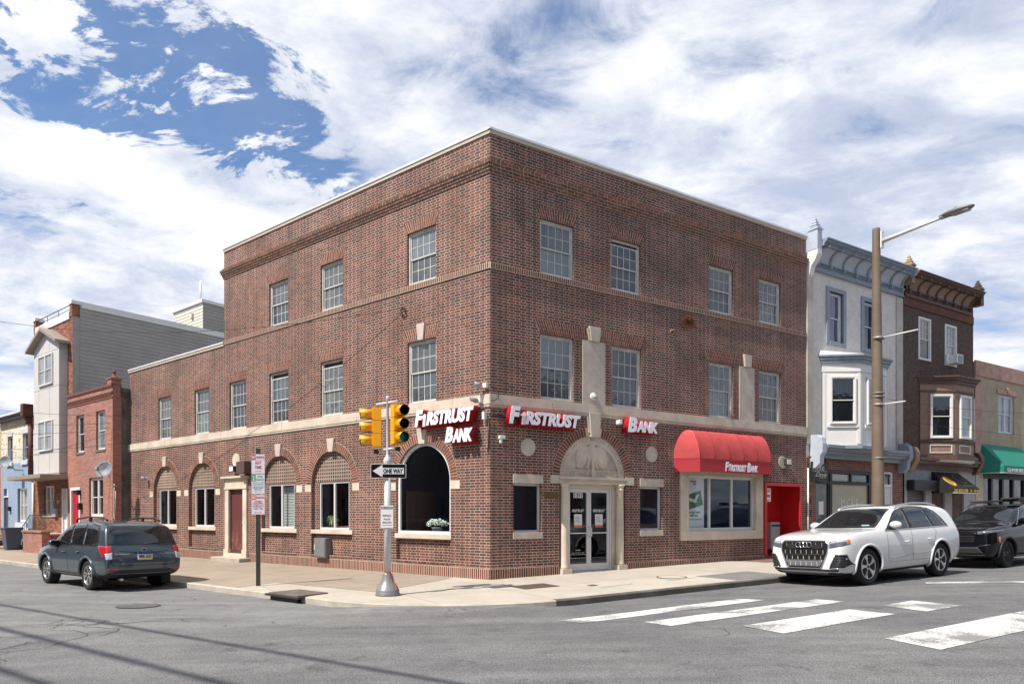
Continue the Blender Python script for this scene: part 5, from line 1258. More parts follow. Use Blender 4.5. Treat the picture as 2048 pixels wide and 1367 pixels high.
def three_storey():
    H = empty('three_storey_rowhouse', FL @ T(-27, -.5, 0), 'tall three storey rowhouse with grey clapboard side and pale panelled bay', 'house')
    M = FL @ T(0, -.5, 0); x0, x1 = -29.3, -24.35; zt = 10.75; zg = gz(FL, -27, 0)
    holes = [rect(-27.95, -26.62, 1.52, 2.92), rect(-25.6, -24.9, .68, 2.74)]
    MB().wall([(x0, -.3), (x1, -.3), (x1, zt), (x0, zt)], holes, 0, .14).build('front_wall', M_NEWB, H, M)
    MB().box(x1-.30, x1, -.02, .30, zt-.2, 11.12).box(x0, x0+.3, -.02, .30, zt-.2, 11.12).build('parapet_pier', M_NEWB, H, M)
    MB().box(x0+.3, x1-.3, -.05, .06, zt-.28, zt+.03).box(x1-.36, x1+.04, -.06, .36, 11.121, 11.28).box(x0-.04, x0+.34, -.06, .36, 11.121, 11.28).box(x1-.10, x1+.04, .3605, 12, 11.0, 11.28).build('white_coping', M_WPNL, H, M)
    b = MB().tube([(x0+.3, .02, 11.12), (x1-.3, .02, 11.12)], .02, 6).tube([(x0+.3, .02, 10.92), (x1-.3, .02, 10.92)], .012, 6)
    for k in range(4): x = x0+.35+(x1-x0-.7)*k/3; b.tube([(x, .02, zt), (x, .02, 11.12)], .014, 6)
    b.build('roof_railing', M_BLACK, H, M)
    b = MB(); b.add([(x1-.001, .0, -.3), (x1-.001, 16, -.3), (x1-.001, 16, 11.05), (x1-.001, 0, 11.05)], [(0, 1, 2, 3)]); b.add([(x0, 0, -.3), (x0, 16, -.3), (x0, 16, 11), (x0, 0, 11)], [(3, 2, 1, 0)]); b.build('side_wall', M_SIDE, H, M)
    MB().add([(x0, 0, zt-.1), (x1, 0, zt-.1), (x1, 16, zt-.1), (x0, 16, zt-.1)], [(0, 1, 2, 3)]).build('roof', M_ROOF, H, M)
    clap(H, M, .30, 16, lambda y: (4.5, 11.0), x1)
    # stair tower flush with the side wall
    ty = 6.1; z1 = 12.65
    MB().box(x1-3.2, x1-.002, ty, ty+5, zt-.1, z1).build('stair_tower', M_SIDE, H, M)
    clap(H, M, ty, ty+5, lambda y: (11.0, z1), x1+.001)
    q = MB(); z = zt-.1
    while z < z1: q.add([(x1-3.2, ty-.022, z), (x1, ty-.022, z), (x1, ty-.004, z+.17), (x1-3.2, ty-.004, z+.17), (x1-3.2, ty, z), (x1, ty, z)], [(0, 1, 2, 3), (0, 4, 5, 1)]); z += .17
    q.build('tower_siding', mat('cream_siding', (.55, .53, .46), .6), H, M)
    MB().box(x1-3.3, x1+.06, ty-.1, ty+5.1, z1, z1+.16).build('white_coping', M_WPNL, H, M)
    MB().tube([(x1-.45, ty+.1, z1), (x1-.45, ty+.1, z1+1.25)], .05, 8).build('vent_pipe', M_WPNL, H, M)
    MB().box(x1-1.2, x1-1.0, ty-.12, ty-.02, 12.0, 12.25).build('wall_lamp', M_STONE, H, M)
    # bay
    bx0, bx1, d, z0, ze, zp = -28.15, -24.93, .35, 3.46, 9.5, 10.15; cx = (bx0+bx1)/2
    b = MB(); b.box(bx0, bx1, -d, .0, z0, ze-.05); b.prism([(bx0, ze-.05), (bx1, ze-.05), (cx, zp)], -d, 0); o = b.build('bay', M_FAC, H, M)
    j = MB()
    for z in (4.40, 7.45, 9.12): j.box(bx0, bx1, -d-.004, -d, z-.012, z+.012)
    for z in (4.40, 7.45, 9.12): j.box(bx1-.0, bx1+.004, -d, 0, z-.012, z+.012)
    for x in (-27.5, -26.1): 
        j.box(x-.01, x+.01, -d-.004, -d, 4.412, 4.5); j.box(x-.01, x+.01, -d-.004, -d, z0, 4.388); j.box(x-.01, x+.01, -d-.004, -d, 5.95, 7.438); j.box(x-.01, x+.01, -d-.004, -d, 9.132, 9.6)
    j.build('panel_joints', M_FACL, o, M)
    for sx in (-1, 1):
        L_ = math.hypot(cx-bx0+.3, zp-ze+.15); r = MB()
        xe = cx+sx*(cx-bx0+.35); pe = ze-.06
        q = [(cx, zp+.12), (xe, pe), (xe, pe-.13), (cx, zp-.03)]
        r.prism(q, -d-.28, 0); r.build('gable_roof', M_TAUPE, o, M)
    MB().box(bx1+.0, bx1+.3, -d-.25, 0, ze-.12, ze-.07).build('eave_soffit', M_TAUPE, o, M)
    for z in (7.6, 4.52): simple_window(o, M @ T(cx-.9, -d-.07, z), 1.8, 1.42, M_WPNL, M_GB, dep=.03, mull=1, fr=.05)
    cxm = MB().box(-28.9, -24.45, -1.25, 0, 3.16, 3.34).build('porch_canopy', M_TAUPE, H, M, bevel=.01)
    MB().box(-28.2, -24.9, -d, 0, 3.3401, 3.459).build('bay_soffit', M_TAUPE, H, M)
    simple_window(H, M @ T(-27.95, .03, 1.52), 1.33, 1.40, M_WPNL, M_GB, dep=.08, mull=1, fr=.06)
    MB().box(-28.0, -26.55, -.05, .1, 1.42, 1.519).build('window_sill', M_STONE, H, M)
    MB().box(-25.6, -25.5, -.02, .12, .68, 2.74).box(-25.0, -24.9, -.02, .12, .68, 2.74).box(-25.5, -25.0, -.02, .12, 2.66, 2.74).build('door_frame', M_WPNL, H, M)
    MB().box(-25.5, -25.0, .05, .1, .68, 2.66).build('door', mat('white_door', (.62, .66, .68), .4), H, M)
    MB().box(-26.55, -26.1, -.12, 0, 1.42, 1.82).build('meter_box', mat('meter_grey', (.33, .34, .36), .5), H, M, bevel=.01)
    text('1521', .14, M_WHITE, H, M @ T(-26.1, -.01, 2.15), fit=(.3, .12))
    # stoop with brick cheek walls
    MB().box(-26.6, -24.5, -1.0, -.0, -.3, .62).build('stoop', M_NEWB, H, M)
    MB().box(-26.65, -24.45, -1.05, .0, .6201, .68).build('stoop_cap', M_STONE2, H, M)
    st = MB()
    for k in range(3): st.box(-28.0+.33*k, -26.66, -1.0, -.1, -.3, .0+.17*(k+1)-.07)
    st.build('steps', M_CONC_L, H, M)
    MB().box(-24.9, -22.6, -1.75, -1.45, -.3, .78).box(-24.95, -22.55, -1.8, -1.40, .7801, .85).build('planter_wall', M_RED, H, M)
    r = MB()
    for k in range(14): x = -26.6+.155*k; r.tube([(x, -.98, .66), (x, -.98, 1.52)], .010, 5)
    r.tube([(-26.6, -.98, 1.52), (-24.5, -.98, 1.52)], .016, 6).tube([(-26.6, -.98, .78), (-24.5, -.98, .78)], .012, 6).tube([(-26.6, -.98, 1.52), (-28.05, -.98, .72), (-28.15, -.98, .70)], .018, 6)
    for k in range(5): x = -27.95+.3*k; r.tube([(x, -.98, .02+.12*k), (x, -.98, .74+.165*k)], .010, 5)
    r.build('stoop_railing', M_BLACK, H, M)
three_storey()
def blue_house():
    H = empty('blue_painted_rowhouse', FL @ T(-32, -.5, 0), 'two storey brick rowhouse painted blue below and cream above', 'house')
    M = FL @ T(0, -.5, 0); x0, x1 = -34.35, -29.32; zt = 6.5
    holes_u = [rect(-33.3, -32.5, 4.3, 5.68), rect(-30.95, -30.15, 4.3, 5.68)]; holes_l = [rect(-31.75, -30.3, 1.1, 2.88), rect(-33.95, -33.2, .5, 2.92)]
    MB().wall([(x0, 4.2), (x1, 4.2), (x1, zt), (x0, zt)], holes_u, 0, .14).build('upper_wall', M_WHTB, H, M)
    MB().wall([(x0, -.3), (x1, -.3), (x1, 4.2), (x0, 4.2)], holes_l, 0, .14).build('lower_wall', M_BLUEB, H, M)
    MB().box(x0, x1-.5, -.38, .05, zt+.10, zt+.24).box(x0, x1-.5, -.30, .05, zt-.02, zt+.0999).build('eaves', mat('dark_eaves', (.10, .10, .10), .6), H, M)
    MB().box(x0, x1-.5, -.42, -.3805, zt+.16, zt+.25).build('gutter', M_WPNL, H, M)
    d = MB(); x = x0+.05
    while x < x1-.6:
        d.box(x, x+.10, -.07, .0, zt-.30, zt-.03); d.box(x+.02, x+.08, -.04, .0, zt-.40, zt-.301); x += .24
    d.build('corbel_row', M_WHTB, H, M)
    br = mat('rusty_downpipe', (.10, .035, .03), .7, var=.3)
    MB().box(x1-.5, x1-.1, -.45, .02, zt-.1, zt+.55).box(x1-.42, x1-.18, -.30, .02, zt-.45, zt-.1001).build('cornice_end', br, H, M, bevel=.04)
    MB().tube([(x1-.22, -.08, zt-.4), (x1-.22, -.08, 3.3)], .11, 8).build('downpipe', br, H, M)
    MB().tube([(x1+.10, -.07, 3.1), (x1+.10, -.07, 0)], .05, 8).build('white_downpipe', M_WPNL, H, M)
    MB().add([(x0, 0, zt), (x1, 0, zt), (x1, 12, zt), (x0, 12, zt)], [(0, 1, 2, 3)]).build('roof', M_ROOF, H, M)
    for r in holes_u:
        simple_window(H, M @ T(r[0][0], .02, r[0][1]), .8, 1.38, M_LBLUE, M_GD, dep=.09); MB().box(r[0][0]-.1, r[1][0]+.1, -.08, .1, r[0][1]-.22, r[0][1]-.001).build('window_sill', mat('pale_blue_paint', (.50, .54, .60), .7), H, M); MB().box(r[0][0]-.05, r[1][0]+.05, -.03, .05, r[2][1]+.001, r[2][1]+.2).build('lintel', mat('pale_blue_paint', (.50, .54, .60), .7), H, M)
    simple_window(H, M @ T(-31.6, .03, 1.15), 1.1, 1.70, M_WPNL, M_GB, dep=.08, mull=1, fr=.08)
    MB().box(-32.3, -29.6, -.18, .1, .55, .85).box(-31.8, -30.2, -.10, .12, .8501, 1.12).build('stone_base', mat('pale_blue_paint', (.50, .54, .60), .7), H, M)
    MB().box(-33.95, -33.2, .08, .12, .5, 2.45).build('door', mat('dark_blue_door', (.06, .075, .11), .5), H, M)
    MB().box(-33.95, -33.2, .0, .12, 2.4501, 2.52).build('door_head', M_WPNL, H, M)
    st = MB()
    for k in range(4): st.box(-34.6, -32.9, -1.5+.33*k, -.0, -.3, -.02+.15*(k+1)-.12)
    st.build('steps', mat('brownstone_step', (.13, .11, .09), .9), H, M)
    MB().box(-32.98, -32.72, -.14, 0, 1.72, 1.95).build('mailbox', M_BLACK, H, M)
    N = empty('yellow_rowhouse', FL @ T(-36, -.5, 0), 'narrow slice of a yellow and red house at the left edge of the street', 'house')
    MB().wall([(-39.5, 4.1), (-34.37, 4.1), (-34.37, 6.6), (-39.5, 6.6)], [], 0).build('upper_wall', mat('yellow_wall', (.42, .34, .2), .9), N, M)
    MB().wall([(-39.5, -.3), (-34.37, -.3), (-34.37, 4.1), (-39.5, 4.1)], [rect(-38, -37, 1, 2.6)], 0, .1).build('lower_wall', M_RED, N, M)
    MB().add([(-39.5, 0, 6.58), (-34.37, 0, 6.58), (-34.37, 12, 6.58), (-39.5, 12, 6.58)], [(0, 1, 2, 3)]).build('roof', M_ROOF, N, M)
    simple_window(N, M @ T(-38, .02, 1.0), 1, 1.6, M_WPNL, M_GD)
blue_house()
# ================================================================== vehicles
def lerp_tab(tab, x):
    if x <= tab[0][0]: return tab[0][1]
    for (a, b), (c, d) in zip(tab, tab[1:]):
        if x <= c: return b+(d-b)*(x-a)/(c-a)
    return tab[-1][1]
def inside(p, poly):
    c = False; n = len(poly)
    for i in range(n):
        a, b = poly[i], poly[(i+1) % n]
        if (a[1] > p[1]) != (b[1] > p[1]) and p[0] < (b[0]-a[0])*(p[1]-a[1])/(b[1]-a[1])+a[0]: c = not c
    return c
def car_paint(name, col, metal=.0, flake=.0, rough=.25):
    m = mat(name, col, rough, metal=metal, coat=(.35 if max(col) < .01 else 1.0), spec=.3); return m
M_TYRE = mat('tyre_rubber', (.016, .016, .017), .85, bump=.2, bscale=60); M_PLAS = mat('black_plastic', (.018, .018, .019), .55); M_CHROME = mat('chrome', (.75, .75, .76), .12, metal=1.0)
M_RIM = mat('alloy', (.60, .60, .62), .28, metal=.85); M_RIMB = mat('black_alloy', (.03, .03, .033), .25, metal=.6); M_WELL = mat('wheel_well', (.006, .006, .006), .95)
M_LAMP = mat('headlamp_lens', (.10, .11, .13), .06, coat=1.0); M_LAMPW = mat('lamp_reflector', (.62, .65, .70), .1, metal=.5, coat=1.0); M_TAIL = mat('tail_lens_red', (.42, .008, .012), .12, coat=1.0); M_AMB = mat('amber_lens', (.75, .16, .03), .2, coat=1.0)
def make_car(spec, M, name, label):
    A = empty(name, M, label, 'car'); L, Wd, R = spec['L'], spec['W'], spec['R']; w2 = Wd/2
    xs = spec['xs']; ring = []; zt_ = spec.get('zm', [(0, 0), (3, 3)]); Z = lambda z: lerp_tab(zt_, z)
    for x in xs:
        zb, zt, zl, wf = (lerp_tab(spec[k], x) for k in ('bot', 'top', 'belt', 'wid')); zb, zt, zl = Z(zb), Z(zt), Z(zl); w = w2*wf; ht = zt-zl
        wB = .945*w-spec.get('tum', .36)*ht; ze = zt-min(.075, .5*ht); H_ = zl-zb
        ring.append([(0, zb), (.72*w, zb), (.93*w, zb+.05*H_/.8), (.985*w, zb+.28*H_), (1.0*w, zb+.60*H_), (.99*w, zb+.88*H_), (.945*w, zl), (.945*w+(wB-.945*w)*.5+.012*min(1, ht/.5), zl+(ze-zl)*.5), (wB, ze), (wB*.88, ze+(zt-ze)*.62), (wB*.45, zt-.006), (0, zt)])
    n = len(ring[0]); b = MB(); vs = []; idx = {}
    for i, x in enumerate(xs):
        for s in (-1, 1):
            for k, (y, z) in enumerate(ring[i]):
                if s == 1 and (k == 0 or k == n-1): idx[i, s, k] = idx[i, -1, k]; continue
                idx[i, s, k] = len(vs)
                lean = spec.get('lean', .0)*max(0, z-.55)*max(0, 1-x/.7)
                vs.append((x+lean, s*y, z))
    fs = []
    for i in range(len(xs)-1):
        for k in range(n-1):
            a, q, c, d = idx[i, -1, k], idx[i+1, -1, k], idx[i+1, -1, k+1], idx[i, -1, k+1]; fs.append((a, q, c, d))
            a, q, c, d = idx[i, 1, k], idx[i, 1, k+1], idx[i+1, 1, k+1], idx[i+1, 1, k]; fs.append((a, q, c, d))
    for i, rev in ((0, 0), (len(xs)-1, 1)):
        for k in range(n-1):
            f = [idx[i, -1, k], idx[i, -1, k+1], idx[i, 1, k+1], idx[i, 1, k]]; f = list(dict.fromkeys(f)); fs.append(tuple(f if not rev else f[::-1]))
    b.add(vs, fs); tmp = b.build('tmp', spec['paint'], None, I4, smooth=True)
    ss = tmp.modifiers.new('s', 'SUBSURF'); ss.levels = 3; ss.render_levels = 3
    cut = []; Ra = R+.065
    for hx in (spec['fo'], spec['fo']+spec['wb']):
        for s in (-1, 1):
            c = MB().lathe([(Ra, -.28), (Ra, .28)], 40, T(hx, s*(w2-.08), R-.01) @ Rx(90)); o = c.build('cut', M_WELL, None, I4); cut.append(o)
            q = MB().box(hx-Ra, hx+Ra, s*(w2-.08)-.279, s*(w2-.08)+.279, -.3, R-.01); 
            m_ = tmp.modifiers.new('b', 'BOOLEAN'); m_.operation = 'DIFFERENCE'; m_.object = o; m_.solver = 'EXACT'
    bpy.context.view_layer.update()
    dg = bpy.context.evaluated_depsgraph_get(); me = bpy.data.meshes.new_from_object(tmp.evaluated_get(dg)); me.name = 'body'
    for o in cut+[tmp]: bpy.data.objects.remove(o)
    me.materials.clear(); me.materials.append(spec['paint']); me.materials.append(M_WELL); me.materials.append(M_PLAS)
    for p in me.polygons:
        c = p.center; mi = 0
        for hx in (spec['fo'], spec['fo']+spec['wb']):
            if math.hypot(c.x-hx, c.z-R+.01) < Ra+.004 and abs(c.y) < w2-.012 and (abs(p.normal.y) < .5 or abs(c.y) < w2-.2): mi = 1
        if mi == 0 and c.z < spec.get('clad', 0): mi = 2
        if mi == 0 and p.normal.z < -.7 and c.z < .5: mi = 2
        p.material_index = mi; p.use_smooth = True
    me.set_sharp_from_angle(angle=rad(32))
    body = bpy.data.objects.new('body', me); COL.objects.link(body); setm(body, M, A)
    bm = bmesh.new(); bm.from_mesh(me); bv = BVHTree.FromBMesh(bm); bm.free()
    AX = {'-y': lambda a, z: (Vector((a, -3, z)), Vector((0, 1, 0))), '+y': lambda a, z: (Vector((a, 3, z)), Vector((0, -1, 0))), 'f': lambda a, z: (Vector((-3, a, z)), Vector((1, 0, 0))),
          'r': lambda a, z: (Vector((8, a, z)), Vector((-1, 0, 0))), 't': lambda a, y: (Vector((a, y, 5)), Vector((0, 0, -1)))}
    def hit(ax, a, z, off=0.0):
        o, d = AX[ax](a, z if ax == 't' else Z(z)); l, nn, i, _ = bv.ray_cast(o, d)
        return (l+nn*off, nn) if l is not None else (None, None)
    def patch(nm, ax, poly, m, off=.004, parent=body, res=.05, thick=True):
        P = [Vector(p) for p in poly]; pts = []; 
        for i in range(len(P)):
            a, q = P[i], P[(i+1) % len(P)]; k = max(1, int((q-a).length/res))
            for j in range(k): pts.append(a.lerp(q, j/k))
        nb = len(pts); ed = [(i, (i+1) % nb) for i in range(nb)]
        x0, x1 = min(p.x for p in P), max(p.x for p in P); y0, y1 = min(p.y for p in P), max(p.y for p in P)
        a = x0+res/2
        while a < x1:
            z = y0+res/2
            while z < y1:
                if inside((a, z), poly): pts.append(Vector((a, z)))
                z += res
            a += res
        V, _, F, *_r = delaunay_2d_cdt(pts, ed, [], 1, 1e-5)
        vs = []; ok = []; low = []
        for v in V:
            l, nn = hit(ax, v.x, v.y, off); ok.append(l is not None); vs.append(l if l is not None else Vector((0, 0, 0))); low.append((l-nn*(off+.004)) if l is not None else Vector((0, 0, 0)))
        fs = [tuple(f) for f in F if all(ok[i] for i in f)]
        out = AX[ax](0, 0)[1]*-1; g = []
        for f in fs:
            nn = (vs[f[1]]-vs[f[0]]).cross(vs[f[2]]-vs[f[0]]); g.append(f if nn.dot(out) > 0 else f[::-1])
        b = MB(); b.add(vs, g, smooth=True)
        cnt = {}
        for f in g:
            for i in range(len(f)): e = (f[i], f[(i+1) % len(f)]); cnt[e] = 1
        bd = [e for e in cnt if (e[1], e[0]) not in cnt]; base = len(b.v)
        b.v += [tuple(p) for p in low]
        for e in bd: b.f.append((e[1], e[0], base+e[0], base+e[1])); b.r.append(0); b.mi.append(0); b.sm.append(False)
        return b.build(nm, m, parent, M)
    def seam_line(nm, ax, pts, m, w=.004, off=.0015, parent=body, step=.04, closed=False):
        P = [Vector(p) for p in pts]; Q = []
        if closed: P.append(P[0])
        for a, c in zip(P, P[1:]):
            k = max(1, int((c-a).length/step)); Q += [a.lerp(c, j/k) for j in range(k)]
        Q.append(P[-1]); b = MB(); pl = []
        for q in Q:
            l, nn = hit(ax, q.x, q.y, off)
            if l is not None: pl.append(l)
        if len(pl) > 1: b.tube(pl, w, 5); return b.build(nm, m, parent, M)
    def both(fn, nm, poly, *a, **k):
        fn(nm, '-y', poly, *a, **k); fn(nm, '+y', poly, *a, **k)
    # wheels
    for hx in (spec['fo'], spec['fo']+spec['wb']):
        for s in (-1, 1):
            tw = .245; yc = s*(w2-.035-tw/2); WMx = M @ T(hx, yc, R) @ Rz(0 if s < 0 else 180) @ Rx(90)   # local +z outward
            t = MB().lathe([(.60*R, -tw*.42), (.80*R, -tw*.5), (.93*R, -tw*.49), (.985*R, -tw*.40), (R, -tw*.3), (R, tw*.3), (.985*R, tw*.40), (.93*R, tw*.49), (.80*R, tw*.5), (.70*R, tw*.45), (.66*R, tw*.40)], 44, cap=True)
            wo = t.build('wheel', M_TYRE, A, WMx)
            r = MB().lathe([(.665*R, tw*.40), (.66*R, tw*.455), (.635*R, tw*.46), (.625*R, tw*.40), (.60*R, tw*.05), (.10*R, tw*.05)], 44, cap=False); rim_m = spec.get('rim', M_RIM)
            r.build('rim', rim_m, wo, WMx)
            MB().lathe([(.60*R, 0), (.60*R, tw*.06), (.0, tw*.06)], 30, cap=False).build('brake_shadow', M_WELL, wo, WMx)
            MB().lathe([(.42*R, tw*.062), (.42*R, tw*.12), (.15*R, tw*.12)], 30, cap=False).build('brake_disc', mat('brake_steel', (.22, .22, .22), .4, metal=.8), wo, WMx)
            sp = MB(); ns = spec.get('spokes', 5)
            for i in range(ns):
                for da in spec.get('split', (0,)):
                    Ms = Rz(360*i/ns+18+da); hw0, hw1 = spec.get('sw', (.10, .15)); hw0 *= R; hw1 *= R
                    v = [(-hw0, .10*R, tw*.36), (hw0, .10*R, tw*.36), (hw1, .64*R, tw*.40), (-hw1, .64*R, tw*.40), (-hw0, .10*R, tw*.2), (hw0, .10*R, tw*.2), (hw1*1.1, .64*R, tw*.22), (-hw1*1.1, .64*R, tw*.22), (0, .10*R, tw*.42), (0, .64*R, tw*.43)]
                    sp.add([Ms @ Vector(p) for p in v], [(0, 8, 9, 3), (8, 1, 2, 9), (0, 3, 7, 4), (1, 5, 6, 2), (4, 7, 6, 5)])
            sp.lathe([(.17*R, tw*.2), (.17*R, tw*.40), (.12*R, tw*.43), (.0, tw*.44)], 20, cap=False)
            sp.build('spokes', rim_m, wo, WMx); MB().lathe([(.085*R, tw*.44), (.08*R, tw*.455), (0, tw*.458)], 16, cap=False).build('hub_cap', M_PLAS, wo, WMx)
    # wheel arch lips
    for s, ax in ((-1, '-y'), (1, '+y')):
        for hx in (spec['fo'], spec['fo']+spec['wb']):
            pl = []
            for i in range(31):
                a = math.pi*(-.12+1.24*i/30); x, z = hx+(Ra+.028)*math.cos(a), R-.01+(Ra+.028)*math.sin(a)
                l, nn = hit(ax, x, z)
                if l is not None: pl.append(Vector((hx+(Ra+.022)*math.cos(a), l.y+s*.002, R-.01+(Ra+.022)*math.sin(a))))
            if len(pl) > 3: MB().tube(pl, .030, 8).build('wheel_arch', spec.get('arch', spec['paint']), body, M)
    return A, body, patch, seam_line, both, hit
def mirrors(body, M, x, z, w2, m, dark, inner=.0):
    for s in (-1, 1):
        b = MB(); Mx = T(x, s*(w2+.10), z) @ Matrix.Diagonal((.085, .135, .085, 1)); pr = []
        b.lathe([(math.cos(a), math.sin(a)) for a in [math.pi*(-.5+i/10) for i in range(11)]], 18, Mx, cap=False)
        o = b.build('side_mirror', m, body, M, smooth=True)
        MB().box(x+.02, x+.09, s*(w2+.02) if s > 0 else s*(w2+.19), s*(w2+.19) if s > 0 else s*(w2+.02), z-.055, z+.06).build('mirror_glass', M_GC, o, M, bevel=.01)
        MB().prism([(x-.03, z-.11), (x+.08, z-.11), (x+.05, z-.04), (x-.02, z-.04)], s*(w2-.06) if s > 0 else s*(w2+.08), s*(w2+.08) if s > 0 else s*(w2-.06)).build('mirror_arm', dark, o, M)
def handles(body, M, hit, spots, m):
    for x, z in spots:
        for s, ax in ((-1, '-y'), (1, '+y')):
            l, nn = hit(ax, x, z)
            if l is None: continue
            MB().tube([(x-.10, l.y, z-.003), (x-.085, l.y+s*.03, z), (x+.085, l.y+s*.03, z+.004), (x+.10, l.y, z+.004)], .013, 7).build('door_handle', m, body, M)
            MB().prism(disk(x-.01, z-.004, .05, rz=.028), l.y-.004 if s < 0 else l.y-.001, l.y+.001 if s < 0 else l.y+.004).build('handle_cup', M_PLAS, body, M)
def rails(A, M, pts, y, m, r=.018):
    for s in (-1, 1): MB().tube([(x, s*(y-yo), z) for x, yo, z in pts], r, 8).build('roof_rail', m, A, M)
def car_matrix(F, x_front, y_near, spec, heading=1):
    """front axle to rear axle along +x of frame F; near flank at y_near (frame coordinates)"""
    xa, xb = x_front, x_front+spec['wb']; W_ = spec['W']
    g = lambda x, y: (lambda p: Vector((p.x, p.y, road_z(p.x, p.y))))(F @ Vector((x, y, 0)))
    a, b_, c = g(xa, y_near), g(xb, y_near), g(xa, y_near+W_)
    ex = (b_-a).normalized(); ey = (c-a); ey = (ey-ex*ey.dot(ex)).normalized(); ez = ex.cross(ey)
    o = a+ey*(W_/2)-ex*spec['fo']
    m = Matrix.Identity(4)
    for i in range(3): m[i][0], m[i][1], m[i][2], m[i][3] = ex[i], ey[i], ez[i], o[i]
    return m

def white_suv():
    P = car_paint('gloss_white_paint', (.66, .67, .68))
    zm = [(0, 0), (.22, .215), (.35, .41), (.86, 1.0), (1.05, 1.165), (1.15, 1.24), (1.585, 1.66), (1.70, 1.765), (2, 2.05)]; Z = lambda z: lerp_tab(zm, z)
    sp = dict(zm=zm, arch=P, L=5.06, W=1.95, R=.405, fo=.93, wb=3.0, paint=P, lean=.10, tum=.34, clad=.0, sw=(.10, .17), spokes=5,
        xs=[0, .03, .10, .25, .55, .95, 1.30, 1.52, 1.85, 2.25, 2.55, 3.0, 3.5, 4.0, 4.4, 4.66, 4.80, 4.93, 5.02, 5.06],
        top=[(0, .84), (.03, .90), (.10, .955), (.25, 1.0), (.55, 1.055), (.95, 1.10), (1.30, 1.125), (1.52, 1.15), (1.85, 1.36), (2.25, 1.585), (2.55, 1.665), (3.0, 1.70), (3.5, 1.71), (4.0, 1.695), (4.4, 1.655), (4.66, 1.60), (4.80, 1.44), (4.93, 1.12), (5.02, .98), (5.06, .86)],
        belt=[(0, .77), (.03, .83), (.10, .88), (.25, .92), (.55, .98), (.95, 1.02), (1.52, 1.045), (2.5, 1.07), (3.5, 1.085), (4.4, 1.11), (4.66, 1.12), (4.80, 1.10), (4.93, 1.02), (5.02, .90), (5.06, .80)],
        bot=[(0, .30), (.10, .24), (.4, .22), (4.2, .24), (4.8, .28), (5.06, .40)],
        wid=[(0, .82), (.03, .87), (.10, .92), (.25, .965), (.55, .99), (.95, 1), (4.2, 1), (4.66, .975), (4.93, .93), (5.06, .86)])
    M = car_matrix(FR, 6.25, -5.72, sp)
    A, B, patch, line, both, hit = make_car(sp, M, 'white_suv', 'white SUV with big octagonal chrome-framed grille parked at the avenue kerb'); w2 = sp['W']/2
    patch('windshield', 'f', [(-.76, 1.145), (.76, 1.145), (.62, 1.575), (.3, 1.60), (-.3, 1.60), (-.62, 1.575)], M_GC, .004)
    both(patch, 'side_window', [(1.70, 1.085), (2.62, 1.105), (2.60, 1.568), (2.42, 1.535), (2.27, 1.465)], M_GC, .008)
    both(patch, 'side_window', [(2.70, 1.107), (3.62, 1.125), (3.46, 1.595), (3.0, 1.60), (2.68, 1.578)], M_GC, .008)
    both(patch, 'side_window', [(3.66, 1.126), (4.26, 1.14), (4.10, 1.32), (3.92, 1.47), (3.74, 1.55), (3.50, 1.592)], M_GC, .008)
    both(patch, 'window_seal', [(1.62, 1.065), (4.34, 1.12), (4.15, 1.34), (3.95, 1.49), (3.76, 1.57), (3.4, 1.612), (3.0, 1.622), (2.65, 1.598), (2.38, 1.545), (2.22, 1.475)], M_PLAS, .004, res=.03)
    both(line, 'window_trim', [(1.60, 1.060), (4.36, 1.115)], M_CHROME, .009, .005)
    both(line, 'window_trim', [(4.36, 1.118), (4.16, 1.35), (3.96, 1.50), (3.76, 1.58), (3.4, 1.622), (3.0, 1.632), (2.65, 1.608)], mat('rail_silver', (.55, .55, .56), .3, metal=.8), .007, .002)
    dk_ = mat('panel_gap', (.035, .035, .037), .8)
    for x in (1.66, 2.66): both(line, 'door_seam', [(x, 1.05), (x-.02, .8), (x+.01, .46), (x+.05, .40)], dk_, .0035, .0)
    both(line, 'door_seam', [(3.66, 1.07), (3.72, .95), (3.58, .70), (3.50, .50), (3.46, .40)], dk_, .0035, .0)
    both(line, 'door_seam', [(1.71, .40), (3.46, .40)], dk_, .003, .0)
    both(line, 'door_crease', [(1.75, .47), (2.3, .50), (3.45, .55)], mat('crease_silver', (.35, .36, .37), .3, metal=.5), .007, .004)
    line('hood_seam', 'f', [(-.80, .885), (-.55, .91), (0, .925), (.55, .91), (.80, .885)], dk_, .0035, 0)
    for s in (-1, 1): line('hood_seam', 't', [(.35, s*.80), (.9, s*.82), (1.5, s*.80)], dk_, .003, 0)
    # grille
    G = [(-.50, .855), (.50, .855), (.575, .79), (.56, .64), (.43, .37), (.38, .345), (-.38, .345), (-.43, .37), (-.56, .64), (-.575, .79)]
    g = patch('grille', 'f', G, mat('grille_black', (.010, .010, .011), .35), .004)
    line('grille_frame', 'f', G, M_CHROME, .016, .010, parent=g, closed=True, step=.03)
    for z, n_, x0 in ((.80, 7, .44), (.66, 8, .47), (.55, 7, .42)):
        line('grille_bar', 'f', [(-x0, z-.06), (x0, z-.06)], mat('grille_bar_grey', (.09, .09, .095), .3, metal=.5), .008, .008, parent=g)
        for i in range(n_):
            y = -x0+2*x0*i/(n_-1); l, nn = hit('f', y, z)
            if l is not None and not (z > .75 and abs(y) < .2): MB().box(l.x-.022, l.x-.008, y-.009, y+.009, Z(z-.045), Z(z+.025)).build('grille_blade', M_CHROME, g, M)
    pl = patch('lower_grille_panel', 'f', [(-.46, .50), (.46, .50), (.40, .375), (-.40, .375)], mat('grille_panel_grey', (.13, .135, .15), .4), .010, parent=g)
    for i in range(6): y = -.33+.132*i; l, nn = hit('f', y, .43); MB().box(l.x-.022, l.x-.010, y-.010, y+.010, Z(.385), Z(.47)).build('grille_blade', M_CHROME, g, M)
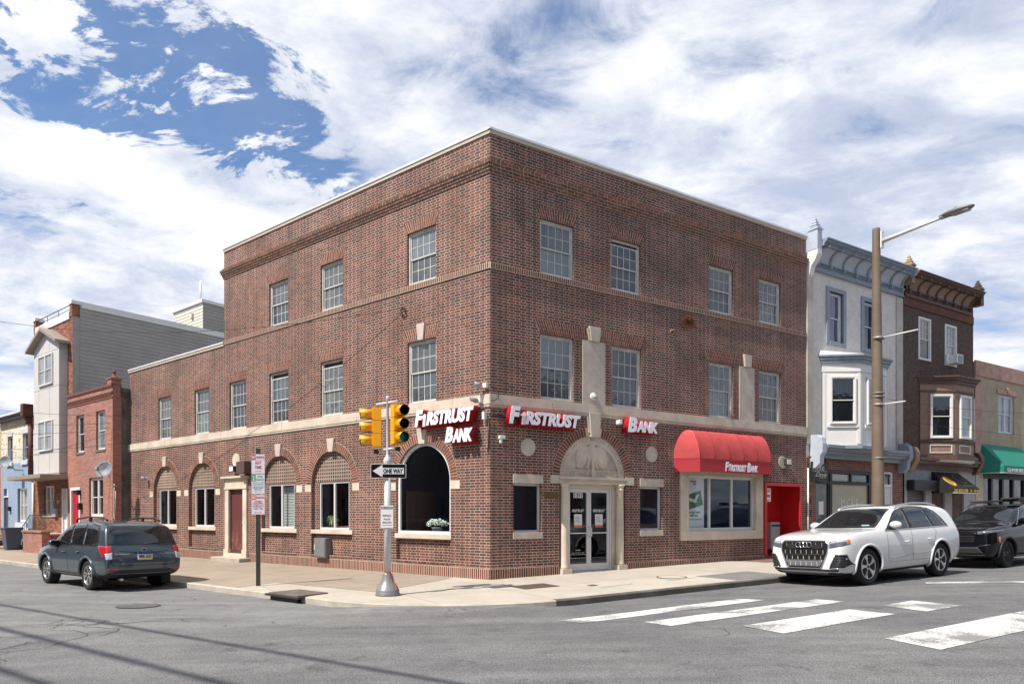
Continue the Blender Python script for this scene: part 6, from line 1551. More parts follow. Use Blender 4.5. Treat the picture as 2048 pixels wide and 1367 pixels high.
    for sx in (-1, 1):
        l, nn = hit('f', .30*sx, .745); MB().box(l.x-.02, l.x-.005, .30*sx-.10, .30*sx+.10, Z(.70), Z(.79)).build('sensor_panel', M_PLAS, g, M, bevel=.01)
    r = MB()
    for i in range(4):
        y = -.135+.09*i; l, nn = hit('f', y, .79); c = Vector((l.x-.03, y, Z(.785)))
        r.tube([c+Vector((0, .058*math.cos(2*math.pi*k/24), .058*math.sin(2*math.pi*k/24))) for k in range(25)], .0085, 6, cap=False)
    r.build('ring_emblem', M_CHROME, g, M)
    for sx in (-1, 1):
        H_ = [(.60*sx, .845), (.90*sx, .875), (.915*sx, .83), (.87*sx, .76), (.60*sx, .715)]
        h = patch('headlight', 'f', H_, M_LAMP, .006, res=.03)
        patch('headlight_strip', 'f', [(.62*sx, .835), (.90*sx, .868), (.88*sx, .835), (.62*sx, .80)], M_LAMPW, .010, parent=h, res=.03)
        side = '-y' if sx < 0 else '+y'
        patch('headlight_corner', side, [(.10, .865), (.30, .885), (.28, .80), (.12, .765)], M_LAMP, .006, res=.03)
        patch('marker_light', side, [(.22, .875), (.31, .885), (.285, .80), (.20, .79)], M_AMB, .010, res=.03)
        V = [(.63*sx, .42), (.74*sx, .595), (.915*sx, .60), (.935*sx, .42), (.87*sx, .345), (.60*sx, .345)]
        i_ = patch('air_intake', 'f', V, M_PLAS, .004, res=.035)
        line('intake_frame', 'f', [(.74*sx, .60), (.91*sx, .605), (.935*sx, .42), (.87*sx, .35), (.64*sx, .35)], M_CHROME, .013, .008, parent=i_, step=.03)
        for k in range(4): z = .41+.045*k; line('intake_slat', 'f', [(.69*sx, z), (.90*sx, z)], mat('grille_bar_grey', (.09, .09, .095), .3, metal=.5), .005, .006, parent=i_)
    patch('lower_lip', 'f', [(-.80, .335), (.80, .335), (.78, .305), (-.78, .305)], M_PLAS, .006); patch('skid_plate', 'f', [(-.62, .30), (.62, .30), (.50, .255), (-.50, .255)], mat('skid_grey', (.20, .20, .21), .4, metal=.5), .010)
    mirrors(B, M, 1.92, 1.29, w2-.08, P, M_PLAS); handles(B, M, hit, [(2.44, .90), (3.42, .93)], P)
    rails(B, M, [(2.40, -.02, 1.66), (2.6, .0, 1.735), (3.2, .0, 1.785), (3.9, .01, 1.775), (4.3, .03, 1.72), (4.45, .05, 1.66)], .67, mat('rail_silver', (.55, .55, .56), .3, metal=.8), .016)
    patch('sunroof', 't', [(2.62, -.42), (3.5, -.42), (3.5, .42), (2.62, .42)], M_GC, .003)
    for sx in (-1, 1):
        l, nn = hit('f', .55*sx, .33)
    MB().tube([(1.54, -.6, 1.255), (1.60, -.05, 1.285)], .010, 5).tube([(1.56, .05, 1.275), (1.58, .6, 1.265)], .010, 5).build('wiper', M_PLAS, B, M)
    l, nn = hit('f', -.35, 1.19); MB().box(l.x-.012, l.x-.002, -.60, -.42, l.z, l.z+.03).build('stickers', mat('sticker', (.35, .5, .55), .5), B, M)
    patch('tail_light', 'r', [(-.90, 1.0), (.90, 1.0), (.90, .90), (-.90, .90)], M_TAIL, .006)
    return A
white_suv()

def blue_suv():
    P = car_paint('sage_blue_metallic', (.052, .080, .100), metal=.4, rough=.30)
    sp = dict(L=4.56, W=1.78, R=.348, fo=.93, wb=2.615, paint=P, tum=.20, sw=(.075, .10), spokes=5, split=(-12, 12), clad=.0,
        xs=[0, .04, .15, .4, .8, 1.12, 1.35, 1.7, 2.0, 2.4, 2.9, 3.4, 3.85, 4.10, 4.20, 4.30, 4.42, 4.50, 4.55, 4.56],
        top=[(0, .72), (.04, .80), (.15, .88), (.4, .95), (.8, 1.01), (1.12, 1.05), (1.35, 1.19), (1.7, 1.42), (2.0, 1.56), (2.4, 1.62), (2.9, 1.64), (3.4, 1.635), (3.85, 1.60), (4.10, 1.56), (4.20, 1.52), (4.30, 1.36), (4.42, 1.10), (4.50, .96), (4.55, .78), (4.56, .66)],
        belt=[(0, .66), (.04, .73), (.15, .80), (.4, .87), (.8, .92), (1.12, .95), (2.0, .97), (3.4, 1.0), (4.10, 1.05), (4.20, 1.05), (4.30, 1.04), (4.42, 1.0), (4.50, .89), (4.55, .72), (4.56, .62)],
        bot=[(0, .32), (.15, .25), (.5, .23), (3.9, .25), (4.4, .33), (4.56, .40)],
        wid=[(0, .78), (.04, .85), (.15, .92), (.4, .97), (.8, 1), (3.9, 1), (4.20, .985), (4.42, .965), (4.50, .955), (4.56, .91)])
    M = car_matrix(FL, -9.66, -6.22, sp)
    A, B, patch, line, both, hit = make_car(sp, M, 'blue_grey_suv', 'dark blue-green SUV seen from behind, parked on the side street'); w2 = sp['W']/2
    patch('windshield', 'f', [(-.70, 1.06), (.70, 1.06), (.58, 1.52), (-.58, 1.52)], M_GC, .004)
    both(patch, 'window_seal', [(1.42, .985), (4.02, 1.03), (4.12, 1.12), (4.05, 1.36), (3.92, 1.50), (3.4, 1.56), (2.6, 1.565), (2.15, 1.53), (1.98, 1.45)], M_PLAS, .002)
    both(patch, 'side_window', [(1.50, 1.0), (2.38, 1.015), (2.36, 1.515), (2.2, 1.50), (2.02, 1.44)], M_GC, .005)
    both(patch, 'side_window', [(2.47, 1.016), (3.20, 1.03), (3.14, 1.53), (2.45, 1.53)], M_GC, .005)
    both(patch, 'side_window', [(3.26, 1.03), (3.93, 1.06), (4.04, 1.16), (3.97, 1.36), (3.86, 1.47), (3.4, 1.525), (3.20, 1.525)], M_GC, .005)
    patch('rear_window', 'r', [(-.775, 1.065), (.775, 1.065), (.68, 1.515), (-.68, 1.515)], M_GC, .005)
    dk_ = mat('panel_gap_dark', (.006, .008, .009), .8)
    for x in (1.42, 2.42): both(line, 'door_seam', [(x, .97), (x-.02, .7), (x+.01, .42), (x+.04, .36)], dk_, .004, 0)
    both(line, 'door_seam', [(3.24, 1.0), (3.28, .9), (3.16, .70), (3.08, .50), (3.05, .36)], dk_, .004, 0)
    both(line, 'sill_line', [(1.40, .37), (3.10, .37)], M_PLAS, .02, .002)
    line('tailgate_seam', 'r', [(-.79, 1.03), (-.76, .80), (-.70, .60), (.70, .60), (.76, .80), (.79, 1.03)], dk_, .005, 0)
    line('tailgate_crease', 'r', [(-.55, .93), (-.28, .90), (.28, .90), (.55, .93)], dk_, .006, 0)
    for sx in (-1, 1):
        t = patch('tail_light', 'r', [(.685*sx, 1.035), (.845*sx, 1.04), (.84*sx, .875), (.70*sx, .90)], M_TAIL, .008, res=.025)
        patch('clear_lens', 'r', [(.70*sx, .895), (.84*sx, .870), (.83*sx, .735), (.715*sx, .745)], M_LAMPW, .008, parent=t, res=.025)
        patch('tail_light_side', '-y' if sx < 0 else '+y', [(4.13, 1.04), (4.40, 1.035), (4.46, .80), (4.40, .78), (4.26, .91)], M_TAIL, .008, res=.025)
        patch('reflector', 'r', [(.56*sx, .525), (.80*sx, .535), (.80*sx, .50), (.56*sx, .49)], M_TAIL, .006, res=.03)
    patch('bumper_lower', 'r', [(-.55, .50), (.55, .50), (.80, .40), (.80, .30), (-.80, .30), (-.80, .40)], M_PLAS, .010)
    l, nn = hit('r', 0, .80)
    pl = MB().box(l.x-.01, l.x+.025, -.16, .16, .72, .88).build('number_plate', M_WHITE, B, M)
    MB().box(l.x+.0251, l.x+.027, -.158, .158, .85, .879).build('plate_band', mat('plate_blue', (.02, .03, .25)), pl, M); MB().box(l.x+.0251, l.x+.027, -.158, .158, .721, .752).build('plate_band', mat('plate_yellow', (.75, .55, .04)), pl, M)
    Mt = M @ T(l.x+.027, 0, .80) @ Rz(90)
    text('MBR-2632', .1, mat('plate_ink', (.02, .02, .12)), pl, Mt, off=.002, fit=(.28, .075))
    MB().box(l.x-.01, l.x+.03, -.22, .22, .885, .925).build('plate_garnish', P, B, M, bevel=.01)
    for body_, y, w, z in (('SUBARU', -.50, .30, .86), ('FORESTER', .56, .24, .86)):
        l2, nn = hit('r', y, z); text(body_, .05, M_CHROME, B, M @ T(l2.x+.006, y, z) @ Rz(90) , off=.001, fit=(w, .028), ext=.003)
    l2, nn = hit('r', 0, .955); MB().prism(disk(0, 0, .062, rz=.035), -.012, 0).build('star_emblem', M_CHROME, B, M @ T(l2.x, 0, .955) @ Rz(90)); MB().prism(disk(0, 0, .052, rz=.027), -.014, -.0121).build('emblem_field', mat('emblem_blue', (.02, .04, .2)), B, M @ T(l2.x, 0, .955) @ Rz(90))
    l2, nn = hit('r', .1, 1.09); MB().tube([(l2.x+.02, .0, 1.09), (l2.x+.005, .35, 1.105), (l2.x+.0, .52, 1.11)], .012, 6).build('rear_wiper', M_PLAS, B, M)
    mirrors(B, M, 1.66, 1.06, w2-.07, P, M_PLAS); handles(B, M, hit, [(2.22, .86), (3.06, .88)], P)
    for s in (-1, 1):
        MB().tube([(2.15, s*.60, 1.585), (2.25, s*.60, 1.66), (2.9, s*.60, 1.70), (3.75, s*.59, 1.685), (3.95, s*.59, 1.62)], .022, 8).box(2.95, 3.05, s*.60-.02, s*.60+.02, 1.60, 1.69).build('roof_rail', M_PLAS, B, M)
    MB().tube([(4.40, -.5, .28), (4.56, -.5, .28)], .028, 10).build('exhaust', M_RIM, B, M)
    for s in (-1, 1): MB().box(3.92, 3.94, s*(w2-.12)-.11, s*(w2-.12)+.11, .10, .38).build('mud_flap', M_PLAS, B, M)
    MB().tube([(4.02, -.55, 1.60), (3.98, -.55, 1.62)], .01, 5).build('aerial', M_PLAS, B, M)
blue_suv()

def black_suv():
    P = car_paint('gloss_black_paint', (.003, .0035, .006), rough=.10)
    zm = [(0, 0), (.3, .36), (.86, .98), (1.05, 1.13), (1.58, 1.64), (1.70, 1.74), (2, 2.04)]; Z = lambda z: lerp_tab(zm, z)
    sp = dict(zm=zm, L=4.69, W=1.86, R=.372, fo=.90, wb=2.70, paint=P, lean=.06, tum=.32, rim=M_RIMB, sw=(.05, .06), spokes=5, split=(-12, 12), arch=M_PLAS,
        xs=[0, .04, .14, .35, .7, 1.1, 1.35, 1.7, 2.05, 2.4, 2.9, 3.4, 3.9, 4.2, 4.4, 4.55, 4.65, 4.69],
        top=[(0, .86), (.04, .92), (.14, .97), (.35, 1.01), (.7, 1.06), (1.1, 1.10), (1.35, 1.15), (1.7, 1.38), (2.05, 1.56), (2.4, 1.64), (2.9, 1.68), (3.4, 1.67), (3.9, 1.62), (4.2, 1.57), (4.4, 1.35), (4.55, 1.05), (4.65, .9), (4.69, .8)],
        belt=[(0, .78), (.04, .84), (.14, .89), (.35, .94), (.7, .99), (1.35, 1.03), (2.4, 1.05), (3.9, 1.10), (4.2, 1.10), (4.4, 1.05), (4.55, .95), (4.65, .82), (4.69, .72)],
        bot=[(0, .30), (.14, .24), (.5, .22), (4.2, .25), (4.69, .4)], wid=[(0, .80), (.04, .86), (.14, .92), (.35, .97), (.7, 1), (4.1, 1), (4.4, .96), (4.69, .86)])
    M = car_matrix(FR, 12.74, -5.70, sp)
    A, B, patch, line, both, hit = make_car(sp, M, 'black_suv', 'glossy black SUV with dark wheels parked behind the white SUV'); w2 = sp['W']/2
    patch('windshield', 'f', [(-.74, 1.14), (.74, 1.14), (.62, 1.56), (-.62, 1.56)], M_GC, .004)
    both(patch, 'side_window', [(1.55, 1.07), (2.45, 1.09), (2.42, 1.54), (2.15, 1.50)], M_GD, .005); both(patch, 'side_window', [(2.55, 1.092), (3.4, 1.11), (3.35, 1.57), (2.53, 1.56)], M_GD, .005)
    both(line, 'window_trim', [(1.50, 1.05), (2.13, 1.515), (2.45, 1.57), (3.3, 1.595)], M_CHROME, .008, .004)
    g = patch('grille', 'f', [(-.52, .84), (.52, .84), (.50, .60), (-.50, .60)], mat('grille_gloss_black', (.008, .008, .009), .15), .006)
    for z in (.64, .70, .76): line('grille_bar', 'f', [(-.48, z), (.48, z)], mat('grille_bar_grey', (.09, .09, .095), .3, metal=.5), .006, .010, parent=g)
    l, nn = hit('f', 0, .74); q = l.z; MB().tube([(l.x-.02, -.045, q+.05), (l.x-.02, -.035, q-.05)], .008, 6).tube([(l.x-.02, .045, q+.05), (l.x-.02, .035, q-.05)], .008, 6).tube([(l.x-.02, -.04, q), (l.x-.02, .04, q)], .008, 6).tube([(l.x-.018, .065*math.cos(t*.393), q+.06*math.sin(t*.393)) for t in range(17)], .006, 5).build('emblem', M_CHROME, g, M)
    for sx in (-1, 1):
        h = patch('headlight', 'f', [(.55*sx, .86), (.90*sx, .915), (.88*sx, .84), (.55*sx, .80)], M_LAMP, .006, res=.03)
        line('headlight_line', 'f', [(.55*sx, .845), (.88*sx, .90)], M_LAMPW, .006, .010, parent=h)
        patch('marker_light', '-y' if sx < 0 else '+y', [(.40, .72), (.47, .74), (.50, .60), (.44, .58)], M_AMB, .006, res=.03)
        line('bumper_edge', 'f', [(.55*sx, .52), (.82*sx, .56)], M_CHROME, .006, .004)
    patch('lower_grille', 'f', [(-.55, .50), (.55, .50), (.70, .34), (-.70, .34)], M_PLAS, .006); line('silver_lip', 'f', [(-.72, .31), (.72, .31)], M_PLAS, .012, .006)
    mirrors(B, M, 1.78, 1.24, w2-.08, P, M_PLAS); handles(B, M, hit, [(2.25, .92)], P)
    MB().tube([(1.40, -.6, 1.25), (1.44, -.05, 1.27)], .010, 5).build('wiper', M_PLAS, B, M)
    rails(B, M, [(2.3, -.02, 1.66), (2.45, .0, 1.75), (3.2, .0, 1.79), (3.9, .01, 1.75), (4.05, .03, 1.66)], .66, M_PLAS, .018)
    MB().box(2.5, 2.6, -.72, .72, 1.79, 1.83).box(3.45, 3.55, -.72, .72, 1.79, 1.83).build('roof_bar', M_PLAS, B, M, bevel=.01)
    MB().box(2.35, 3.0, -.55, -.15, 1.83, 1.89).build('ski_clamp', M_PLAS, B, M, bevel=.02)
black_suv()

# ================================================================== street furniture
def G(x, y, on='walk'): return plane_z(x, y)+.004 if on == 'walk' else road_z(x, y)
M_GALV = mat('galvanised_steel', (.52, .52, .53), .5, metal=.1, var=.1, vscale=6); M_YEL = mat('signal_yellow', (.78, .36, .012), .42, coat=.2, var=.04)
def signal_pole():
    px, py = -2.50, 13.72; g = G(px, py)
    A = empty('signal_pole', T(px, py, g), 'grey steel pole with flared round base on the corner pavement, carrying the traffic signals', 'pole')
    M = T(px, py, g)
    MB().lathe([(.245, 0), (.245, .035), (.235, .05), (.235, .10), (.225, .12), (.19, .19), (.15, .25), (.115, .33), (.095, .42), (.088, .45)], 36, M).build('base', mat('cast_grey_base', (.22, .22, .23), .4, metal=.3, var=.12), A, I4)
    MB().lathe([(.245, -.2), (.245, .001)], 30, M).build('footing', M_CONC_L, A, I4)
    MB().lathe([(.070, .40), (.064, 2.62)], 28, M).build('shaft', M_GALV, A, I4)
    MB().lathe([(.064, 2.60), (.075, 2.63), (.082, 2.66), (.082, 2.72), (.06, 2.76), (.035, 2.80), (.028, 2.84), (.028, 3.92), (.036, 3.93), (.036, 3.98), (.02, 4.0)], 20, M).build('top_tube', M_GALV, A, I4)
    for z in (2.93, 3.86): MB().tube([(-.24, .08, z-.02), (0, 0, z+.0), (.22, -.08, z+.02)], .024, 8).build('cross_arm', M_GALV, A, M)
    for z, q in ((3.0, M_BLACK),): MB().lathe([(.05, 2.82), (.05, 2.90)], 14, M @ T(-.24, .08, .03)).lathe([(.05, 2.86), (.05, 2.94)], 14, M @ T(.22, -.08, .03)).build('arm_fitting', M_PLAS, A, I4)
    r = MB().tube([(.07, -.05, .46), (.12, -.06, .43), (.13, -.05, .34), (.16, -.08, .24), (.19, -.10, .15), (.22, -.12, .11)], .008, 5).tube([(-.07, -.05, .45), (0, -.095, .455), (.08, -.05, .46)], .008, 5); r.build('red_string', mat('orange_red_string', (.70, .10, .05), .8), A, M)
    # two signal heads, each with three visored lenses
    for (ox, oy, ang, lab, oz) in ((-.25, .08, -76, 'yellow three lens traffic signal facing left up the side street', 2.98), (.225, -.08, 33, 'yellow three lens traffic signal facing right along the avenue with a green lens', 3.02)):
        Mh = T(px+ox, py+oy, g+oz) @ Rz(ang)
        S = empty('traffic_signal', Mh, lab, 'traffic light', 'traffic signals on the corner pole')
        for k in range(3):
            z = .0+.265*k; h = MB().box(-.125, .125, -.07, .10, z, z+.258).box(-.11, .11, -.085, -.07, z+.016, z+.242)
            o = h.build('housing', M_YEL, S, Mh, bevel=.018)
            Mv = Mh @ T(0, -.085, z+.129) @ Rx(90)
            v = MB(); n = 30; vs = []; 
            for i in range(n+1):
                a = rad(-62+304*i/n)
                for rr, zz in ((.102, 0), (.106, .245-.03*(1 if a < 0 or a > math.pi else 0))): vs.append((rr*math.cos(a), rr*math.sin(a), zz))
            fs = [(2*i, 2*i+2, 2*i+3, 2*i+1) for i in range(n)]; v.add(vs, fs, smooth=True)
            vv = v.build('visor', [M_YEL], o, Mv); sd_ = vv.modifiers.new('t', 'SOLIDIFY'); sd_.thickness = .004
            MB().lathe([(.098, .0), (.101, .225)], 30, cap=False).build('visor_lining', M_BLACK, o, Mv)
            col = [('green_lens', (.0, .33, .27)), ('amber_lens_dark', (.05, .03, .006)), ('red_lens_dark', (.045, .006, .006))][k]
            m = mat(col[0]+('_lit' if (ox > 0 and k == 0) else ''), col[1] if not (ox < 0 and k == 0) else (.01, .05, .04), .25, emit=.12 if (ox > 0 and k == 0) else 0)
            if ox < 0: m = mat('dark_lens', (.02, .02, .02), .3)
            MB().lathe([(.10, .012), (.07, .032), (.0, .042)], 24, cap=False).build('lens', m, o, Mv)
            MB().lathe([(.012, .0), (.012, .012)], 8).build('hinge', M_YEL, o, Mh @ T(.115, -.085, z+.05) @ Rx(90))
    # one way sign
    Ms = T(px+.03, py-.085, g+2.50-.01) @ Rz(2)
    S = empty('one_way_sign', Ms, 'black and white ONE WAY arrow sign pointing left on the signal pole', 'sign')
    def rr(w, h, r): 
        q = []
        for cx_, cz, a0 in ((w-r, h-r, 0), (-w+r, h-r, 90), (-w+r, -h+r, 180), (w-r, -h+r, 270)):
            for k in range(5): a = rad(a0+22.5*k); q.append((cx_+r*math.cos(a), cz+r*math.sin(a)))
        return q
    MB().prism(rr(.352, .142, .025), -.002, .004).build('border', M_WHITE, S, Ms); MB().prism(rr(.343, .133, .02), -.004, -.0021).build('panel', mat('matt_black', (.006, .006, .007), .8, spec=.1), S, Ms)
    MB().prism([(-.31, 0), (-.115, .125), (-.115, .062), (.31, .062), (.31, -.062), (-.115, -.062), (-.115, -.125)], -.006, -.0041).build('arrow', mat('reflective_white', (.60, .60, .62), .5), S, Ms)
    text('ONE WAY', .1, M_BLACK, S, Ms @ T(.095, -.0075, 0), off=.004, fit=(.39, .095))
    # notice
    Mn = T(px+.0, py-.075, g+1.58)
    S = empty('paper_notice', Mn, 'white paper no stopping notice taped round the grey signal pole', 'notice')
    MB().prism(rect(-.125, .125, -.225, .225), -.002, .002).build('sheet', mat('paper', (.66, .65, .64), .8, var=.04), S, Mn); MB().prism(rect(-.115, .115, .15, .20), -.004, -.0021).build('header', mat('ink_grey', (.10, .10, .12)), S, Mn); MB().prism(rect(-.10, .10, -.175, -.165), -.004, -.0021).build('rule', mat('notice_red', (.6, .12, .12)), S, Mn)
    text('NO STOPPING', .1, M_WHITE, S, Mn @ T(0, -.0055, .175), fit=(.20, .032)); 
    for s_, z in (('TEMPORARY', .02), ('POLICE', -.05), ('REGULATION', -.115)): text(s_, .1, mat('ink_grey', (.10, .10, .12)), S, Mn @ T(0, -.0035, z), fit=(.18 if s_ != 'POLICE' else .13, .035))
signal_pole()
def sign_post():
    px, py = -5.84, 15.72; g = G(px, py)
    M = T(px, py, g) @ Rz(4)
    A = empty('sign_post', M, 'thin dark perforated steel post at the side street kerb carrying the parking signs', 'post')
    b = MB(); b.box(-.03, -.026, -.01, .045, -.1, 3.16); b.box(.026, .03, -.01, .045, -.1, 3.16); b.box(-.026, .026, .041, .045, -.1, 3.16); b.box(-.05, -.03, -.014, -.01, -.1, 3.16); b.box(.03, .05, -.014, -.01, -.1, 3.16)
    b.box(-.03, .03, -.012, -.008, 0, 3.16)
    b.build('channel', mat('dark_green_steel', (.02, .026, .024), .5, var=.2), A, M)
    h = MB()
    for i in range(60): h.prism(disk(0, .05+i*.052, .009, 8), -.0145, -.0121)
    h.build('bolt_holes', mat('hole_grey', (.12, .12, .12)), A, M)
    red = mat('sign_crimson', (.45, .02, .06)); gr = mat('sign_green', (.01, .20, .15)); wh = mat('sign_sheet_white', (.60, .58, .62), .5); rd2 = mat('sign_bright_red', (.65, .03, .03))
    tr = mat('faded_red', (.42, .08, .12)); te = mat('faded_green', (.12, .33, .30))
    def plate(name, label, z, c, body):
        S = empty(name, M @ T(0, -.02, z), label, 'sign', 'parking signs on the post'); Mp = M @ T(0, -.02, z)
        MB().prism(rect(-.152, .152, -.228, .228), -.002, .002).build('panel', wh, S, Mp, bevel=.0)
        f = MB()
        for a in (rect(-.148, .148, .221, .224), rect(-.148, .148, -.224, -.221), rect(-.148, -.145, -.221, .221), rect(.145, .148, -.221, .221)): f.prism(a, -.003, -.0021)
        f.build('border', c, S, Mp); body(S, Mp)
    def p1(S, Mp):
        MB().prism(rect(-.145, -.055, .10, .215), -.0035, -.0021).build('block', red, S, Mp); text('NO', .1, M_WHITE, S, Mp @ T(-.10, -.005, .155), off=.002, fit=(.075, .075)); text('PARKING', .1, red, S, Mp @ T(.045, -.004, .155), off=.001, fit=(.175, .05))
        MB().prism(rect(-.145, .145, .09, .096), -.0035, -.0021).build('rule', red, S, Mp)
        text('ANY', .1, tr, S, Mp @ T(0, -.004, .03), off=.002, fit=(.14, .072)); text('TIME', .1, tr, S, Mp @ T(0, -.004, -.075), off=.002, fit=(.15, .072))
        MB().prism([(-.08, -.168), (.04, -.168), (.04, -.158), (.08, -.173), (.04, -.188), (.04, -.178), (-.08, -.178)], -.0035, -.0021).build('arrow', red, S, Mp)
    def p2(S, Mp):
        MB().prism(rect(-.145, -.055, .07, .215), -.0035, -.0021).build('block', gr, S, Mp); text('2', .1, M_WHITE, S, Mp @ T(-.10, -.005, .14), off=.003, fit=(.05, .10)); text('HOUR', .1, te, S, Mp @ T(.045, -.004, .175), fit=(.12, .045)); text('PARKING', .1, te, S, Mp @ T(.045, -.004, .105), fit=(.175, .045))
        for s_, z, w in (('8 AM - 6 PM', .04, .24), ('MON THRU SAT', -.005, .24), ('EXCEPT PERMIT', -.075, .24), ('ZONE 22', -.115, .17)): text(s_, .1, te, S, Mp @ T(0, -.004, z), fit=(w, .028))
        MB().prism(rect(-.145, .145, -.045, -.041), -.0035, -.0021).build('rule', te, S, Mp); MB().prism([(-.08, -.173), (-.04, -.158), (-.04, -.169), (.08, -.169), (.08, -.176), (-.04, -.176), (-.04, -.188)], -.0035, -.0021).build('arrow', te, S, Mp)
    def p3(S, Mp):
        MB().prism(rect(-.145, -.04, .115, .215), -.0035, -.0021).build('block', rd2, S, Mp); text('NO', .1, M_WHITE, S, Mp @ T(-.092, -.005, .165), off=.002, fit=(.085, .07)); text('PARKING', .1, tr, S, Mp @ T(.052, -.004, .165), fit=(.17, .05))
        for s_, z, w, h in (('STREET', .075, .17, .035), ('CLEANING', .03, .22, .035), ('TUESDAY', -.03, .26, .045), ('11AM - 1PM', -.09, .20, .035)): text(s_, .1, tr, S, Mp @ T(0, -.004, z), off=.0005, fit=(w, h))
        MB().prism([(-.085, -.18), (-.05, -.163), (-.05, -.175), (.05, -.175), (.05, -.163), (.085, -.18), (.05, -.197), (.05, -.185), (-.05, -.185), (-.05, -.197)], -.0035, -.0021).build('arrow', rd2, S, Mp)
    plate('parking_sign', 'no parking any time sign with crimson letters, topmost on the post', 2.80, red, p1); plate('parking_sign', 'green lettered two hour parking sign in the middle of the post', 2.335, gr, p2); plate('parking_sign', 'red lettered no parking street cleaning sign, lowest on the post', 1.865, rd2, p3)
sign_post()
def street_lamp():
    p = Vector((10.2, 19.0)); g = G(p.x, p.y); A = empty('street_lamp', T(p.x, p.y, g), 'tall brown tapered street lamp pole with white arm and LED head over the avenue', 'street lamp')
    M = T(p.x, p.y, g) @ Rz(math.degrees(math.atan2(nR.y, nR.x)))    # local x = out over the road
    k = 40; b = MB()
    lean = -.02
    b.lathe([(.175, -.2), (.17, .5), (.155, 2.5), (.14, 5), (.115, 7.6), (.10, 9.28), (.10, 9.34), (.085, 9.36)], 28, M @ Ry(-.4)); b.build('pole', mat('brown_pole_paint', (.155, .115, .082), .65, var=.18, vscale=2.5, bump=.2), A, I4)
    o = MB().box(.08, .12, -.06, .06, 8.75, 9.22).build('arm_plate', M_WHITE, A, M, bevel=.005)
    MB().tube([(.10, 0, 8.94), (.6, 0, 8.97), (1.1, 0, 8.995), (1.72, 0, 9.02)], [.062, .05, .042, .032], 12).build('arm', mat('off_white_arm', (.55, .53, .48), .5, var=.15, vscale=5), A, M)
    h = MB(); Mx = T(2.03, 0, 9.06) @ Matrix.Diagonal((.40, .16, .085, 1)); h.lathe([(math.cos(a), math.sin(a)) for a in [math.pi*(-.5+i/12) for i in range(13)]], 28, Mx, cap=False); h.box(1.62, 1.85, -.07, .07, 9.0, 9.08)
    hd = h.build('lamp_head', mat('lamp_grey', (.20, .20, .19), .5, metal=.2), A, M, smooth=True)
    MB().box(1.92, 2.32, -.10, .10, 8.985, 9.0).build('lamp_glass', mat('led_cover', (.42, .40, .36), .2), hd, M, bevel=.005)
    MB().lathe([(.03, 0), (.03, .06), (.02, .07)], 12, M @ T(1.98, 0, 9.12)).build('photocell', mat('photocell_green', (.05, .30, .15), .4), hd, I4)
    for z, ln in ((6.28, .95), (4.43, .62)):
        MB().tube([(.12, 0, z), (.12+ln, 0, z+.0)], .018, 8).build('banner_arm', M_WHITE, A, M)
        MB().lathe([(.155, -.03), (.155, .03)], 20, M @ T(0, 0, z)).build('strap', mat('dull_steel', (.3, .28, .25), .5, metal=.4), A, I4)
    for z in (4.75, 4.65, 2.95): MB().lathe([(.162, -.012), (.162, .012)], 20, M @ T(0, 0, z)).build('strap', mat('dull_steel', (.3, .28, .25), .5, metal=.4), A, I4)
    Mp = T(p.x-.02, p.y-.195, g+1.30)
    S = empty('taped_flyer', Mp, 'small red and white paper flyer taped low on the brown lamp pole', 'flyer')
    MB().prism(rect(-.15, .15, -.16, .21), -.003, .003).build('sheet', mat('flyer_red', (.42, .10, .09), .7, var=.7, vscale=14), S, Mp); MB().prism(rect(-.13, .13, .12, .18), -.005, -.0031).build('headline', M_WHITE, S, Mp)
    text('EVENT', .1, mat('flyer_red2', (.5, .03, .03)), S, Mp @ T(0, -.0065, .15), fit=(.18, .04))
street_lamp()

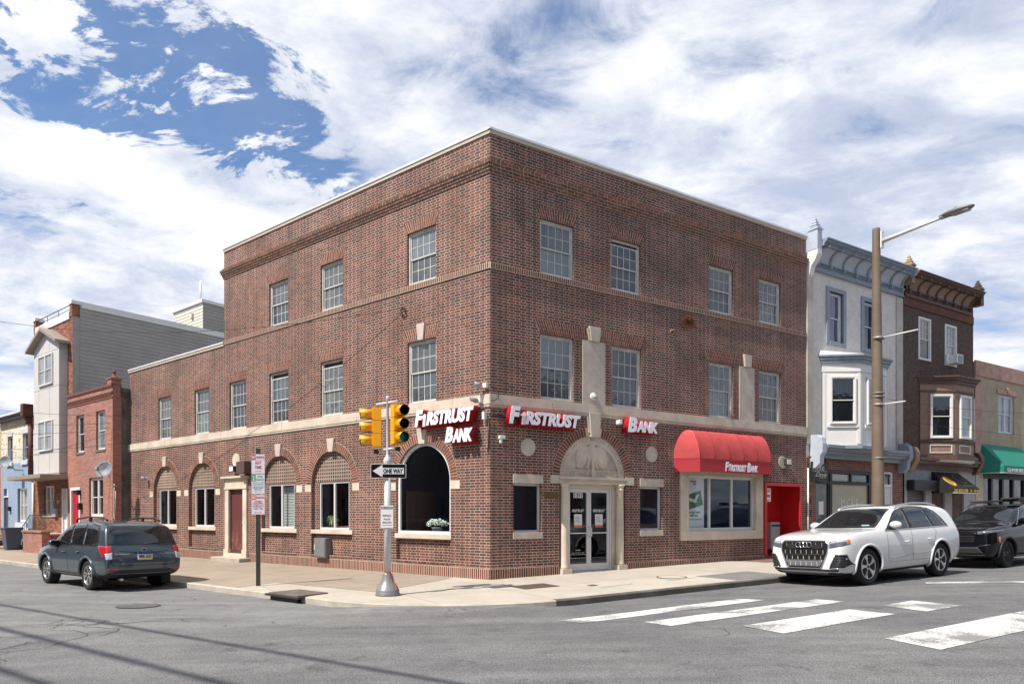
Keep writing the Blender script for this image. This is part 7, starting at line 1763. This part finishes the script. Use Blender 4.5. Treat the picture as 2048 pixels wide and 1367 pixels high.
# -------- fittings on the bank
def fittings():
    def root(nm, M, lab, cat, group=None): return empty(nm, M, lab, cat, group)
    # junction box below the fourth bay
    A = root('electric_box', FL @ T(-6.45, 0, .55), 'grey steel electrical cabinet on the brick panel under the side window with the plant', 'box')
    MB().box(-6.78, -6.22, -.14, .10, .27, .86).build('body', mat('cabinet_grey', (.19, .19, .19), .5, metal=.3, var=.12), A, FL, bevel=.015)
    MB().box(-6.74, -6.26, -.152, -.141, .31, .82).build('door', mat('cabinet_door', (.23, .235, .24), .45, metal=.3, var=.1), A, FL, bevel=.004); MB().box(-6.73, -6.70, -.165, -.153, .5, .66).build('handle', M_WHITE, A, FL)
    # rusty horn and stubs on the avenue wall
    A = root('wall_horn', FR @ T(6.65, -.1, 7.18), 'rusty brown bell-shaped horn high on the avenue wall between the windows', 'horn')
    MB().lathe([(.05, 0), (.07, .10), (.12, .20), (.18, .27), (.19, .28), (.15, .25)], 20, FR @ T(6.68, -.06, 7.20) @ Ry(-125) @ Rx(25), cap=False).build('bell', mat('rust', (.26, .12, .06), .8, var=.35, vscale=9), A, I4)
    MB().tube([(6.7, .02, 7.22), (6.68, -.12, 7.2)], .03, 8).build('bracket', mat('rust', (.26, .12, .06)), A, FR)
    A = root('wall_bracket', FR @ T(5.9, -.05, 6.75), 'small rusty stub bracket on the avenue wall below the horn', 'bracket'); MB().tube([(5.9, .02, 6.78), (5.86, -.12, 6.78), (5.78, -.14, 6.68)], .02, 6).tube([(6.0, .02, 6.80), (6.0, -.10, 6.82)], .03, 6).build('stub', mat('rust', (.26, .12, .06)), A, FR)
    # cameras and lights
    def camera_unit(nm, M, lab, dx):
        A = root(nm, M, lab, 'camera'); MB().box(-.06, .06, -.10, .02, -.06, .06).build('mount', M_WHITE, A, M, bevel=.01)
        MB().lathe([(.06, 0), (.06, .16), (.045, .17)], 18, M @ T(dx, -.12, -.02) @ Rz(-30) @ Rx(70)).build('barrel', mat('camera_grey', (.35, .35, .35), .4), A, I4)
        MB().lathe([(.04, .171), (.0, .175)], 16, M @ T(dx, -.12, -.02) @ Rz(-30) @ Rx(70), cap=False).build('lens', M_GC, A, I4)
    camera_unit('security_camera', FL @ T(-.10, 0, 4.66), 'grey barrel security camera at the corner just above the limestone band', -.10); camera_unit('security_camera', FL @ T(-.25, -.045, 4.31), 'small white security camera on the limestone band at the corner', -.03)
    camera_unit('security_camera', FL @ T(-17.95, 0, 2.98), 'small white camera beside the leftmost blind arch', .05)
    A = root('corner_light', FR @ T(.30, 0, 3.42), 'small white wall light on the avenue brick below the red letters', 'light'); MB().box(.22, .38, -.10, .0, 3.38, 3.47).box(.24, .30, -.09, -.02, 3.28, 3.379).build('body', M_WHITE, A, FR, bevel=.012)
    A = root('bank_wall_light', FR @ T(4.05, 0, 4.0), 'small white fitting at the left end of the BANK letters', 'light'); MB().box(3.90, 4.0, -.18, .0, 3.98, 4.10).box(3.84, 3.93, -.22, -.1, 3.97, 4.03).build('body', M_WHITE, A, FR, bevel=.01)
    A = root('panel_light', FR @ T(3.16, 0, 4.65), 'round white light on the stone panel over the doorway', 'light'); MB().lathe([(.10, 0), (.10, .03), (.08, .05), (.0, .06)], 24, FR @ T(3.12, -.02, 4.66) @ Rx(90), cap=False).build('body', M_WHITE, A, I4); MB().lathe([(.05, .05), (.05, .09), (.0, .095)], 16, FR @ T(3.14, -.02, 4.65) @ Rx(90), cap=False).build('sensor', mat('camera_grey', (.35, .35, .35)), A, I4)
    A = root('floodlight', FR @ T(11.0, 0, 3.25), 'wall floodlight with cream lens on the stone roundel above the red recess', 'light'); MB().box(10.96, 11.16, -.16, -.02, 3.15, 3.36).build('body', mat('bronze', (.05, .045, .04), .4), A, FR, bevel=.02); MB().box(10.94, 11.14, -.175, -.161, 3.17, 3.33).build('lens', mat('light_lens', (.70, .66, .5), .2), A, FR, bevel=.01)
    A = root('door_floodlight', FL @ T(-11.3, 0, 3.0), 'small black floodlight above the maroon side door', 'light'); MB().box(-11.42, -11.20, -.16, -.0, 3.02, 3.20).build('body', M_BLACK, A, FL, bevel=.01); MB().box(-11.50, -11.28, -.175, -.161, 3.03, 3.19).build('lens', M_SIGNW, A, FL)
    A = root('alarm_box', FL @ T(-10.5, 0, 3.05), 'brown metal box on the brick right of the maroon side door', 'box'); MB().box(-10.85, -10.35, -.30, .0, 2.92, 3.32).build('body', mat('brown_box', (.10, .06, .055), .5, var=.1), A, FL, bevel=.015)
    A = root('brass_plaque', FR @ T(1.8, 0, 2.05), 'dull brass plaque on the brick left of the entrance column', 'plaque'); MB().box(1.58, 2.0, -.02, .0, 1.98, 2.13).build('plate', mat('old_brass', (.13, .09, .035), .5, metal=.5, var=.15), A, FR, bevel=.004)
    A = root('wall_conduit', FL @ T(-.2, 0, 4), 'thin conduit and cable looping round the building corner at the band', 'cable')
    MB().tube([(-.02, -.03, 3.9), (-.02, -.03, 3.2), (-.05, -.03, 3.05)], .014, 6).build('drop', M_BLACK, A, FL)
    MB().tube([(.0, -.06, 4.63), (.10, -.07, 4.60), (.20, -.07, 4.50), (.20, -.07, 4.38), (.10, -.07, 4.30), (-.02, -.07, 4.28)], .008, 6).tube([(-.05, -.05, 3.93), (.25, -.05, 3.93), (.40, -.06, 3.92)], .018, 6).build('loop', M_BLACK, A, FR)
    MB().box(-.16, -.08, -.12, 0, 3.84, 4.03).build('junction', M_WHITE, A, FL, bevel=.008)
    # flue on the low roof
    A = root('roof_flue', FL @ T(-17.0, 2.5, 7.3), 'round galvanised flue cap standing on the low roof', 'flue'); MB().lathe([(.12, 0), (.12, .75), (.2, .78), (.2, .95), (.12, 1.0)], 18, FL @ T(-16.9, 2.6, 7.2)).build('cap', M_CHROME, A, I4)
    # coil of cable on the side wall
    A = root('cable_coil', FL @ T(-2.85, 0, 7.0), 'coil of black cable hung on the side wall between the upper windows', 'cable'); b = MB()
    for k in range(3): b.tube([(-2.98+(.08+.012*k)*math.cos(t*math.pi/12), -.03-.01*k, 6.95+(.10+.012*k)*math.sin(t*math.pi/12)) for t in range(25)], .005, 5, cap=False)
    b.tube([(-2.98, -.03, 7.06), (-2.9, -.04, 6.9), (-3.05, -.04, 6.85)], .01, 5); b.build('coil', M_BLACK, A, FL)
    # poster in the large window
    A = root('window_poster', FR @ T(7.05, .2, 1.9), 'white debit card poster standing inside the large bank window', 'poster'); Mp = FR @ T(7.07, .17, 1.88); w, h = .42, .75
    MB().prism(rect(-w, w, -h, h), 0, .006).build('sheet', mat('poster_white', (.62, .66, .70), .5), A, Mp)
    text('FIRSTRUST', .1, M_SIGNR, A, Mp @ T(-.02, -.003, h-.10), shear=.2, off=.002, fit=(.26, .05)); text('BANK', .1, M_SIGNR, A, Mp @ T(.03, -.003, h-.17), shear=.2, off=.002, fit=(.14, .045))
    gm = mat('card_green', (.03, .14, .06), .4); Mc = Mp @ T(0, 0, .10) @ Ry(-14)
    MB().prism(rect(-.33, .33, -.22, .22), -.004, -.001).build('card', gm, A, Mc)
    e = MB().prism([(-.26, .10), (-.10, .09), (-.02, .02), (.04, .04), (.14, .13), (.27, .12), (.16, .04), (.08, -.04), (.10, -.10), (.0, -.08), (-.08, -.02), (-.16, .0)], -.006, -.0041); e.build('bird_shape', mat('silver_bird', (.55, .58, .56), .4), A, Mc)
    for s_, z, ww in (('THE KELLY GREEN', -.26, .50), ('DEBIT CARD', -.35, .34)): text(s_, .1, mat('poster_ink', (.05, .08, .07)), A, Mp @ T(0, -.003, z), off=.002, fit=(ww, .06))
    text('FLY ON OVER AND OPEN YOURS TODAY', .1, mat('poster_ink', (.05, .08, .07)), A, Mp @ T(0, -.003, -.47), fit=(.62, .025))
    # flowers, spider plant
    def leafy(nm, M, lab, cat, seed, n, r, h, mat_l, pot, kind):
        A = root(nm, M, lab, cat); rr = random.Random(seed); MB().lathe([(.11, 0), (.14, .16), (.15, .17), (.13, .165)], 18, M).build('pot', pot, A, I4); b = MB()
        for i in range(n):
            a = rr.uniform(0, 2*math.pi); q = rr.random()**.5*r; c = Vector((q*math.cos(a)*1.5, q*math.sin(a)*.5, .18+h*(1-(q/r)**2*.7)*rr.uniform(.7, 1)))
            if kind == 'flower':
                for k in range(9):
                    d = Vector((rr.uniform(-1, 1), rr.uniform(-1, 1), rr.uniform(-1, 1))).normalized()*.045; o1 = d.orthogonal().normalized()*.025; o2 = d.cross(o1).normalized()*.025; p = c+d
                    b.add([p-o1, p-o2, p+o1, p+o2], [(0, 1, 2, 3)], rnd=rr.random()+.001)
            else:
                tip = Vector((math.cos(a)*r*1.6, math.sin(a)*r*.6, rr.uniform(.05, .5))); mid = tip*.5+Vector((0, 0, .25)); s_ = Vector((-math.sin(a), math.cos(a), 0))*.012
                base = Vector((0, 0, .17)); b.add([base-s_, base+s_, mid+s_, mid-s_, tip], [(0, 1, 2, 3), (3, 2, 4)], rnd=rr.random()+.001)
        b.build('blossoms' if kind == 'flower' else 'leaves', mat_l, A, M)
    leafy('potted_flowers', FL @ T(-2.18, .42, 1.05), 'white hydrangeas in a low pot on the sill inside the big arched window', 'flowers', 3, 46, .26, .22, mat('white_petals', (.70, .78, .68), .7), mat('pale_pot', (.45, .50, .52), .5), 'flower')
    leafy('spider_plant', FL @ T(-6.6, .38, 1.05), 'spider plant with arching pale leaves inside the side window above the cabinet', 'plant', 5, 46, .22, .3, mat('plant_leaf', (.30, .38, .16), .6), M_DARK, 'leaf')
fittings()

# -------- small things on and beside the houses
def house_bits():
    def dish(M, lab, tilt, spin, r=.33):
        A = empty('satellite_dish', M, lab, 'satellite dish', 'satellite dishes on the rowhouses'); Md = M @ Rz(spin) @ Rx(tilt)
        MB().lathe([(0, .10), (r*.5, .125), (r*.85, .175), (r, .215), (r*1.01, .21), (r*.85, .165), (0, .09)], 28, Md, cap=False).build('reflector', mat('dish_grey', (.22, .235, .26), .6), A, I4)
        MB().tube([(0, -r*.95, .2), (0, -r*.5, .62)], .015, 6).box(-.05, .05, -r*.5-.05, -r*.5+.06, .58, .72).build('feed_arm', mat('dish_grey', (.33, .35, .39)), A, Md)
        return A
    A = dish(FL @ T(-19.35, -1.0, 3.30), 'grey satellite dish on the corner of the small red brick house', 72, 38)
    MB().tube([(-19.35, -.95, 3.2), (-19.5, -.80, 2.85), (-19.68, -.5, 2.7)], .025, 6).tube([(-19.5, -.66, 2.8), (-19.45, -.7, 2.2), (-19.48, -.68, 1.4), (-19.35, -.7, 1.35), (-19.38, -.66, 2.5)], .012, 5).build('mast', M_WHITE, A, FL)
    A = dish(FL @ T(-31.2, -1.1, 4.15), 'grey satellite dish on the blue painted house', 70, 35, .32); MB().tube([(-31.2, -1.05, 4.05), (-31.0, -.8, 3.8), (-30.9, -.5, 3.8)], .025, 6).build('mast', mat('dish_grey', (.33, .35, .39)), A, FL)
    A = empty('window_air_conditioner', FR @ T(21.6, -.1, 7.7), 'small white air conditioner in the right upper window of the brown house', 'air conditioner')
    MB().box(21.36, 21.86, -.34, .04, 7.62, 7.98).build('case', M_WPNL, A, FR, bevel=.01)
    b = MB()
    for k in range(6): b.box(21.42, 21.80, -.352, -.341, 7.66+k*.048, 7.685+k*.048)
    b.build('grille', mat('grey_fins', (.22, .23, .24)), A, FR); MB().box(21.12, 21.355, -.06, .0, 7.62, 7.98).build('side_panel', M_WPNL, A, FR)
    # bench, bin
    g = gz(FL, -29.5, -2.0); Mb = FL @ T(-29.6, -1.95, g); A = empty('park_bench', Mb, 'wooden slatted bench with black iron ends outside the blue house', 'bench'); wd = mat('pale_timber', (.42, .24, .15), .7, var=.15)
    s = MB()
    for k in range(4): s.box(-.75, .75, -.22+.115*k, -.12+.115*k, .42, .45)
    s.build('seat', wd, A, Mb); s = MB()
    for k in range(3): s.box(-.75, .75, .24+.02*k, .27+.02*k, .52+.13*k, .62+.13*k)
    s.build('backrest', wd, A, Mb)
    for x in (-.68, .68): MB().tube([(x, -.24, 0), (x, -.20, .42), (x, .22, .42), (x, .32, .92)], .02, 6).tube([(x, .22, .42), (x, .30, 0)], .02, 6).tube([(x, -.2, .42), (x, -.24, .62), (x, .22, .64)], .018, 6).build('leg', M_BLACK, A, Mb)
    Mb = FL @ T(-27.6, -1.9, gz(FL, -27.6, -1.9)); A = empty('rubbish_bin', Mb, 'dark blue-grey wheeled rubbish bin by the brick stoop', 'bin'); m = mat('bin_blue', (.07, .09, .13), .5)
    b = MB(); b.add([(-.24, -.26, 0), (.24, -.26, 0), (.24, .26, 0), (-.24, .26, 0), (-.33, -.36, 1.0), (.33, -.36, 1.0), (.33, .36, 1.0), (-.33, .36, 1.0)], [(0, 1, 5, 4), (1, 2, 6, 5), (2, 3, 7, 6), (3, 0, 4, 7), (3, 2, 1, 0)]); b.build('body', m, A, Mb, bevel=.02); MB().box(-.36, .36, -.40, .38, 1.0, 1.05).build('lid', m, A, Mb, bevel=.015)
    MB().tube([(-.36, .3, .12), (.36, .3, .12)], .10, 12).build('wheels', M_PLAS, A, Mb)
    Mb = FL @ T(-19.5, -.35, gz(FL, -19.5, -.3)); 
    # gate in the gap
house_bits()

# -------- things in the ground
def ground_bits():
    def flat(nm, F, poly, z, m, lab, cat, th=.03, on=plane_z):
        q = [F @ Vector((x, y, 0)) for x, y in poly]; n = len(q); b = MB()
        c = q[0]; vs = [(p.x, p.y, on(p.x, p.y)+z) for p in q]+[(p.x, p.y, on(p.x, p.y)+z-th) for p in q]
        ar = sum(q[i].x*q[(i+1) % n].y-q[(i+1) % n].x*q[i].y for i in range(n)); f = tuple(range(n)) if ar > 0 else tuple(range(n-1, -1, -1))
        b.add(vs, [f]+[((i+1) % n, i, i+n, (i+1) % n+n) for i in range(n)]); o = b.build(nm, m)
        return tag(o, lab, cat)
    rust = mat('rusty_plate', (.095, .068, .055), .75, metal=.2, var=.2, vscale=5, bump=.4, bscale=80)
    flat('access_hatch', FR, [(-.35, -1.45), (.55, -1.45), (.55, -2.1), (-.35, -2.1)], .010, rust, 'rusty rectangular steel hatch in the pavement near the corner', 'hatch')
    flat('valve_cover', FR, [(1.1, -2.35), (1.28, -2.35), (1.28, -2.5), (1.1, -2.5)], .010, rust, 'tiny rusty valve cover in the pavement right of the hatch', 'cover')
    asp = mat('patch_asphalt', (.17, .165, .16), .9, var=.15, fine=.2)
    flat('pavement_patch', FR, [(4.3, -2.5), (6.2, -2.45), (6.25, -3.7), (4.4, -3.65)], .006, asp, 'dark asphalt repair patch in the avenue pavement', 'patch')
    flat('brown_apron', FR, [(8.6, -.02), (12.1, -.02), (12.1, -1.3), (8.7, -1.1)], .006, mat('brown_apron', (.17, .10, .075), .8, var=.15), 'brown strip of pavement in front of the red recess', 'pavement')
    def cover(nm, F, x, y, r, on, lab, ring=True, m=None):
        p = F @ Vector((x, y, 0)); A = empty(nm, T(p.x, p.y, on(p.x, p.y)+.006), lab, 'manhole cover'); n = 36
        for r0, r1, mm, dz, part in ((0, r*.9, m or asp, .002, 'lid'), (r*.9, r, rust, .006, 'rim')):
            b = MB(); vs = []
            for k in range(n):
                a = 2*math.pi*k/n
                for q in (r0, r1): X, Y = p.x+q*math.cos(a), p.y+q*math.sin(a); vs.append((X, Y, on(X, Y)+.006+dz))
            b.add(vs, [(2*k, 2*k+1, (2*k+3) % (2*n), (2*k+2) % (2*n)) for k in range(n)]); b.build(part, mm, A, I4)
    cover('manhole_cover', FR, 3.7, -2.3, .36, plane_z, 'round rust-rimmed manhole cover in the avenue pavement', m=M_WALK)
    cover('manhole_cover', FL, -3.05, -6.75, .38, road_z, 'worn round manhole cover in the side street asphalt', m=mat('old_iron', (.12, .12, .12), .7, metal=.3, var=.2, bump=.6, bscale=50))
    # storm inlet in the kerb
    p = FL @ Vector((-1.60, -4.30, 0)); z = plane_z(p.x, p.y); Mi = T(p.x, p.y, z) @ Rz(-38.2)
    A = empty('storm_drain', Mi, 'storm drain with heavy slab lid set in the side street kerb', 'drain')
    MB().box(-.62, .40, -.22, .52, -.03, .035).build('lid', mat('stained_slab', (.12, .10, .085), .9, var=.35, bump=.6), A, Mi, bevel=.012)
    MB().box(-.58, .36, -.20, -.12, -.16, -.031).build('opening', M_BLACK, A, Mi)
    MB().box(-.70, .48, -.26, -.02, -.030, .012).build('lid_edge', mat('iron_edge', (.035, .035, .035), .6), A, Mi, bevel=.005)
    # crack cluster in the old asphalt, green survey marks, tar patch
    rr = random.Random(11); b = MB()
    def crack(x, y, a, n, w):
        for i in range(n):
            a += rr.uniform(-.6, .6); L_ = rr.uniform(.06, .16); x2, y2 = x+L_*math.cos(a), y+L_*math.sin(a); nx, ny = -math.sin(a)*w, math.cos(a)*w
            b.add([(x-nx, y-ny, road_z(x, y)+.005), (x2-nx*.8, y2-ny*.8, road_z(x2, y2)+.005), (x2+nx*.8, y2+ny*.8, road_z(x2, y2)+.005), (x+nx, y+ny, road_z(x, y)+.005)], [(0, 1, 2, 3)]); x, y = x2, y2
            if rr.random() < .18 and n > 5: crack(x, y, a+rr.choice((-1, 1))*rr.uniform(.6, 1.3), n//3, w*.7)
    for k in range(5): crack(-7.6+.3*k, 10.6+rr.uniform(-.1, .25), rr.uniform(-.5, .4), 13, .008)
    crack(-6.9, 10.2, .25, 22, .007); crack(-8.5, 10.1, .2, 14, .009); crack(2.5, 9.0, .3, 14, .004); crack(-3.6, 11.9, .1, 20, .004)
    tag(b.build('road_cracks', mat('crack_dark', (.045, .043, .042), .95)), kind='structure')
    gm = mat('green_spray', (.36, .46, .34), .9, var=.2, vscale=9)
    for k, q in enumerate(([(1.1, -2.75), (2.1, -2.65), (2.1, -2.72), (1.1, -2.83)], [(3.1, -2.7), (4.1, -2.62), (4.1, -2.70), (3.1, -2.78)])): flat('spray_mark', FR, q, .007, gm, ['faint green spray line on the pavement near the hatch', 'faint green spray line beside the pavement manhole'][k], 'marking', th=.002)
    flat('road_patch', FR, [(5.6, -8.6), (9.8, -8.4), (9.9, -9.2), (5.7, -9.3)], .004, mat('new_tar', (.115, .115, .118), .9, var=.25, fine=.3), 'darker strip of patched asphalt in the avenue beyond the crossing', 'patch', th=.02, on=road_z)
    # plastic bag against the kerb
    p = Vector((1.50, 13.32)); z = road_z(p.x, p.y); rr = random.Random(4); b = MB(); n = 14; vs = []; Mx = T(p.x, p.y, z) @ Rz(25)
    for i in range(8):
        for k in range(n):
            a = 2*math.pi*k/n; t = i/7; r = (.16*math.sin(math.pi*min(.98, t*.5+.5)))*(1+.35*rr.uniform(-1, 1)); vs.append((r*math.cos(a)*1.5, r*math.sin(a)*.6, .11*t+rr.uniform(-.012, .012)))
    b.add(vs, [(i*n+k, i*n+(k+1) % n, (i+1)*n+(k+1) % n, (i+1)*n+k) for i in range(7) for k in range(n)]+[tuple(7*n+k for k in range(n))])
    b.add([(.16, 0, .0), (.30, -.03, .0), (.36, .02, .05), (.2, .03, .09)], [(0, 1, 2, 3)])
    tag(b.build('plastic_bag', mat('thin_plastic', (.62, .66, .68), .3), None, Mx), 'crumpled white plastic bag lying in the gutter by the avenue kerb', 'bag')
ground_bits()

# -------- houses across the junction, behind the camera: they close the street and stand in the reflections
def opposite():
    m1 = M_SHOPB; kinds = [('dark red brick', M_SHOPB, 9.2), ('brown rendered', M_BROWN, 8.4), ('pinkish brick', M_RED, 9.6), ('grey rendered', M_STUC2, 8.0), ('orange brick', M_NEWB, 9.0)]
    def row(F, x0, x1, y, w, where):
        x = x0; i = 0
        while x < x1:
            k = kinds[i % 5]; A = empty('rowhouse_opposite', F @ T(x+w/2, y, 0), '%s rowhouse %s, %s in its row' % (k[0], where, ['first', 'second', 'third', 'fourth', 'fifth', 'sixth', 'seventh', 'eighth', 'ninth', 'tenth', 'eleventh', 'twelfth', 'thirteenth', 'fourteenth', 'fifteenth'][i]), 'house', 'rowhouses across the streets')
            F2 = F @ T(x+w, y, 0) @ Rz(180); hs = [rect(.7, 1.6, 1.2, 2.8), rect(2.7, 3.6, 0.2, 2.6)]+[rect(a, a+.9, z, z+1.6) for a in (.7, 2.9) for z in (4.1, 6.2)]
            MB().wall([(0, -.5), (w-.02, -.5), (w-.02, k[2]), (0, k[2])], hs, 0, .15).build('front_wall', k[1], A, F2)
            MB().box(0, w-.02, .2, 9, -.5, k[2]-.01).build('house_body', k[1], A, F2)
            MB().box(0, w-.02, -.35, .1, k[2]-.5, k[2]+.05).build('cornice', M_BTRIM, A, F2)
            for h in hs: MB().add([(h[0][0], .14, h[0][1]), (h[1][0], .14, h[0][1]), (h[1][0], .14, h[2][1]), (h[0][0], .14, h[2][1])], [(0, 1, 2, 3)]).build('window', M_GD, A, F2)
            x += w; i += 1
    row(FR, -22, 28, -19.5, 5.0, 'across the avenue'); row(FL, -74, -6, -17.5, 4.9, 'across the side street')
opposite()

# -------- overhead wires
def wires():
    m = mat('wire_black', (.015, .015, .016), .6)
    def wire(a, b, sag, lab, r=.012, grp='overhead wires'):
        a, b = Vector(a), Vector(b); n = 24; pts = [a.lerp(b, i/n)-Vector((0, 0, sag*4*(i/n)*(1-i/n))) for i in range(n+1)]; r = r*.62 if r < .02 else r
        tag(MB().tube(pts, r, 6).build('overhead_wire', m), lab, 'wire', grp)
    coil = FL @ Vector((-2.98, -.04, 7.05))
    far = FL @ Vector((-30, -7, 0))
    wire(coil, (-19.2, 25.2, 8.72), .55, 'long thin wire crossing the sky to the coil on the bank side wall', .012)
    e1 = FL @ Vector((-18.3, -.05, 5.4)); e2 = FL @ Vector((-19.75, -.7, 5.2)); L0 = Vector((-24, 24, 0))
    for k, (z0, z1, end, lab) in enumerate(((6.15, 5.55, e1, 'upper service wire from the left to the low wing of the bank'), (5.9, 5.3, e2, 'service wire to the corner of the small red brick house'), (5.45, 5.1, e2, 'lower slack service wire below the roofs at left'), (4.9, 4.6, e1, 'slack wire across the fronts of the side street houses'), (3.9, 4.9, e2, 'lowest wire rising from the left edge to the red house'))):
        wire((L0.x, L0.y, z0), (end.x, end.y, z1), .35+.12*k, lab, .011)
    # crossing spans on the avenue (behind the lamp)
    a = FR @ Vector((14.5, -.8, 5.6)); b = FR @ Vector((34, -3.2, 6.6)); wire(a, b, .5, 'thin wire along the avenue fronts at second floor level', .010)
    a = FR @ Vector((17, -.6, 4.95)); b = FR @ Vector((34, -3.0, 5.2)); wire(a, b, .3, 'lower thin wire along the avenue fronts above the green awning', .010)
    # span wires overhead that only throw their shadows into the picture
    def cast(u0, d0, u1, d1, h, lab, r):
        O = Vector((CX, CY)); P = []
        for u, d in ((u0, d0), (u1, d1)):
            q = O+eR*u+nR*d; s = h/(-sd.z); P.append((q.x-sd.x*s, q.y-sd.y*s, h+plane_z(q.x, q.y)))
        wire(P[0], P[1], .0, lab, r)
    cast(-12.5, -8.5, -2.2, 14.4, 12, 'heavy cable spanning above the junction beside the camera', .045); cast(-12.2, -5.6, -4.2, 13.4, 12.5, 'second heavy cable spanning above the junction', .055); cast(-11.2, -.5, -6.3, 11, 12, 'third cable overhead at the left of the junction', .055)
wires()

# ---- pieces that stand apart become parts of their own
def split_apart(names, gap=.12):
    for o in [o for o in COL.objects if o.type == 'MESH' and o.name.split('.')[0] in names]:
        me = o.data; n = len(me.vertices); par = list(range(n))
        def find(i):
            while par[i] != i: par[i] = par[par[i]]; i = par[i]
            return i
        for e in me.edges: a, b = find(e.vertices[0]), find(e.vertices[1]); par[a] = b
        isl = {}
        for v in me.vertices: isl.setdefault(find(v.index), []).append(v.co)
        iv = sorted((min(c.x for c in cs), max(c.x for c in cs), k) for k, cs in isl.items())
        groups = []; 
        for a, b, k in iv:
            if groups and a < groups[-1][0]+gap: groups[-1][0] = max(groups[-1][0], b); groups[-1][1].append(k)
            else: groups.append([b, [k]])
        if len(groups) < 2: continue
        for gi, (_, ks) in enumerate(groups):
            ks = set(ks); bm = bmesh.new(); bm.from_mesh(me); bm.verts.ensure_lookup_table()
            bmesh.ops.delete(bm, geom=[v for v in bm.verts if find(v.index) not in ks], context='VERTS')
            m2 = me.copy(); bm.to_mesh(m2); bm.free(); q = o.copy(); q.data = m2; COL.objects.link(q)
        bpy.data.objects.remove(o)
split_apart({'recessed_brick_panel', 'pilaster', 'plinth_course', 'plinth_joint', 'blind_arch_panel', 'arch_ring', 'shop_pier', 'column', 'door_frame', 'parapet_pier', 'corner_board', 'ceiling_light', 'desk', 'roof_bar', 'window_shelf', 'arm_fitting', 'mounting_rail', 'eaves', 'panel_mould', 'white_coping', 'wiper', 'end_block', 'planter_wall', 'window_sill', 'cross_arm', 'number_plate'})
